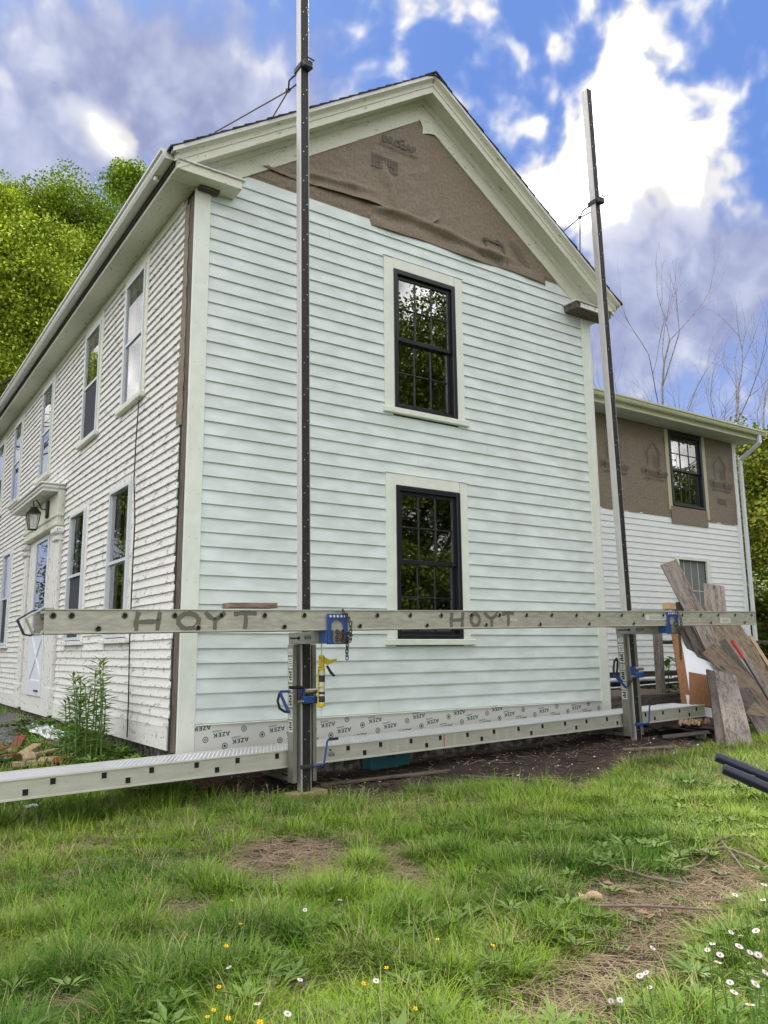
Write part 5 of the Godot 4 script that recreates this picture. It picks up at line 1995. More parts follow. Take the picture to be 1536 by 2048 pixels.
func build_caulk_gun() -> void:
	var c := on(643, 1360, 2, 0.93)
	var o := thing("caulk_gun", "yellow caulking gun hanging point down from the jack arm", "caulk gun", c)
	o.basis = Basis(Vector3.UP, -0.55)
	var s := mb()
	tube(s, [Vector3(0, 0.20, 0), Vector3(0, 0.32, 0)], 0.005, 8)
	tube(s, [Vector3(0, 0.32, 0), Vector3(0.0, 0.345, -0.02), Vector3(0, 0.33, -0.035)], 0.005, 8)
	obj("push_rod", s, M.bright_steel, o)
	s = mb()
	bx(s, at(0, 0.15, 0), Vector3(0.05, 0.11, 0.05), 0.01)
	prism(s, PackedVector2Array([Vector2(0.02, 0.14), Vector2(0.05, 0.12), Vector2(0.125, 0.155), Vector2(0.13, 0.175), Vector2(0.07, 0.165), Vector2(0.02, 0.19)]), at(0, 0, -0.011), 0.022)
	bx(s, at(-0.027, -0.06, 0), Vector3(0.012, 0.33, 0.03), 0.004)
	bx(s, at(0.0, 0.088, 0), Vector3(0.062, 0.02, 0.056), 0.006)
	bx(s, at(0.0, -0.055, 0), Vector3(0.060, 0.014, 0.054), 0.005)
	tube(s, [Vector3(0, -0.215, 0), Vector3(0, -0.19, 0)], 0.031, 14)
	bx(s, at(-0.012, -0.20, 0), Vector3(0.04, 0.04, 0.045), 0.005)
	obj("cradle", s, M.gun_yellow, o)
	s = mb()
	prism(s, PackedVector2Array([Vector2(0.035, 0.115), Vector2(0.055, 0.118), Vector2(0.085, 0.07), Vector2(0.115, 0.035), Vector2(0.10, 0.025), Vector2(0.07, 0.05)]), at(0, 0, -0.009), 0.018)
	obj("trigger", s, M.black_rubber, o)
	s = mb()
	tube(s, [Vector3(0.004, -0.19, 0), Vector3(0.004, 0.085, 0)], 0.0245, 16)
	var tb := obj("tube", s, M.sticker_white, o)
	s = mb()
	for e in [[0.012, 0.055], [-0.105, 0.02], [-0.155, 0.05]]:
		tube(s, [Vector3(0.004, e[0] - e[1] * 0.5, 0), Vector3(0.004, e[0] + e[1] * 0.5, 0)], 0.0250, 16, false)
	obj("tube_label", s, M.sticker_ink, tb)
	s = mb()
	tube(s, [Vector3(0.002, -0.21, 0), Vector3(0.002, -0.30, 0)], [0.010, 0.003], 10)
	obj("nozzle", s, M.sticker_white, o)

func build_scaffold() -> void:
	var lf := Vector3(0.83, -0.285, PZ)
	var rf := Vector3(5.048, -0.163, PZ)
	var lt := Vector3(0.726, 8.4, PZ)
	var rt := Vector3(4.845, 7.886, PZ)
	build_pole(lf, lt, 6.66, "tall scaffold pole rising past the roof edge, its top out of sight", on(577, 181, 2, 0.40), [on(455, 250, 2, -0.12), on(549, 228, 2, 0.18)])
	build_pole(rf, rt, 6.50, "shorter leaning scaffold pole ending above the rotten cornice return", on(1160, 435, 2, 0.42), [on(1126, 463, 2, 0.10), on(1160, 505, 2, 0.26)])
	build_jack(Vector3(0.829, -0.212, PZ), lean_basis(lf, lt), "pump jack with yellow caulking gun hanging beside it", true)
	build_jack(Vector3(5.046, -0.112, PZ), lean_basis(rf, rt), "pump jack with raised black foot loop, near the leaning grey boards", false)
	build_bench_plank()
	build_walk_plank()
	build_caulk_gun()
	build_chain(Vector3(0.835, 0.945, 1.425), "rusty chain wadded and hanging from the clip above the caulking gun", true, 7)
	build_chain(Vector3(5.03, 1.03, 1.425), "rusty chain hanging from the clip near the leaning grey boards", false, 13)
	# block of lumber under the first pole
	var s := mb()
	bx(s, Transform3D(Basis(Vector3.UP, 0.25), Vector3(0.84, -0.305, 0.77)), Vector3(0.34, 0.038, 0.16), 0.004)
	tag(obj("foot_block", s, M.fresh_lumber), "pale lumber block under the foot of the tall scaffold pole", "wood block")
	s = mb()
	var p := on(500, 1211, 2, 1.18)
	bx(s, Transform3D(Basis(Vector3(0, 0, 1), 0.018), Vector3(p.x, 1.085 + 0.018 * (p.x + 1.4) + 0.085, 1.18)), Vector3(0.40, 0.04, 0.14), 0.004)
	tag(obj("scrap_board", s, M.brown_board), "short brown board lying on the hand lettered bench plank", "board")
	# thin metal strip and block end on the bench plank's far part
	s = mb()
	var q := on(1265, 1219, 2, 1.15)
	var q2 := on(1335, 1219, 2, 1.15)
	bar(s, q + Vector3(0, -0.01, 0), q2 + Vector3(0, -0.01, 0), 0.05, 0.008, Vector3(0, 1, 0), 0.002)
	tag(obj("metal_strip", s, M.bright_steel), "thin bright metal strip lying on the bench plank", "metal strip")
	s = mb()
	var q3 := on(1338, 1212, 2, 1.16)
	bx(s, Transform3D(Basis(Vector3.UP, 0.3), q3), Vector3(0.16, 0.075, 0.10), 0.004)
	tag(obj("lumber_offcut", s, M.fresh_lumber), "fresh lumber offcut on the bench plank beside the metal strip", "lumber offcut")

# ---------------------------------------------------------------- ground, grass, plants, trees
var soil_poly := PackedVector2Array()
var patches := []

func px_poly(pts: Array) -> PackedVector2Array:
	var out := PackedVector2Array()
	for p in pts:
		var g := on_ground(p[0], p[1])
		out.append(Vector2(g.x, g.z))
	return out

func setup_patches() -> void:
	soil_poly = PackedVector2Array([Vector2(0.05, -0.3), Vector2(0.05, 0.42), Vector2(0.30, 0.66), Vector2(0.7, 0.80), Vector2(0.95, 0.98)])
	for p in px_poly([[760, 1602], [860, 1580], [1000, 1570], [1120, 1578], [1210, 1566], [1255, 1526], [1330, 1518], [1420, 1500]]):
		soil_poly.append(p)
	for p in [Vector2(6.5, 0.9), Vector2(8.2, 0.3), Vector2(8.2, -1.9), Vector2(5.0, -1.9)]:
		soil_poly.append(p)
	patches = [
		[px_poly([[448, 1745], [505, 1692], [640, 1678], [715, 1705], [712, 1760], [580, 1800], [470, 1788]]), 0.03],
		[px_poly([[732, 1692], [805, 1690], [860, 1755], [880, 1822], [800, 1805]]), 0.06],
		[px_poly([[1120, 1790], [1250, 1768], [1400, 1740], [1480, 1700], [1560, 1740], [1540, 1800], [1440, 1840], [1360, 1910], [1330, 1970], [1230, 2080], [1010, 2080], [1080, 1980], [1200, 1900], [1250, 1850], [1140, 1825]]), 0.10],
		[px_poly([[40, 1990], [150, 1960], [230, 1990], [160, 2040], [60, 2040]]), 0.35],
		[px_poly([[300, 1830], [430, 1800], [470, 1840], [380, 1880]]), 0.45],
	]

var pn := FastNoiseLite.new()

func bare(x: float, z: float) -> Vector2:
	# (how bare of grass, 1 = house soil / 2 = dry thatch patch)
	var q := Vector2(x + 0.14 * pn.get_noise_2d(x * 40.0, z * 40.0) + 0.1 * pn.get_noise_2d(x * 130.0, z * 130.0), z + 0.14 * pn.get_noise_2d(x * 40.0 + 500.0, z * 40.0))
	if Geometry2D.is_point_in_polygon(q, soil_poly):
		return Vector2(1.0, 1)
	for p in patches:
		if Geometry2D.is_point_in_polygon(q, p[0]):
			return Vector2(1.0 - p[1], 2)
	return Vector2(0, 0)

func build_ground() -> void:
	pn = noise(801, 0.01, 3)
	setup_patches()
	var xs := []
	var zs := []
	var x := -3.2
	while x < 8.5:
		xs.append(x)
		x += 0.075
	var step := 0.15
	var e := 8.5
	while e < 400.0:
		xs.append(e)
		e += step
		step *= 1.22
	step = 0.15
	e = -3.3
	while e > -400.0:
		xs.append(e)
		e -= step
		step *= 1.22
	xs.sort()
	var z := -1.2
	while z < 6.6:
		zs.append(z)
		z += 0.06
	step = 0.12
	e = 6.7
	while e < 400.0:
		zs.append(e)
		e += step
		step *= 1.22
	step = 0.12
	e = -1.3
	while e > -400.0:
		zs.append(e)
		e -= step
		step *= 1.22
	zs.sort()
	var nx := xs.size()
	var nz := zs.size()
	var vtx := PackedVector3Array()
	var col := PackedColorArray()
	var nn := noise(811, 1.3, 4)
	for j in nz:
		for i in nx:
			var px: float = xs[i]
			var pz: float = zs[j]
			var y := ground_y(px, pz)
			var b := bare(px, pz)
			var v := nn.get_noise_2d(px * 2.0, pz * 2.0)
			var c := Color(0.045, 0.052, 0.018).lerp(Color(0.080, 0.074, 0.034), clampf(0.5 + v, 0, 1))
			if b.y == 1:
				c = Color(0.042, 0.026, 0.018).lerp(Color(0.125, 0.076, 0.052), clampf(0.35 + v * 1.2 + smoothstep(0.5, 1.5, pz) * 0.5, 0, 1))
				y += 0.022 * nn.get_noise_2d(px * 7.0, pz * 7.0)
			elif b.y == 2:
				c = Color(0.22, 0.155, 0.105).lerp(Color(0.38, 0.285, 0.20), clampf(0.45 + v * 1.3, 0, 1))
				y += 0.008 * nn.get_noise_2d(px * 11.0, pz * 11.0)
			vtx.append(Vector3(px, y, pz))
			col.append(c)
	var idx := PackedInt32Array()
	for j in nz - 1:
		for i in nx - 1:
			var a := j * nx + i
			idx.append_array([a, a + 1, a + nx + 1, a, a + nx + 1, a + nx])
	var nrm := PackedVector3Array()
	for j in nz:
		for i in nx:
			var dx := vtx[j * nx + mini(i + 1, nx - 1)] - vtx[j * nx + maxi(i - 1, 0)]
			var dz := vtx[mini(j + 1, nz - 1) * nx + i] - vtx[maxi(j - 1, 0) * nx + i]
			nrm.append(dz.cross(dx).normalized())
	var arr := []
	arr.resize(Mesh.ARRAY_MAX)
	arr[Mesh.ARRAY_VERTEX] = vtx
	arr[Mesh.ARRAY_NORMAL] = nrm
	arr[Mesh.ARRAY_COLOR] = col
	arr[Mesh.ARRAY_INDEX] = idx
	var m := ArrayMesh.new()
	m.add_surface_from_arrays(Mesh.PRIMITIVE_TRIANGLES, arr)
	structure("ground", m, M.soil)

func blade(s: SurfaceTool, base: Vector3, dir: Vector3, h: float, bend: float, w: float, seg := 4) -> void:
	var side := dir.cross(Vector3.UP).normalized()
	var prev := []
	var p := base
	var ang := rng.randf_range(0.1, 0.75)
	for i in seg + 1:
		var t := float(i) / seg
		var wd := w * (1.0 - pow(t, 1.6)) * 0.5
		var nrm := (Vector3.UP * sin(ang) - dir * cos(ang) + Vector3.UP * 0.25).normalized()
		var cur := [p - side * wd, p + side * wd, nrm]
		if i > 0:
			var f := [[prev[0], prev[2]], [prev[1], prev[2]], [cur[1], cur[2]], [cur[0], cur[2]]]
			for q in ([[0, 1, 2], [0, 2, 3]] if i < seg else [[0, 1, 2]]):
				var pa: Vector3 = f[q[0]][0]
				var pb: Vector3 = f[q[1]][0]
				var pc: Vector3 = f[q[2]][0]
				if (pa - pc).cross(pa - pb).dot(f[q[0]][1]) < 0.0:
					q = [q[0], q[2], q[1]]
				for k in q:
					s.set_normal(f[k][1])
					s.add_vertex(f[k][0])
		prev = cur
		p += (dir * sin(ang) + Vector3.UP * cos(ang)) * (h / seg)
		ang += bend / seg
	
func tuft(n: int, rad: float, h0: float, h1: float, b0: float, b1: float, w: float) -> Mesh:
	var s := mb()
	for i in n:
		var a := rng.randf() * TAU
		var r := sqrt(rng.randf()) * rad
		var d := a + rng.randf_range(-0.9, 0.9)
		blade(s, Vector3(cos(a) * r, -0.015, sin(a) * r), Vector3(cos(d), 0, sin(d)), rng.randf_range(h0, h1), rng.randf_range(b0, b1), w * rng.randf_range(0.7, 1.3))
	return s.commit()

func scatter(called: String, label: String, cat: String, mesh: Mesh, m: Material, xfs: Array, cols: Array) -> MultiMeshInstance3D:
	var mm := MultiMesh.new()
	mm.transform_format = MultiMesh.TRANSFORM_3D
	mm.use_colors = cols.size() > 0
	mm.mesh = mesh
	mm.instance_count = xfs.size()
	for i in xfs.size():
		mm.set_instance_transform(i, xfs[i])
		if cols.size() > 0:
			mm.set_instance_color(i, cols[i])
	var o := MultiMeshInstance3D.new()
	o.multimesh = mm
	o.material_override = m
	o.name = numbered(called)
	add_child(o)
	tag(o, label, cat)
	o.set_meta("kind", "stuff")
	return o

func inside_house(x: float, z: float) -> bool:
	if x > -0.02 and x < W + 0.02 and z < 0.05:
		return true
	return x > W and x < 11.7 and z < WZ + 0.05

func build_grass() -> void:
	rng.seed = 901
	var kinds := [
		tuft(18, 0.060, 0.05, 0.12, 0.7, 2.0, 0.0034),
		tuft(16, 0.080, 0.09, 0.19, 1.5, 2.9, 0.0034),
		tuft(26, 0.055, 0.03, 0.075, 0.3, 1.6, 0.0030),
		tuft(30, 0.045, 0.10, 0.20, 0.6, 1.9, 0.0026),
	]
	var xfs := [[], [], [], []]
	var cols := [[], [], [], []]
	var clump := noise(903, 0.9, 3)
	var hue := noise(904, 0.6, 3)
	var lush := noise(905, 2.4, 2)
	var tries := 0
	var made := 0
	while tries < 190000 and made < 60000:
		tries += 1
		var x: float
		var z: float
		if tries % 3 == 0:
			x = rng.randf_range(-3.2, 3.2)
			z = rng.randf_range(2.4, 5.9)
		elif tries % 3 == 1:
			x = rng.randf_range(-3.4, 9.0)
			z = rng.randf_range(-0.2, 4.5)
		else:
			x = rng.randf_range(-6.0, 14.0)
			z = rng.randf_range(-9.0, 2.0)
			if rng.randf() < 0.55:
				continue
		if inside_house(x, z):
			continue
		var d := Vector2(x - CAM.x, z - CAM.z).length()
		if d < 1.1:
			continue
		var b := bare(x, z)
		if rng.randf() < b.x * (1.0 if b.y == 1 else 0.97):
			continue
		var c := clump.get_noise_2d(x * 3.0, z * 3.0)
		var k := 0
		var r := rng.randf()
		if c > 0.18:
			k = 3 if r < 0.35 else 1
		elif c < -0.22:
			k = 2 if r < 0.7 else 0
		else:
			k = 0 if r < 0.55 else (1 if r < 0.85 else 2)
		var sc := rng.randf_range(0.75, 1.2) * (1.0 + 0.25 * c)
		if z < 0.6 and x < 0.5:
			sc *= 1.5
		if b.y == 2:
			sc *= 0.6
		var bas := Basis(Vector3.UP, rng.randf() * TAU) * Basis(Vector3(1, 0, 0), rng.randf_range(-0.2, 0.2))
		xfs[k].append(Transform3D(bas.scaled(Vector3(sc, sc * rng.randf_range(0.75, 1.1), sc)), Vector3(x, ground_y(x, z), z)))
		var hv := clampf(0.5 + hue.get_noise_2d(x, z) * 0.9 + rng.randf_range(-0.35, 0.35), 0, 1)
		var gc := Color(0.055, 0.155, 0.012).lerp(Color(0.260, 0.405, 0.032), hv)
		if k == 3:
			gc = Color(0.10, 0.20, 0.035).lerp(Color(0.24, 0.36, 0.06), hv)
		if rng.randf() < 0.10 + 0.10 * clampf(-lush.get_noise_2d(x, z) * 2.0, 0, 1):
			gc = Color(0.38, 0.345, 0.17)
		cols[k].append(gc)
		made += 1
	var names := ["meadow_grass", "long_grass", "short_grass", "fine_grass"]
	var labels := ["green lawn grass growing across the yard before the house", "long flopped grass blades lying over the lawn", "short dense turf between the longer grass", "tall fine grass tussocks standing in the lawn"]
	for k in 4:
		scatter(names[k], labels[k], "grass", kinds[k], M.grass_blade, xfs[k], cols[k])
	# dead thatch lying on the bare patches and under the grass
	var s := mb()
	for i in 9:
		var a := rng.randf() * TAU
		var d := Vector3(cos(a), 0, sin(a))
		var p := Vector3(rng.randf_range(-0.04, 0.04), 0.003 + 0.003 * i, rng.randf_range(-0.04, 0.04))
		var q := p + d * rng.randf_range(0.05, 0.12) + Vector3(0, rng.randf_range(0.0, 0.012), 0)
		bar(s, p, q, 0.0022, 0.0012, Vector3.UP)
	var thatch := s.commit()
	var tx := []
	var tc := []
	for i in 16000:
		var x := rng.randf_range(-3.0, 6.5)
		var z := rng.randf_range(0.6, 5.8)
		var b := bare(x, z)
		if inside_house(x, z) or b.y == 1 or (b.y == 0 and rng.randf() < 0.55):
			continue
		tx.append(Transform3D(Basis(Vector3.UP, rng.randf() * TAU).scaled(Vector3.ONE * rng.randf_range(0.6, 1.2)), Vector3(x, ground_y(x, z) + 0.002, z)))
		var v := rng.randf_range(0.55, 1.15)
		tc.append(Color(0.40 * v, 0.305 * v, 0.20 * v))
	scatter("thatch", "dead brown grass thatch matted on the bare patches", "thatch", thatch, M.straw, tx, tc)
	# broad leaves low in the grass
	s = mb()
	for i in 7:
		var a := TAU * i / 7 + rng.randf_range(-0.3, 0.3)
		leaf_quad(s, Vector3(cos(a) * 0.01, 0.01, sin(a) * 0.01), Vector3(cos(a), rng.randf_range(0.25, 0.8), sin(a)).normalized(), rng.randf_range(0.05, 0.10), 0.028)
	var rosette := s.commit()
	tx = []
	tc = []
	for i in 2600:
		var x := rng.randf_range(-3.0, 3.2)
		var z := rng.randf_range(2.6, 5.9)
		var near := smoothstep(3.6, 4.6, z + 0.25 * x + 0.8)
		if inside_house(x, z) or rng.randf() < bare(x, z).x or rng.randf() > 0.10 + 0.55 * near:
			continue
		tx.append(Transform3D(Basis(Vector3.UP, rng.randf() * TAU).scaled(Vector3.ONE * rng.randf_range(0.45, 1.15)), Vector3(x, ground_y(x, z) + rng.randf_range(0.0, 0.05), z)))
		tc.append(Color(0.10, 0.17, 0.035).lerp(Color(0.20, 0.30, 0.08), rng.randf()))
	scatter("broadleaf_weeds", "low broadleaf weeds mixed into the lawn by the wildflowers", "weeds", rosette, M.leaf, tx, tc)
	tx = []
	tc = []
	for i in 1500:
		var x := rng.randf_range(-2.6, 0.0)
		var z := rng.randf_range(-5.5, 0.3)
		if rng.randf() < 0.25 + smoothstep(-0.25, -0.8, x) * 0.7:
			continue
		tx.append(Transform3D(Basis(Vector3.UP, rng.randf() * TAU).scaled(Vector3.ONE * rng.randf_range(0.6, 1.5)), Vector3(x, ground_y(x, z) + rng.randf_range(0.0, 0.10), z)))
		tc.append(Color(0.055, 0.12, 0.018).lerp(Color(0.14, 0.24, 0.04), rng.randf()))
	scatter("wall_weeds", "low leafy weeds crowding the foot of the peeling wall", "weeds", rosette, M.leaf, tx, tc)
	# litter on the dug soil: paint flakes, wood chips, twigs
	s = mb()
	bx(s, at(0, 0, 0), Vector3(0.014, 0.0015, 0.009))
	var chip := s.commit()
	tx = []
	for i in 420:
		var x := rng.randf_range(0.0, 6.0)
		var z := rng.randf_range(0.05, 2.3)
		if bare(x, z).y != 1:
			continue
		tx.append(Transform3D(Basis(Vector3(rng.randf() - 0.5, 1, rng.randf() - 0.5).normalized(), rng.randf() * TAU).scaled(Vector3.ONE * pow(rng.randf(), 2.0) * 1.5 + Vector3.ONE * 0.35), Vector3(x, ground_y(x, z) + 0.006, z)))
	scatter("paint_flakes", "white paint flakes strewn over the dug soil", "flakes", chip, M.paint_flake, tx, [])
	s = mb()
	bx(s, at(0, 0, 0), Vector3(0.09, 0.007, 0.012), 0.002)
	var sliver := s.commit()
	tx = []
	tc = []
	for i in 1500:
		var x := rng.randf_range(0.0, 7.0)
		var z := rng.randf_range(0.0, 2.3)
		if bare(x, z).y != 1:
			continue
		tx.append(Transform3D((Basis(Vector3.UP, rng.randf() * TAU) * Basis(Vector3(0, 0, 1), rng.randf_range(-0.3, 0.3))).scaled(Vector3.ONE * rng.randf_range(0.3, 1.3)), Vector3(x, ground_y(x, z) + 0.008, z)))
		var v := rng.randf_range(0.25, 1.2)
		tc.append(Color(0.17 * v, 0.115 * v, 0.08 * v))
	scatter("wood_chips", "brown wood slivers littering the dug soil", "wood chips", sliver, M.straw, tx, tc)

func leaf_quad(s: SurfaceTool, p: Vector3, dir: Vector3, L: float, w: float) -> void:
	# pointed leaf folded along its middle
	var side := dir.cross(Vector3(0.13, 1, 0.07)).normalized()
	var up := side.cross(dir).normalized()
	var m := p + dir * L * 0.45 - up * w * 0.12
	var tip := p + dir * L - up * L * 0.12
	var a := m + side * w * 0.5 + up * w * 0.18
	var b := m - side * w * 0.5 + up * w * 0.18
	for f in [[p, a, tip, (up - side * 0.3).normalized()], [p, tip, b, (up + side * 0.3).normalized()]]:
		var n: Vector3 = (f[0] - f[2]).cross(f[0] - f[1]).normalized()
		if n.dot(f[3]) < 0.0:
			tri(s, f[0], f[2], f[1], -n)
		else:
			tri(s, f[0], f[1], f[2], n)

var spray_cache := {}

func leaf_spray(n: int, spread: float, L: float) -> Mesh:
	var key := "%d_%.2f_%.2f" % [n, spread, L]
	if spray_cache.has(key):
		return spray_cache[key]
	var s := mb()
	for i in n:
		var p := Vector3(rng.randf_range(-1, 1), rng.randf_range(-0.6, 0.6), rng.randf_range(-1, 1)) * spread
		var d := Vector3(rng.randf_range(-1, 1), rng.randf_range(-0.9, 0.35), rng.randf_range(-1, 1)).normalized()
		leaf_quad(s, p, d, L * rng.randf_range(0.7, 1.2), L * rng.randf_range(0.6, 0.85))
	spray_cache[key] = s.commit()
	return spray_cache[key]

func grow(s: SurfaceTool, p: Vector3, d: Vector3, L: float, r: float, depth: int, ends: Array, droop := 0.0, spread := 0.55) -> void:
	var pts := [p]
	var rad := [r]
	var n := 4
	var dd := d
	for i in n:
		dd = (dd + Vector3(rng.randf_range(-1, 1), rng.randf_range(-0.6, 1) - droop, rng.randf_range(-1, 1)) * 0.14).normalized()
		p += dd * L / n
		pts.append(p)
		rad.append(lerpf(r, r * 0.62, float(i + 1) / n))
		if depth > 0 and i >= 1:
			var kids := 1 if i < n - 1 else 2
			for k in kids:
				if i < n - 1 and rng.randf() < 0.35:
					continue
				var ax := Vector3(rng.randf_range(-1, 1), rng.randf_range(-0.3, 0.3), rng.randf_range(-1, 1))
				ax = (ax - dd * ax.dot(dd)).normalized()
				grow(s, p, (dd + ax * spread * rng.randf_range(0.7, 1.5)).normalized(), L * rng.randf_range(0.52, 0.75), rad[-1] * rng.randf_range(0.55, 0.72), depth - 1, ends, droop, spread)
	tube(s, pts, rad, 7 if depth > 2 else (5 if depth > 0 else 4), false)
	ends.append(p)

func leafy_tree(label: String, base: Vector3, crown: Vector3, rad: Vector3, sprays: int, c0: Color, c1: Color, group: String, leaf_len := 0.115, called := "maple_tree") -> Node3D:
	var o := thing(called, label, "tree", base, group)
	var s := mb()
	var ends := []
	var top := crown - base
	tube(s, [Vector3(0, -0.3, 0), top * 0.18 + Vector3(0.1, 0, 0), top * 0.38 + Vector3(-0.08, 0, 0.1), top * 0.7], [0.26, 0.21, 0.17, 0.09], 9)
	for i in 9:
		var t := lerpf(0.30, 0.72, i / 8.0)
		var a := i * 2.4
		grow(s, top * t, Vector3(cos(a), 0.7, sin(a)).normalized(), rad.x * 0.62, 0.075, 2, ends)
	obj("trunk", s, M.bark, o)
	var mesh := leaf_spray(14, 0.26, leaf_len)
	var lobes := []
	for i in 30:
		var v := Vector3(rng.randf_range(-1, 1), rng.randf_range(-0.9, 1), rng.randf_range(-1, 1))
		v = v.normalized() * rng.randf_range(0.30, 0.88)
		lobes.append([v, rng.randf_range(0.14, 0.34), rng.randf()])
	var mm := MultiMesh.new()
	mm.transform_format = MultiMesh.TRANSFORM_3D
	mm.use_colors = true
	mm.mesh = mesh
	mm.instance_count = sprays
	for i in sprays:
		var l: Array = lobes[rng.randi() % lobes.size()]
		var v: Vector3 = Vector3(rng.randfn(), rng.randfn(), rng.randfn()).normalized() * pow(rng.randf(), 0.45) * float(l[1])
		v.y *= 0.75
		var p: Vector3 = top + (l[0] + v) * rad
		var t := clampf(l[2] * 0.6 + rng.randf() * 0.5, 0, 1)
		mm.set_instance_transform(i, Transform3D(Basis(Vector3(rng.randf() - 0.5, 1, rng.randf() - 0.5).normalized(), rng.randf() * TAU).scaled(Vector3.ONE * rng.randf_range(0.75, 1.3)), p))
		mm.set_instance_color(i, c0.lerp(c1, t) if rng.randf() > 0.22 else c0.lerp(c1, 1.35))
	var cr := MultiMeshInstance3D.new()
	cr.multimesh = mm
	cr.material_override = M.leaf
	cr.name = "crown"
	cr.set_meta("kind", "stuff")
	o.add_child(cr)
	return o

func bare_tree(label: String, base: Vector3, height: float, seed_: int, r := 0.17) -> void:
	rng.seed = seed_
	r *= 0.72
	var o := thing("bare_tree", label, "tree", base, "leafless trees beyond the rear wing")
	var s := mb()
	var ends := []
	var trunk := mb()
	var pts := []
	var rad := []
	var p := Vector3(0, -0.3, 0)
	for i in 8:
		pts.append(p)
		rad.append(lerpf(r, r * 0.38, i / 7.0))
		p += Vector3(rng.randf_range(-0.14, 0.14), height * 0.095, rng.randf_range(-0.14, 0.14))
	tube(trunk, pts, rad, 8)
	obj("trunk", trunk, M.pale_bark, o)
	for i in range(3, 8):
		for k in 2:
			var a := i * 2.1 + k * 3.0 + rng.randf()
			grow(s, pts[i], Vector3(cos(a) * 0.8, 1.0, sin(a) * 0.8).normalized(), height * rng.randf_range(0.15, 0.24), rad[i] * 0.42, 3, ends, -0.15, 0.42)
	grow(s, pts[7], Vector3(0, 1, 0), height * 0.26, rad[7] * 0.9, 3, ends, -0.15, 0.42)
	obj("branches", s, M.pale_bark, o)

func ground_at(px: float, dist: float) -> Vector3:
	var d := ray(px, 1290)
	d.y = 0
	d = d.normalized()
	var p := CAM + d * dist
	p.y = ground_y(p.x, p.z)
	return p

func crown_at(px: float, py: float, dist: float) -> Vector3:
	var d := ray(px, py)
	return CAM + d * (dist / Vector2(d.x, d.z).length())

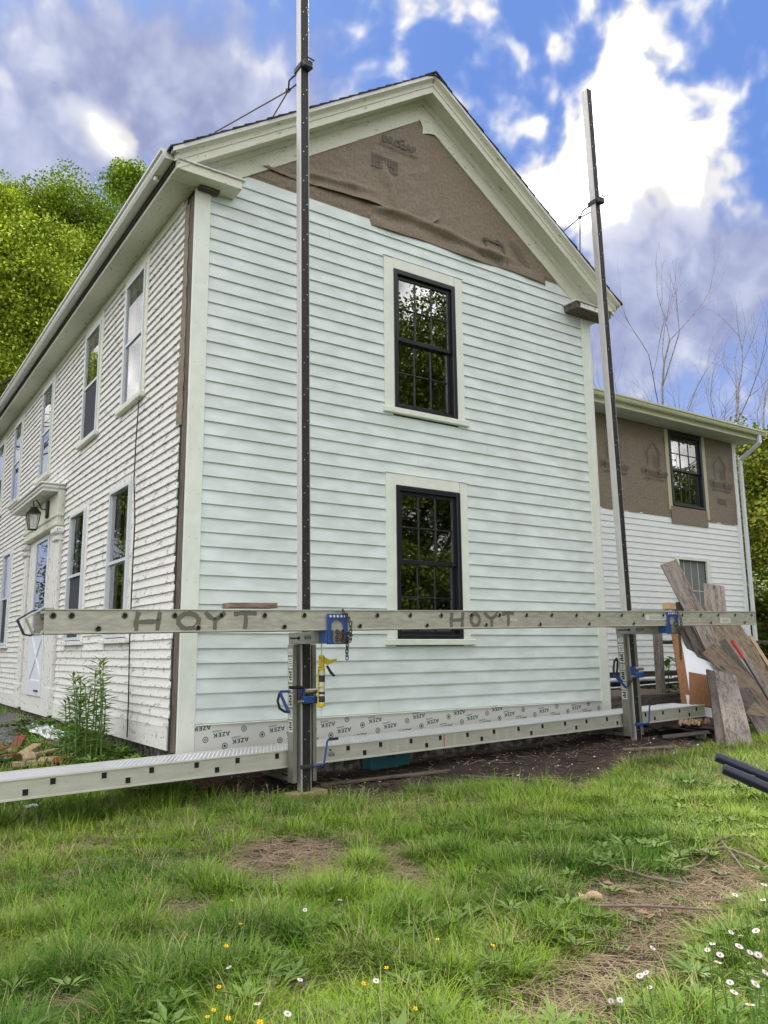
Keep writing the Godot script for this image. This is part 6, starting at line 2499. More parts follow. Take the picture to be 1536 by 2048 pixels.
func build_trees() -> void:
	rng.seed = 1001
	var yg0 := Color(0.16, 0.27, 0.030)
	var yg1 := Color(0.47, 0.56, 0.055)
	var dk0 := Color(0.065, 0.115, 0.016)
	var dk1 := Color(0.19, 0.26, 0.030)
	leafy_tree("tall yellow green maple beyond the long wall, seen over the gutter", ground_at(30, 27), crown_at(30, 620, 27), Vector3(4.2, 4.6, 4.2), 6400, yg0, yg1, "maples beyond the long wall")
	leafy_tree("deep green maple whose rounded top shows above the gutter", ground_at(215, 31), crown_at(190, 560, 31), Vector3(4.4, 5.0, 4.4), 8200, Color(0.13, 0.24, 0.025), Color(0.34, 0.46, 0.045), "maples beyond the long wall")
	leafy_tree("broad maple beyond the end of the long wall", ground_at(-120, 25), crown_at(-110, 640, 25), Vector3(3.6, 4.0, 3.6), 3800, yg0, yg1, "maples beyond the long wall")
	# trees to the side of the long wall: its windows mirror them
	leafy_tree("maple standing out in the side yard, mirrored in the old windows", Vector3(-6.0, -0.4, -20), Vector3(-6.0, 4.2, -20), Vector3(4.0, 4.4, 4.0), 5000, dk0, dk1, "maples in the side yard")
	leafy_tree("maple at the edge of the side yard", Vector3(-10.5, -0.4, -14), Vector3(-10.5, 4.4, -14), Vector3(3.6, 4.4, 3.6), 4000, dk0, dk1, "maples in the side yard")
	leafy_tree("maple far back in the side yard", Vector3(-11.0, -0.4, -30), Vector3(-11.0, 5.2, -30), Vector3(5.0, 5.4, 5.0), 5000, dk0, yg1, "maples in the side yard")
	# trees across the yard behind the viewer: the black windows mirror them
	var words := ["thick", "tall", "broad", "leaning", "low branched"]
	var wi := 0
	for e in [[12.5, 13, 7.5, 4.6, 6.8], [18.5, 13.5, 8.0, 4.8, 7.4], [9.0, 18, 8.0, 4.6, 7.5], [23, 9, 7.0, 4.6, 6.6], [16.5, 20, 10.5, 5.2, 8.5]]:
		leafy_tree("%s maple across the yard facing the gable, mirrored in its black windows" % words[wi], Vector3(e[0], -0.4, e[1]), Vector3(e[0], e[2], e[1]), Vector3(e[3], e[4], e[3]), 6000, dk0, dk1, "maples across the yard")
		wi += 1
	for e in [[8.5, 12.5, 1.8], [11.0, 11.0, 1.6], [13.5, 10.5, 1.9], [16.0, 9.5, 1.7], [19.0, 8.0, 1.8]]:
		leafy_tree("leafy shrub under the maples across the yard, mirrored in the lower window", Vector3(e[0], -0.4, e[1]), Vector3(e[0], 2.0, e[1]), Vector3(2.2, e[2] * 1.5, 2.2), 3200, dk0, dk1, "shrubs across the yard", 0.115, "shrub")
	# right edge: young leafy trees past the wing
	leafy_tree("young yellow green tree past the corner of the rear wing", ground_at(1550, 24), crown_at(1552, 1040, 24), Vector3(1.9, 3.2, 1.9), 2600, yg0, Color(0.30, 0.31, 0.03), "young trees past the rear wing", 0.11, "young_tree")
	leafy_tree("dark leafy tree behind the young tree past the rear wing", ground_at(1590, 34), crown_at(1575, 1130, 34), Vector3(4.2, 5.0, 4.2), 4200, dk0, dk1, "young trees past the rear wing", 0.12, "young_tree")
	leafy_tree("low dark bush past the downspout of the rear wing", ground_at(1530, 19.5), crown_at(1540, 1230, 19.5), Vector3(1.4, 1.3, 1.4), 1600, dk0, dk1, "young trees past the rear wing", 0.09, "bush")
	bare_tree("tall leafless tree rising above the middle of the wing roof", ground_at(1335, 27), 12.5, 77)
	bare_tree("thick leafless tree above the downspout end of the wing roof", ground_at(1480, 30), 11.5, 78, 0.22)
	bare_tree("slender leafless tree beside the leaning scaffold pole", ground_at(1200, 30), 11.2, 79, 0.12)
	bare_tree("leafless tree at the far edge beyond the wing", ground_at(1570, 33), 12.0, 80, 0.16)
	bare_tree("small leafless tree between two larger ones above the wing roof", ground_at(1410, 36), 11.0, 81, 0.13)
	rng.seed = 1077
	leafy_tree("green maple filling the gap between the yellow maple and the gutter", ground_at(130, 33), crown_at(140, 520, 33), Vector3(4.3, 4.0, 4.3), 7000, Color(0.13, 0.24, 0.025), Color(0.38, 0.48, 0.045), "maples beyond the long wall")

# ---------------------------------------------------------------- smaller things round the house
func plank_thing(called: String, label: String, cat: String, top: Vector3, foot: Vector3, w: float, t: float, m: Material, nrm: Vector3, group := "") -> Node3D:
	var o := thing(called, label, cat, foot, group)
	var s := mb()
	var x := (top - foot)
	var L := x.length()
	x = x.normalized()
	var z := (nrm - x * nrm.dot(x)).normalized()
	var y := z.cross(x)
	o.basis = Basis(x, y, z)
	# slightly bowed board with a tongue edge and split end
	var n := 6
	var rows := []
	var uo := Vector2(rng.randf() * 3.0, rng.randf() * 3.0)
	for i in n + 1:
		var u := L * i / n
		var bow := 0.012 * sin(PI * i / n) * rng.randf_range(0.6, 1.2)
		var j := rng.randf_range(-0.004, 0.004) if i == 0 or i == n else 0.0
		rows.append([Vector3(u + j, -w * 0.5, bow), Vector3(u - j, w * 0.5, bow), Vector3(u - j, w * 0.5, bow - t), Vector3(u + j, -w * 0.5, bow - t)])
	for i in n:
		var a: Array = rows[i]
		var b: Array = rows[i + 1]
		var ua := L * i / n
		var ub := L * (i + 1) / n
		quad(s, a[0], b[0], b[1], a[1], Vector3(0, 0, 1), [uo + Vector2(ua, 0), uo + Vector2(ub, 0), uo + Vector2(ub, w), uo + Vector2(ua, w)])
		quad(s, a[3], b[3], b[2], a[2], Vector3(0, 0, -1), [uo + Vector2(ua, 0), uo + Vector2(ub, 0), uo + Vector2(ub, w), uo + Vector2(ua, w)])
		quad(s, a[0], b[0], b[3], a[3], Vector3(0, -1, 0), [uo + Vector2(ua, 0), uo + Vector2(ub, 0), uo + Vector2(ub, t), uo + Vector2(ua, t)])
		quad(s, a[1], b[1], b[2], a[2], Vector3(0, 1, 0), [uo + Vector2(ua, 0), uo + Vector2(ub, 0), uo + Vector2(ub, t), uo + Vector2(ua, t)])
	quad(s, rows[0][0], rows[0][1], rows[0][2], rows[0][3], Vector3(-1, 0, 0))
	quad(s, rows[n][0], rows[n][1], rows[n][2], rows[n][3], Vector3(1, 0, 0))
	obj("board", s, m, o)
	s = mb()
	for e in [[L - 0.03, -w * 0.32], [L - 0.035, w * 0.3], [0.04, 0.2 * w], [L * 0.5, -0.3 * w]]:
		tube(s, [Vector3(e[0], e[1], 0.0), Vector3(e[0], e[1], 0.006)], 0.006, 6)
	obj("nails", s, M.dark_steel, o)
	return o

func edge_panel(called: String, label: String, cat: String, top: Vector3, foot: Vector3, w: float, t: float, m: Material) -> void:
	# panel known by its visible upright edge; the rest of it runs back to the side
	var nrm := Vector3(-0.55, 0.25, 0.80)
	var x := (top - foot).normalized()
	var z := (nrm - x * nrm.dot(x)).normalized()
	var y := z.cross(x)
	if y.x < 0.0:
		y = -y
	plank_thing(called, label, cat, top + y * w * 0.5, foot + y * w * 0.5, w, t, m, nrm)

func depth_pt(px: float, py: float, z: float) -> Vector3:
	return on(px, py, 2, z)

func build_boards() -> void:
	rng.seed = 1201
	var face := Vector3(-0.62, 0.35, 0.70)
	var g := "old grey boards leaning by the rear wing"
	# what they lean on: an old porch post frame beside the wing
	var fr := thing("porch_frame", "old grey porch post and rails before the wing, half hidden by boards", "porch frame", Vector3(7.2, 0.0, -0.5))
	var s := mb()
	bx(s, at(0, 0.62, 0), Vector3(0.10, 1.25, 0.10), 0.006)
	obj("post", s, M.grey_board, fr)
	s = mb()
	bx(s, at(1.6, 0.78, 0), Vector3(0.10, 1.60, 0.10), 0.006)
	obj("post", s, M.grey_board, fr)
	s = mb()
	bx(s, at(3.1, 0.78, 0), Vector3(0.10, 1.60, 0.10), 0.006)
	obj("post", s, M.grey_board, fr)
	for y in [0.93, 0.50, 0.40]:
		s = mb()
		bx(s, at(1.58, y, 0.0 if y < 0.6 else 0.02), Vector3(3.05, 0.05, 0.04), 0.004)
		obj("rail", s, M.dark_board, fr)
	# raised bed edge with old leaves
	var bed := thing("timber_edge", "dark rotten timber edging a raised bed beside the gable corner", "timber edging", Vector3(5.6, 0.0, -0.42))
	s = mb()
	bx(s, at(1.3, 0.02, 0), Vector3(2.6, 0.42, 0.09), 0.01)
	obj("timber", s, M.dark_board, bed)
	s = mb()
	bx(s, at(1.3, 0.10, -0.64), Vector3(2.6, 0.24, 1.18), 0.01)
	obj("fill", s, M.brick_clay, bed)
	# painted door leaf and plywood sheet behind the boards
	edge_panel("plywood_sheet", "brown plywood sheet standing on edge behind the white panel", "plywood sheet", on(1341, 1252, 2, -0.30), on(1366, 1425, 2, 0.42), 0.12, 0.02, M.plywood)
	edge_panel("painted_panel", "white painted panel leaning behind the grey boards", "panel", on(1350, 1262, 2, -0.26), on(1377, 1425, 2, 0.46), 0.50, 0.02, M.door_paint)
	plank_thing("cardboard_sheet", "brown cardboard piece propped low against the white panel", "cardboard", on(1402, 1348, 2, 0.50), on(1404, 1412, 2, 0.60), 0.30, 0.012, M.plywood, Vector3(-0.60, 0.15, 0.78))
	# boards: (top px, foot px, top z, foot z, width, material, label)
	var list := [
		[[1337, 1124], [1440, 1322], -0.35, 0.30, 0.245, "grey_board", "longest grey board, its sawn end above the small wing window sill"],
		[[1428, 1169], [1436, 1330], -0.42, 0.10, 0.30, "grey_board", "wide pale board with a split end and peeling whitewash"],
		[[1372, 1232], [1460, 1420], -0.10, 0.50, 0.20, "dark_board", "dark grey board sloping under the bench plank"],
		[[1392, 1222], [1475, 1400], 0.00, 0.62, 0.21, "grey_board", "grey board with a curled splinter at its end"],
		[[1452, 1240], [1580, 1460], 0.05, 0.95, 0.30, "brown_board", "widest brown board, sloping beneath the red crowbar"],
		[[1416, 1296], [1560, 1430], 0.55, 1.25, 0.22, "brown_board", "brown board lying across the others with nails at its end"],
		[[1449, 1345], [1484, 1513], 0.80, 2.00, 0.27, "grey_board", "grey board standing nearest upright with its foot in the grass"],
		[[1421, 1340], [1446, 1508], 0.72, 1.86, 0.10, "dark_board", "narrow dark board standing just behind the upright grey one"],
		[[1480, 1375], [1548, 1490], 0.9, 1.75, 0.22, "dark_board", "dark split board low at the edge of the pile"],
		[[1362, 1240], [1428, 1352], -0.22, 0.10, 0.19, "brown_board", "brown nailed board behind the dark sloping one"],
		[[1470, 1300], [1575, 1470], 0.35, 1.15, 0.20, "grey_board", "silvery board under the widest brown board"],
		[[1440, 1282], [1520, 1395], 0.30, 0.80, 0.16, "dark_board", "dark knotty board between the brown boards"],
		[[1410, 1212], [1470, 1330], -0.20, 0.35, 0.17, "brown_board", "warm brown board behind the wide pale one"],
		[[1500, 1415], [1590, 1500], 1.30, 1.70, 0.18, "brown_board", "brown board slumped at the outer foot of the pile"],
		[[1500, 1270], [1580, 1400], -0.10, 0.70, 0.05, "fresh_lumber", "narrow pale stick along the far side of the pile"],
		[[1350, 1205], [1372, 1262], -0.30, -0.1, 0.16, "dark_board", "short blackened board end beside the lumber offcut"],
	]
	for e in list:
		var t := depth_pt(e[0][0], e[0][1], e[2])
		var f := depth_pt(e[1][0], e[1][1], e[3])
		# carry the board on down to the ground
		var d := (f - t).normalized()
		var gy := ground_y(f.x, f.z)
		if d.y < -0.1 and f.y > gy:
			var k := minf((gy - f.y) / d.y, 0.9)
			f += d * k
		f.y = maxf(f.y, gy - 0.01)
		plank_thing("weathered_board", e[6], "board", t, f, e[4], 0.026, M[e[5]], face, g)
	# red handled bar on top of the pile
	var a := depth_pt(1459, 1286, 0.85)
	var b := depth_pt(1482, 1322, 0.98)
	var c := depth_pt(1545, 1428, 1.30)
	var off := Vector3(-0.05, 0.03, 0.07)
	var cr := thing("pry_bar", "long pry bar with red grip lying on the grey boards", "pry bar", a + off)
	s = mb()
	tube(s, [Vector3.ZERO, (b - a) * 0.9, b - a], [0.021, 0.021, 0.015], 10)
	obj("grip", s, M.red_paint, cr)
	s = mb()
	tube(s, [b - a, c - a], 0.013, 8)
	obj("shaft", s, M.navy_rubber, cr)
	# jar among the boards
	var j := depth_pt(1424, 1396, 0.5)
	var jr := thing("glass_jar", "small glass jar wedged between the cardboard and the boards", "jar", j)
	s = mb()
	tube(s, [Vector3(0, 0, 0), Vector3(0, 0.10, 0), Vector3(0, 0.13, 0), Vector3(0, 0.145, 0)], [0.045, 0.045, 0.032, 0.03], 12)
	obj("jar_body", s, M.lamp_glass, jr)
	s = mb()
	tube(s, [Vector3(0, 0.145, 0), Vector3(0, 0.165, 0)], 0.034, 12)
	obj("lid", s, M.bright_steel, jr)
	# low heap of torn shingles and laths under the plank end
	for i in 22:
		var p := Vector3(5.45 + rng.randf() * 1.15, 0, 0.40 + rng.randf() * 0.85)
		p.y = ground_y(p.x, p.z) + 0.02 + 0.007 * i
		s = mb()
		bx(s, Transform3D(Basis(Vector3.UP, rng.randf() * TAU) * Basis(Vector3(0, 0, 1), rng.randf_range(-0.18, 0.18)) * Basis(Vector3(1, 0, 0), rng.randf_range(-0.18, 0.18)), p), Vector3(rng.randf_range(0.25, 0.55), 0.014, rng.randf_range(0.08, 0.2)), 0.003, Vector2(rng.randf(), rng.randf()))
		tag(obj("torn_scrap", s, M.dark_board if i % 3 > 0 else M.tar_paper), "dark torn siding scrap in the heap under the plank end", "scrap", "torn scraps under the plank end")
	s = mb()
	var pp := on_ground(1402, 1478)
	tube(s, [Vector3(-0.05, 0.04, 0.0), Vector3(0.03, 0.04, 0.02)], 0.04, 14)
	var cup := obj("white_pot", s, M.white_plastic)
	cup.position = pp
	tag(cup, "small white plastic cup lying by the scrap heap", "cup")
	s = mb()
	var rp := []
	for i in 7:
		for k in 5:
			pass
	crumple(s, 0.36, 0.22, 0.10, 31)
	var paper := obj("crumpled_paper", s, M.fungus)
	paper.position = Vector3(6.0, ground_y(6.0, 0.85) + 0.12, 0.85)
	tag(paper, "crumpled pinkish paper on the scrap heap under the plank end", "paper")

func crumple(s: SurfaceTool, w: float, d: float, h: float, seed_: int) -> void:
	var nz := noise(seed_, 5.0, 3)
	var n := 12
	var g := []
	for i in n + 1:
		var row := []
		for j in n + 1:
			var u := float(i) / n - 0.5
			var v := float(j) / n - 0.5
			row.append(Vector3(u * w + 0.02 * nz.get_noise_2d(u * 3, v * 3 + 9), h * (0.5 + 0.9 * nz.get_noise_2d(u * 1.6, v * 1.6)), v * d + 0.02 * nz.get_noise_2d(u * 3 + 5, v * 3)))
		g.append(row)
	for i in n:
		for j in n:
			quad(s, g[i][j], g[i + 1][j], g[i + 1][j + 1], g[i][j + 1], Vector3.UP)

func build_lantern() -> void:
	# wall lantern beside the doorway hood
	var p := LT * Vector3(5.32, 2.74, 0.30)
	var o := thing("wall_lantern", "dark bronze wall lantern with glass sides under the doorway hood", "lantern", p)
	var s := mb()
	bx(s, at(0.18, 0.17, 0), Vector3(0.03, 0.26, 0.11), 0.008)
	tube(s, [Vector3(0.17, 0.16, 0), Vector3(0.10, 0.17, 0), Vector3(0.07, 0.24, 0), Vector3(0.03, 0.29, 0), Vector3(-0.015, 0.27, 0), Vector3(0, 0.20, 0)], 0.010, 8)
	obj("bracket", s, M.lamp_bronze, o)
	s = mb()
	var ring0 := []
	for q in 4:
		var a := q * PI / 2 + PI / 4
		var a2 := (q + 1) * PI / 2 + PI / 4
		var t0 := Vector3(cos(a), 0, sin(a)) * 0.115 + Vector3(0, 0.10, 0)
		var b0 := Vector3(cos(a), 0, sin(a)) * 0.068 + Vector3(0, -0.14, 0)
		var t1 := Vector3(cos(a2), 0, sin(a2)) * 0.115 + Vector3(0, 0.10, 0)
		var b1 := Vector3(cos(a2), 0, sin(a2)) * 0.068 + Vector3(0, -0.14, 0)
		tube(s, [t0, b0], 0.007, 6)
		tube(s, [t0, t1], 0.009, 6)
		tube(s, [b0, b1], 0.009, 6)
		var top := Vector3(cos(a), 0, sin(a)) * 0.055 + Vector3(0, 0.175, 0)
		var top1 := Vector3(cos(a2), 0, sin(a2)) * 0.055 + Vector3(0, 0.175, 0)
		quad(s, t0 * 1.06, t1 * 1.06, top1, top, t0 + t1 + Vector3(0, 0.2, 0))
	bx(s, at(0, 0.18, 0), Vector3(0.08, 0.015, 0.08), 0.003)
	bx(s, at(0, -0.145, 0), Vector3(0.09, 0.012, 0.09), 0.003)
	obj("cage", s, M.lamp_bronze, o)
	s = mb()
	for q in 4:
		var a := q * PI / 2 + PI / 4
		var a2 := (q + 1) * PI / 2 + PI / 4
		quad(s, Vector3(cos(a), 0, sin(a)) * 0.110 + Vector3(0, 0.09, 0), Vector3(cos(a2), 0, sin(a2)) * 0.110 + Vector3(0, 0.09, 0), Vector3(cos(a2), 0, sin(a2)) * 0.066 + Vector3(0, -0.13, 0), Vector3(cos(a), 0, sin(a)) * 0.066 + Vector3(0, -0.13, 0), Vector3(cos(a) + cos(a2), 0, sin(a) + sin(a2)))
	obj("glass", s, M.lamp_glass, o)
	s = mb()
	tube(s, [Vector3(0, -0.10, 0), Vector3(0, -0.02, 0), Vector3(0, 0.02, 0), Vector3(0, 0.05, 0)], [0.016, 0.018, 0.014, 0.004], 10)
	obj("bulb", s, M.sticker_white, o)

func build_side_yard() -> void:
	rng.seed = 1301
	# cable hanging down the long wall
	var s := mb()
	var pts := []
	for e in [[278, 800, -0.05], [272, 880, -0.05], [268, 960, -0.07], [270, 1040, -0.08], [266, 1120, -0.07], [262, 1215, -0.06], [259, 1290, -0.05], [257, 1400, -0.045], [254, 1475, -0.045]]:
		pts.append(on(e[0], e[1], 0, e[2]))
	tube(s, pts, 0.0065, 6)
	tag(obj("hanging_cable", s, M.cable_rubber), "thin black cable hanging down the peeling wall from an upper sill", "cable")
	# tall leafy plant against the wall
	var at_p := on(172, 1480, 0, -0.42)
	at_p.y = ground_y(at_p.x, at_p.z)
	var pl := thing("lily_plant", "tall leafy green plant with upright stems against the peeling wall", "plant", at_p)
	for i in 15:
		var st := mb()
		var lf := mb()
		var a := rng.randf() * TAU
		var h := rng.randf_range(0.50, 0.80) if i > 2 else rng.randf_range(0.85, 1.0)
		var b := Vector3(cos(a) * rng.randf_range(0.02, 0.20), 0, sin(a) * rng.randf_range(0.02, 0.28))
		if i <= 2:
			b = Vector3(0.04 * i, 0, 0.16 + 0.05 * i)
		var top := b + Vector3(rng.randf_range(-0.06, 0.06), h, rng.randf_range(-0.06, 0.06))
		tube(st, [b, b.lerp(top, 0.5) + Vector3(0.01, 0, 0.01), top], [0.007, 0.006, 0.004], 6)
		var n := int(h * 52)
		for k in n:
			var t := 0.15 + 0.85 * float(k) / n
			var aa := k * 2.4
			leaf_quad(lf, b.lerp(top, t), Vector3(cos(aa), rng.randf_range(-0.1, 0.6) if t < 0.9 else rng.randf_range(0.3, 1.2), sin(aa)).normalized(), rng.randf_range(0.09, 0.15), 0.030)
		var stem := obj("stem", st, M.stem_green, pl)
		var lm := obj("leaves", lf, M.lily_leaf, stem)
	# stone step before the door
	s = mb()
	var step := thing("stone_step", "flat grey stone step before the doorway", "step", Vector3(-0.42, -0.12, -6.1))
	bx(s, at(0, 0, 0), Vector3(0.75, 0.14, 1.9), 0.03)
	obj("slab", s, M.field_stone, step)
	# rounded field stones
	for i in 4:
		s = mb()
		boulder(s, Vector3(0.16, 0.09, 0.20) * rng.randf_range(0.7, 1.1), 71 + i)
		var st := obj("field_stone", s, M.field_stone)
		var p := on([12, 30, 6, 26][i], [1470, 1468, 1482, 1485][i], 1, -0.12)
		st.position = p
		tag(st, "rounded grey field stone in the heap near the stone step", "stone", "field stones near the step")
	# scrap bricks and offcuts on the ground
	var bits := [[34, 1500, "red_scrap", 0.30, 0.10, 0.05, 1.1, 0.5], [8, 1510, "red_scrap", 0.22, 0.09, 0.06, 0.4, 0.1], [16, 1522, "red_scrap", 0.26, 0.10, 0.03, 2.0, -0.1], [58, 1512, "fresh_lumber", 0.26, 0.11, 0.05, 0.7, 0.3], [58, 1526, "fresh_lumber", 0.14, 0.10, 0.06, 1.6, 0.35], [92, 1515, "fresh_lumber", 0.24, 0.08, 0.03, 0.35, 0.1], [120, 1528, "fresh_lumber", 0.22, 0.06, 0.03, 0.2, 0.05], [150, 1518, "fresh_lumber", 0.25, 0.05, 0.02, 0.5, 0.0], [84, 1532, "fresh_lumber", 0.18, 0.07, 0.03, 1.2, 0.1], [108, 1500, "dark_board", 0.14, 0.09, 0.06, 0.9, 0.2]]
	var words := ["red painted block standing on edge in the scrap heap", "dark red block lying at the edge of the scrap heap", "flat red painted offcut at the foot of the scrap heap", "pale lumber offcut leaning across the red blocks", "short pale wedge of lumber before the scrap heap", "long pale lumber offcut tipped beside the weeds", "thin pale lath lying in the grass by the walk plank", "pale splintered stick lying toward the tall leafy plant", "small pale board scrap half sunk in the grass", "dark weathered block beside the pale offcuts"]
	for i in bits.size():
		var e: Array = bits[i]
		var p := on_ground(e[0], e[1])
		s = mb()
		bx(s, Transform3D(Basis(Vector3.UP, e[6]) * Basis(Vector3(0, 0, 1), e[7]), Vector3(0, 0.05, 0)), Vector3(e[3], e[5], e[4]), 0.004, Vector2(rng.randf(), rng.randf()))
		var o := obj("scrap_block", s, M[e[2]])
		o.position = p
		tag(o, words[i], "scrap wood", "scrap blocks on the grass")
	for i in 16:
		var p := on_ground(rng.randf_range(-30, 120), rng.randf_range(1490, 1540))
		s = mb()
		bx(s, Transform3D(Basis(Vector3.UP, rng.randf() * TAU) * Basis(Vector3(0, 0, 1), rng.randf_range(-0.3, 0.4)), Vector3(0, 0.04, 0)), Vector3(rng.randf_range(0.08, 0.24), rng.randf_range(0.02, 0.06), rng.randf_range(0.05, 0.10)), 0.004, Vector2(rng.randf(), rng.randf()))
		var o := obj("scrap_chunk", s, [M.red_scrap, M.fresh_lumber, M.dark_board, M.fresh_lumber][i % 4])
		o.position = p
		tag(o, ["small red painted chunk strewn in the scrap heap", "small pale lumber chunk strewn in the scrap heap", "small dark wood chunk strewn in the scrap heap", "small pale lumber chunk strewn in the scrap heap"][i % 4], "scrap wood", "small chunks in the scrap heap")
	# crumpled white sheet along the wall
	s = mb()
	crumple(s, 0.26, 1.9, 0.10, 41)
	var sh := obj("plastic_sheet", s, M.white_plastic)
	sh.position = Vector3(-0.34, ground_y(-0.34, -3.4) + 0.03, -3.4)
	tag(sh, "crumpled white plastic sheet lying along the foot of the peeling wall", "plastic sheet")
	# bit of white paper in the grass
	s = mb()
	crumple(s, 0.10, 0.035, 0.03, 43)
	var sc := obj("paper_scrap", s, M.white_plastic)
	sc.position = on_ground(60, 1635) + Vector3(0, 0.07, 0)
	tag(sc, "white torn scrap lying in the grass below the walk plank", "scrap")
	# brick with three holes
	var bk := thing("cored_brick", "grey brown brick with three round holes lying on the soil under the walk plank", "brick", Vector3(0.22, ground_y(0.22, 0.22) + 0.05, 0.22))
	bk.basis = Basis(Vector3.UP, 0.35) * Basis(Vector3(1, 0, 0), 0.45)
	s = mb()
	bx(s, at(0, 0, 0), Vector3(0.27, 0.07, 0.13), 0.006)
	obj("brick_body", s, M.brick_clay, bk)
	s = mb()
	for x in [-0.08, 0.0, 0.08]:
		tube(s, [Vector3(x, 0.0345, 0), Vector3(x, 0.0362, 0)], 0.020, 12)
	obj("core_holes", s, M.hole_dark, bk)
	# teal box under the plank
	var tl := thing("teal_tote", "teal plastic tote with dark printed mark behind the walk plank", "tote", Vector3(2.08, ground_y(2.08, 0.13) - 0.01, 0.13))
	s = mb()
	bx(s, at(0, 0.10, 0), Vector3(0.47, 0.20, 0.16), 0.012)
	obj("tote_body", s, M.teal_plastic, tl)
	s = mb()
	bx(s, at(0, 0.205, 0), Vector3(0.49, 0.02, 0.18), 0.006)
	obj("rim", s, M.teal_plastic, tl)
	s = mb()
	stroke(s, [Vector2(-0.05, 0.085), Vector2(0.0, 0.10), Vector2(0.05, 0.085)], 0.014, at(0, 0.02, 0.0803))
	tube(s, [Vector3(-0.018, 0.135, 0.0800), Vector3(-0.018, 0.135, 0.0808)], 0.016, 12)
	tube(s, [Vector3(0.018, 0.135, 0.0800), Vector3(0.018, 0.135, 0.0808)], 0.016, 12)
	obj("printed_mark", s, M.sticker_ink, tl)
	# rotten lath lying along the soil
	s = mb()
	var la := on_ground(640, 1572)
	var lb := on_ground(900, 1545)
	bar(s, la + Vector3(0, 0.012, 0), lb + Vector3(0, 0.016, 0), 0.07, 0.02, Vector3.UP, 0.003)
	tag(obj("rotten_lath", s, M.rotten_wood), "long rotten board lying in the soil before the water table", "board")
	s = mb()
	la = on_ground(930, 1555)
	lb = on_ground(1110, 1565)
	bar(s, la + Vector3(0, 0.012, 0), lb + Vector3(0, 0.012, 0), 0.03, 0.015, Vector3.UP, 0.003)
	tag(obj("rotten_lath", s, M.rotten_wood), "thin rotten lath lying on the soil near the grass edge", "board")
	s = mb()
	la = on_ground(1245, 1503)
	lb = on_ground(1345, 1497)
	bar(s, la + Vector3(0, 0.015, 0), lb + Vector3(0, 0.015, 0), 0.05, 0.025, Vector3.UP, 0.003)
	tag(obj("rotten_lath", s, M.brown_board), "short brown board lying at the foot of the leaning pole", "board")
	# vine with big leaves by the porch post
	var vine := thing("vine", "sunlit broad leaved vine growing beside the old porch post", "vine", Vector3(7.35, 0.15, -0.62))
	s = mb()
	for i in 46:
		var p := Vector3(rng.randf_range(-0.05, 0.45), rng.randf_range(0.02, 0.62), rng.randf_range(-0.12, 0.12))
		leaf_quad(s, p, Vector3(rng.randf_range(-1, 1), rng.randf_range(-0.6, 0.4), rng.randf_range(-0.2, 1)).normalized(), rng.randf_range(0.09, 0.15), 0.10)
	obj("leaves", s, M.lily_leaf, vine)
	s = mb()
	tube(s, [Vector3(0.2, -0.1, 0), Vector3(0.15, 0.2, 0.02), Vector3(0.25, 0.55, 0)], 0.008, 6)
	obj("stem", s, M.stem_green, vine)

func boulder(s: SurfaceTool, r: Vector3, seed_: int) -> void:
	var nz := noise(seed_, 1.2, 3)
	var nu := 14
	var nv := 9
	var g := []
	for j in nv + 1:
		var row := []
		for i in nu + 1:
			var th := PI * j / nv
			var ph := TAU * i / nu
			var d := Vector3(sin(th) * cos(ph), cos(th), sin(th) * sin(ph))
			row.append(d * r * (1.0 + 0.25 * nz.get_noise_3dv(d)))
		g.append(row)
	for j in nv:
		for i in nu:
			quad(s, g[j][i], g[j][i + 1], g[j + 1][i + 1], g[j + 1][i], g[j][i] + g[j + 1][i + 1])

func flower_head(s: SurfaceTool, eye: SurfaceTool, c: Vector3, n: Vector3, r: float, petals: int, cup: float) -> void:
	var x := n.cross(Vector3(0.3, 0.2, 1)).normalized()
	var y := n.cross(x)
	for i in petals:
		var a := TAU * i / petals
		var d := (x * cos(a) + y * sin(a))
		var t := n.cross(d)
		var w := r * 2.4 / petals
		var tip := c + d * r + n * r * cup
		quad(s, c + d * r * 0.25 - t * w * 0.6, tip - t * w * 0.7, tip + t * w * 0.7, c + d * r * 0.25 + t * w * 0.6, n)
	tube(eye, [c - n * 0.001, c + n * 0.003, c + n * 0.0045], [r * 0.36, r * 0.33, r * 0.1], 8)

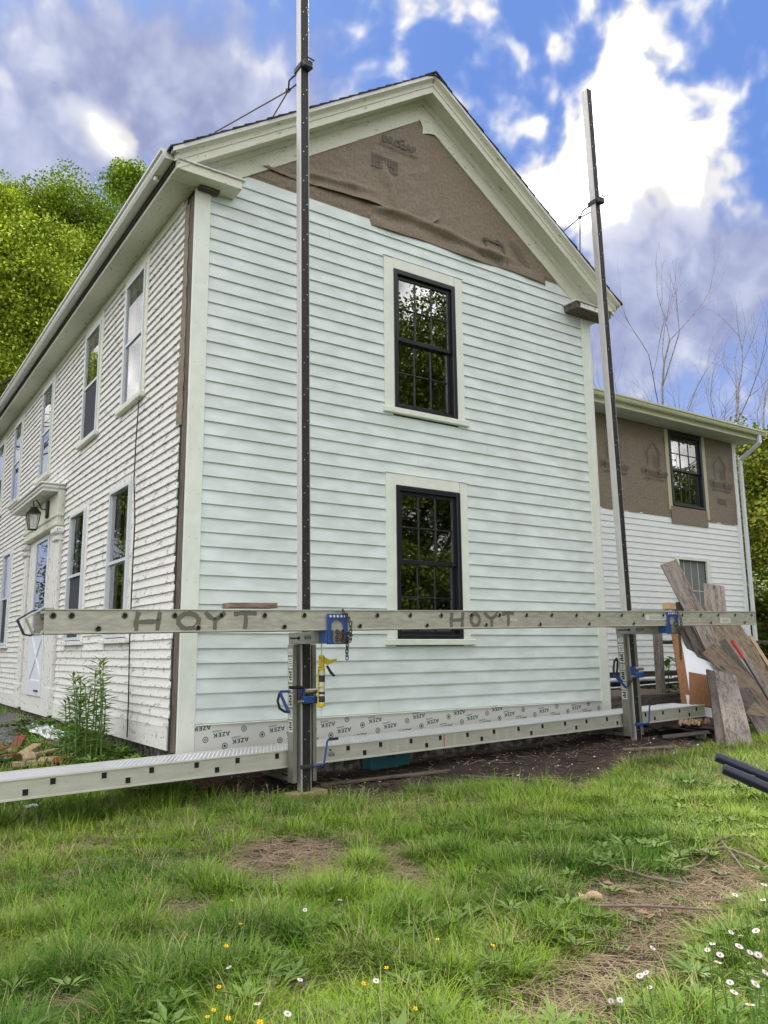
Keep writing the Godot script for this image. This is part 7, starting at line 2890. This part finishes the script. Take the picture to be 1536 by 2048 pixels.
func build_flowers() -> void:
	rng.seed = 1401
	# fleabane: pale lilac daisies
	var spots := [[1415, 1900, 0.30], [1425, 1888, 0.32], [1440, 1910, 0.3], [1280, 1952, 0.22], [1292, 1946, 0.22], [1478, 1893, 0.34], [1500, 1905, 0.34], [1516, 1910, 0.33], [1462, 1865, 0.3], [1482, 1872, 0.3], [1512, 1862, 0.3], [1470, 1790, 0.2], [1528, 1770, 0.24], [1305, 1896, 0.2], [1526, 1800, 0.24], [1468, 1985, 0.36], [1510, 1968, 0.34], [1460, 1965, 0.3], [1300, 1975, 0.12], [1436, 1925, 0.3], [1240, 2000, 0.12], [1222, 2002, 0.05], [515, 2008, 0.2], [575, 2028, 0.18], [600, 1960, 0.3], [610, 1820, 0.15], [1500, 2010, 0.35], [1530, 1945, 0.3], [680, 1800, 0.16], [458, 1935, 0.22], [752, 1962, 0.2]]
	for e in spots:
		var d := ray(e[0], e[1])
		# head height above the ground fixes the distance
		var p := Vector3.ZERO
		var y := -0.35
		for i in 6:
			p = on(e[0], e[1], 1, y + e[2])
			y = ground_y(p.x, p.z)
		var foot := Vector3(p.x + rng.randf_range(-0.03, 0.03), y, p.z + rng.randf_range(-0.03, 0.03))
		var o := thing("fleabane", "pale lilac fleabane daisy on a thin stem in the lawn", "flower", foot, "fleabane daisies in the lawn")
		var h := p - foot
		var s := mb()
		tube(s, [Vector3.ZERO, h * 0.5 + Vector3(rng.randf_range(-0.01, 0.01), 0, 0.01), h], [0.0022, 0.002, 0.0015], 5)
		obj("stem", s, M.stem_green, o)
		s = mb()
		for i in 5:
			var t := rng.randf_range(0.1, 0.8)
			var a := rng.randf() * TAU
			leaf_quad(s, h * t, Vector3(cos(a), rng.randf_range(0.2, 0.8), sin(a)).normalized(), rng.randf_range(0.03, 0.06), 0.010)
		obj("leaves", s, M.lily_leaf, o)
		s = mb()
		var eye := mb()
		flower_head(s, eye, h, Vector3(rng.randf_range(-0.5, 0.3), 1.0, rng.randf_range(-0.2, 0.8)).normalized(), rng.randf_range(0.009, 0.0125), 26, 0.1)
		var hd := obj("petals", s, M.petal, o)
		obj("flower_eye", eye, M.flower_eye, hd)
	for e in [[463, 1802, 0.16], [481, 1849, 0.18], [452, 1893, 0.2], [438, 1975, 0.22], [427, 2022, 0.24], [415, 2035, 0.24], [456, 2038, 0.22], [875, 1880, 0.2], [985, 1892, 0.18], [773, 1937, 0.2], [830, 2018, 0.22], [727, 1968, 0.2], [520, 2046, 0.2]]:
		var p := Vector3.ZERO
		var y := -0.35
		for i in 6:
			p = on(e[0], e[1], 1, y + e[2])
			y = ground_y(p.x, p.z)
		var foot := Vector3(p.x + 0.01, y, p.z)
		var o := thing("buttercup", "small glossy yellow buttercup on a thin stem in the lawn", "flower", foot, "buttercups in the lawn")
		var h := p - foot
		var s := mb()
		tube(s, [Vector3.ZERO, h * 0.5 + Vector3(0.008, 0, 0), h], [0.002, 0.0018, 0.0014], 5)
		obj("stem", s, M.stem_green, o)
		s = mb()
		var eye := mb()
		flower_head(s, eye, h, Vector3(rng.randf_range(-0.3, 0.3), 1.0, rng.randf_range(0.0, 0.7)).normalized(), rng.randf_range(0.007, 0.0095), 5, 0.45)
		var hd := obj("petals", s, M.yellow_petal, o)
		obj("flower_eye", eye, M.flower_eye, hd)

func build_yard_litter() -> void:
	rng.seed = 1501
	# fallen branches
	var paths := [
		[[[1420, 1705], [1470, 1690], [1560, 1700]], 0.010, "forked fallen branch at the edge of the bare ground"],
		[[[1390, 1720], [1450, 1715], [1500, 1735], [1560, 1760]], 0.012, "long bent fallen branch lying over the bare ground"],
		[[[1432, 1685], [1460, 1720], [1490, 1755]], 0.008, "short fallen twig crossing the long bent branch"],
		[[[1210, 1745], [1300, 1772], [1378, 1795]], 0.008, "straight fallen stick lying in the grass"],
		[[[1180, 1840], [1300, 1838], [1440, 1850]], 0.007, "long thin stick lying by the curled bark piece"],
		[[[130, 1658], [200, 1655], [290, 1652]], 0.006, "thin dead stick lying in the grass below the walk plank"],
		[[[1400, 1690], [1425, 1720], [1400, 1750], [1380, 1752]], 0.005, "curved fallen twig at the edge of the bare ground"],
	]
	for e in paths:
		var pts := []
		for p in e[0]:
			var q := on_ground(p[0], p[1])
			pts.append(q + Vector3(0, 0.03 + rng.randf_range(0, 0.03), 0))
		var o := thing("fallen_branch", e[2], "branch", pts[0], "fallen branches on the lawn")
		var loc := []
		for p in pts:
			loc.append(p - pts[0])
		var s := mb()
		var rad := []
		for i in loc.size():
			rad.append(e[1] * (1.0 - 0.5 * i / loc.size()))
		tube(s, loc, rad, 6)
		obj("stick", s, M.twig, o)
		s = mb()
		for k in 3:
			var t := rng.randf_range(0.3, 0.9)
			var i := mini(int(t * (loc.size() - 1)), loc.size() - 2)
			var c: Vector3 = loc[i].lerp(loc[i + 1], 0.5)
			tube(s, [c, c + Vector3(rng.randf_range(-0.08, 0.08), rng.randf_range(0.0, 0.05), rng.randf_range(-0.08, 0.08))], [e[1] * 0.5, e[1] * 0.2], 5)
		obj("side_twigs", s, M.twig, o)
	# curled bark piece
	var s := mb()
	var c := on_ground(1180, 1812)
	var prev := []
	for i in 9:
		var a := lerpf(-1.2, 3.4, i / 8.0)
		var cur := []
		for k in 7:
			var u := lerpf(-0.055, 0.055, k / 6.0)
			var r := (0.020 + 0.010 * sin(k * 1.3 + i * 0.4)) * (1.0 - 0.35 * absf(u) / 0.055)
			cur.append(Vector3(u, 0.028 + r * sin(a), r * cos(a) * 1.2))
		if i > 0:
			for k in 6:
				quad(s, prev[k], prev[k + 1], cur[k + 1], cur[k], prev[k] - Vector3(0, 0.028, 0))
		prev = cur
	var o := obj("curled_bark", s, M.fungus)
	o.position = c + Vector3(0, 0.012, 0)
	o.rotation.y = -0.5
	tag(o, "pale curled piece of bark lying where the grass thins out", "bark")
	# dry leaves
	for e in [[928, 1670], [1010, 1672], [990, 1755], [1085, 1762], [1220, 1700], [1210, 1790], [1250, 1800], [1230, 1785], [1130, 1785], [1300, 1845]]:
		s = mb()
		leaf_quad(s, Vector3.ZERO, Vector3(1, 0.15, 0.2).normalized(), 0.07, 0.05)
		leaf_quad(s, Vector3(0.01, 0.004, 0), Vector3(0.2, 0.3, 1).normalized(), 0.06, 0.045)
		var lf := obj("dry_leaf", s, M.dry_leaf)
		lf.position = on_ground(e[0], e[1]) + Vector3(0, 0.035, 0)
		lf.rotation.y = rng.randf() * TAU
		tag(lf, "curled brown dry leaf lying on the lawn", "leaf", "dry leaves on the lawn")
	build_barrow()

func build_barrow() -> void:
	# only the two rubber grips reach into the picture; the rest stands beside it
	var o := thing("wheelbarrow", "wheelbarrow whose two navy rubber grips reach in over the grass", "wheelbarrow", on_ground(1900, 1800))
	var inv := o.transform.affine_inverse()
	var ends := []
	for k in 2:
		var tip: Vector3 = CAM + ray([1432, 1446][k], [1513, 1537][k]) * [2.42, 2.36][k]
		var mid: Vector3 = CAM + ray([1492, 1505][k], [1538, 1563][k]) * [2.44, 2.38][k]
		var dir := (mid - tip).normalized()
		var knee := mid + dir * 0.12
		var end := knee + (dir * 0.9 + Vector3(0, -0.10, 0)).normalized() * 1.15
		var s := mb()
		tube(s, [inv * tip, inv * tip.lerp(mid, 0.04), inv * tip.lerp(mid, 0.5), inv * tip.lerp(mid, 0.9), inv * mid], [0.010, 0.0135, 0.0135, 0.015, 0.017], 14)
		obj("grip", s, M.navy_rubber, o)
		s = mb()
		tube(s, [inv * mid, inv * knee, inv * end], 0.0135, 12)
		obj("handle", s, M.navy_rubber, o)
		var lg := knee.lerp(end, 0.45)
		s = mb()
		tube(s, [inv * lg, inv * Vector3(lg.x, ground_y(lg.x, lg.z) + 0.01, lg.z)], 0.014, 8)
		obj("leg", s, M.dark_steel, o)
		ends.append([knee, end])
	var c: Vector3 = (ends[0][0] + ends[0][1] + ends[1][0] + ends[1][1]) * 0.25 + Vector3(0, 0.06, 0)
	var d: Vector3 = (ends[0][1] - ends[0][0]).normalized()
	d.y = 0
	d = d.normalized()
	var side := d.cross(Vector3.UP)
	var s := mb()
	c += d * 0.35
	var low := []
	var high := []
	for q in [[-1, -1], [1, -1], [1, 1], [-1, 1]]:
		low.append(inv * (c + d * q[0] * 0.26 + side * q[1] * 0.20))
		high.append(inv * (c + d * q[0] * 0.46 + side * q[1] * 0.32 + Vector3(0, 0.24, 0)))
	loft(s, low, high)
	obj("tray", s, M.dark_steel, o)
	s = mb()
	var w := c + d * 0.62
	w.y = ground_y(w.x, w.z) + 0.19
	var ring := []
	for i in 19:
		var a := TAU * i / 18
		ring.append(inv * (w + d * cos(a) * 0.15 + Vector3(0, sin(a) * 0.15, 0)))
	tube(s, ring, 0.04, 8, false)
	obj("wheel", s, M.black_rubber, o)

func _ready() -> void:
	rng.seed = 7
	cam_basis = Basis(Vector3.UP, YAW) * Basis(Vector3.RIGHT, PITCH) * Basis(Vector3.BACK, ROLL)
	ax_f = cam_basis * Vector3(0, 0, -1)
	ax_r = cam_basis * Vector3(1, 0, 0)
	var cam := Camera3D.new()
	cam.name = "camera"
	cam.fov = rad_to_deg(2.0 * atan(1024.0 / FOC))
	cam.near = 0.05
	cam.far = 900.0
	add_child(cam)
	cam.transform = Transform3D(cam_basis, CAM)
	cam.current = true
	var env := Environment.new()
	env.background_mode = Environment.BG_SKY
	env.sky = make_sky()
	env.background_energy_multiplier = 1.0
	env.tonemap_mode = Environment.TONE_MAPPER_LINEAR
	env.tonemap_exposure = 2.25
	env.sdfgi_enabled = true
	env.ssao_enabled = true
	env.ssil_enabled = true
	var we := WorldEnvironment.new()
	we.environment = env
	add_child(we)
	var sun := DirectionalLight3D.new()
	sun.name = "sun"
	sun.light_energy = 0.8
	sun.light_color = Color(1.0, 0.95, 0.86)
	sun.light_angular_distance = 10.0
	sun.shadow_enabled = true
	add_child(sun)
	var sd := ray(1120, 300)
	sd.y = 0
	sd = sd.normalized()
	sd.y = tan(deg_to_rad(47.0))
	sun.look_at_from_position(sd * 10.0, Vector3.ZERO, Vector3.UP)

	make_materials()
	var lm := mat("lily_leaf", lin(0.15, 0.26, 0.04), 0.5)
	lm.backlight = Color(0.7, 0.8, 0.3)
	build_ground()
	build_house()
	build_wing()
	build_scaffold()
	build_boards()
	build_lantern()
	build_side_yard()
	build_trees()
	build_grass()
	build_flowers()
	build_yard_litter()
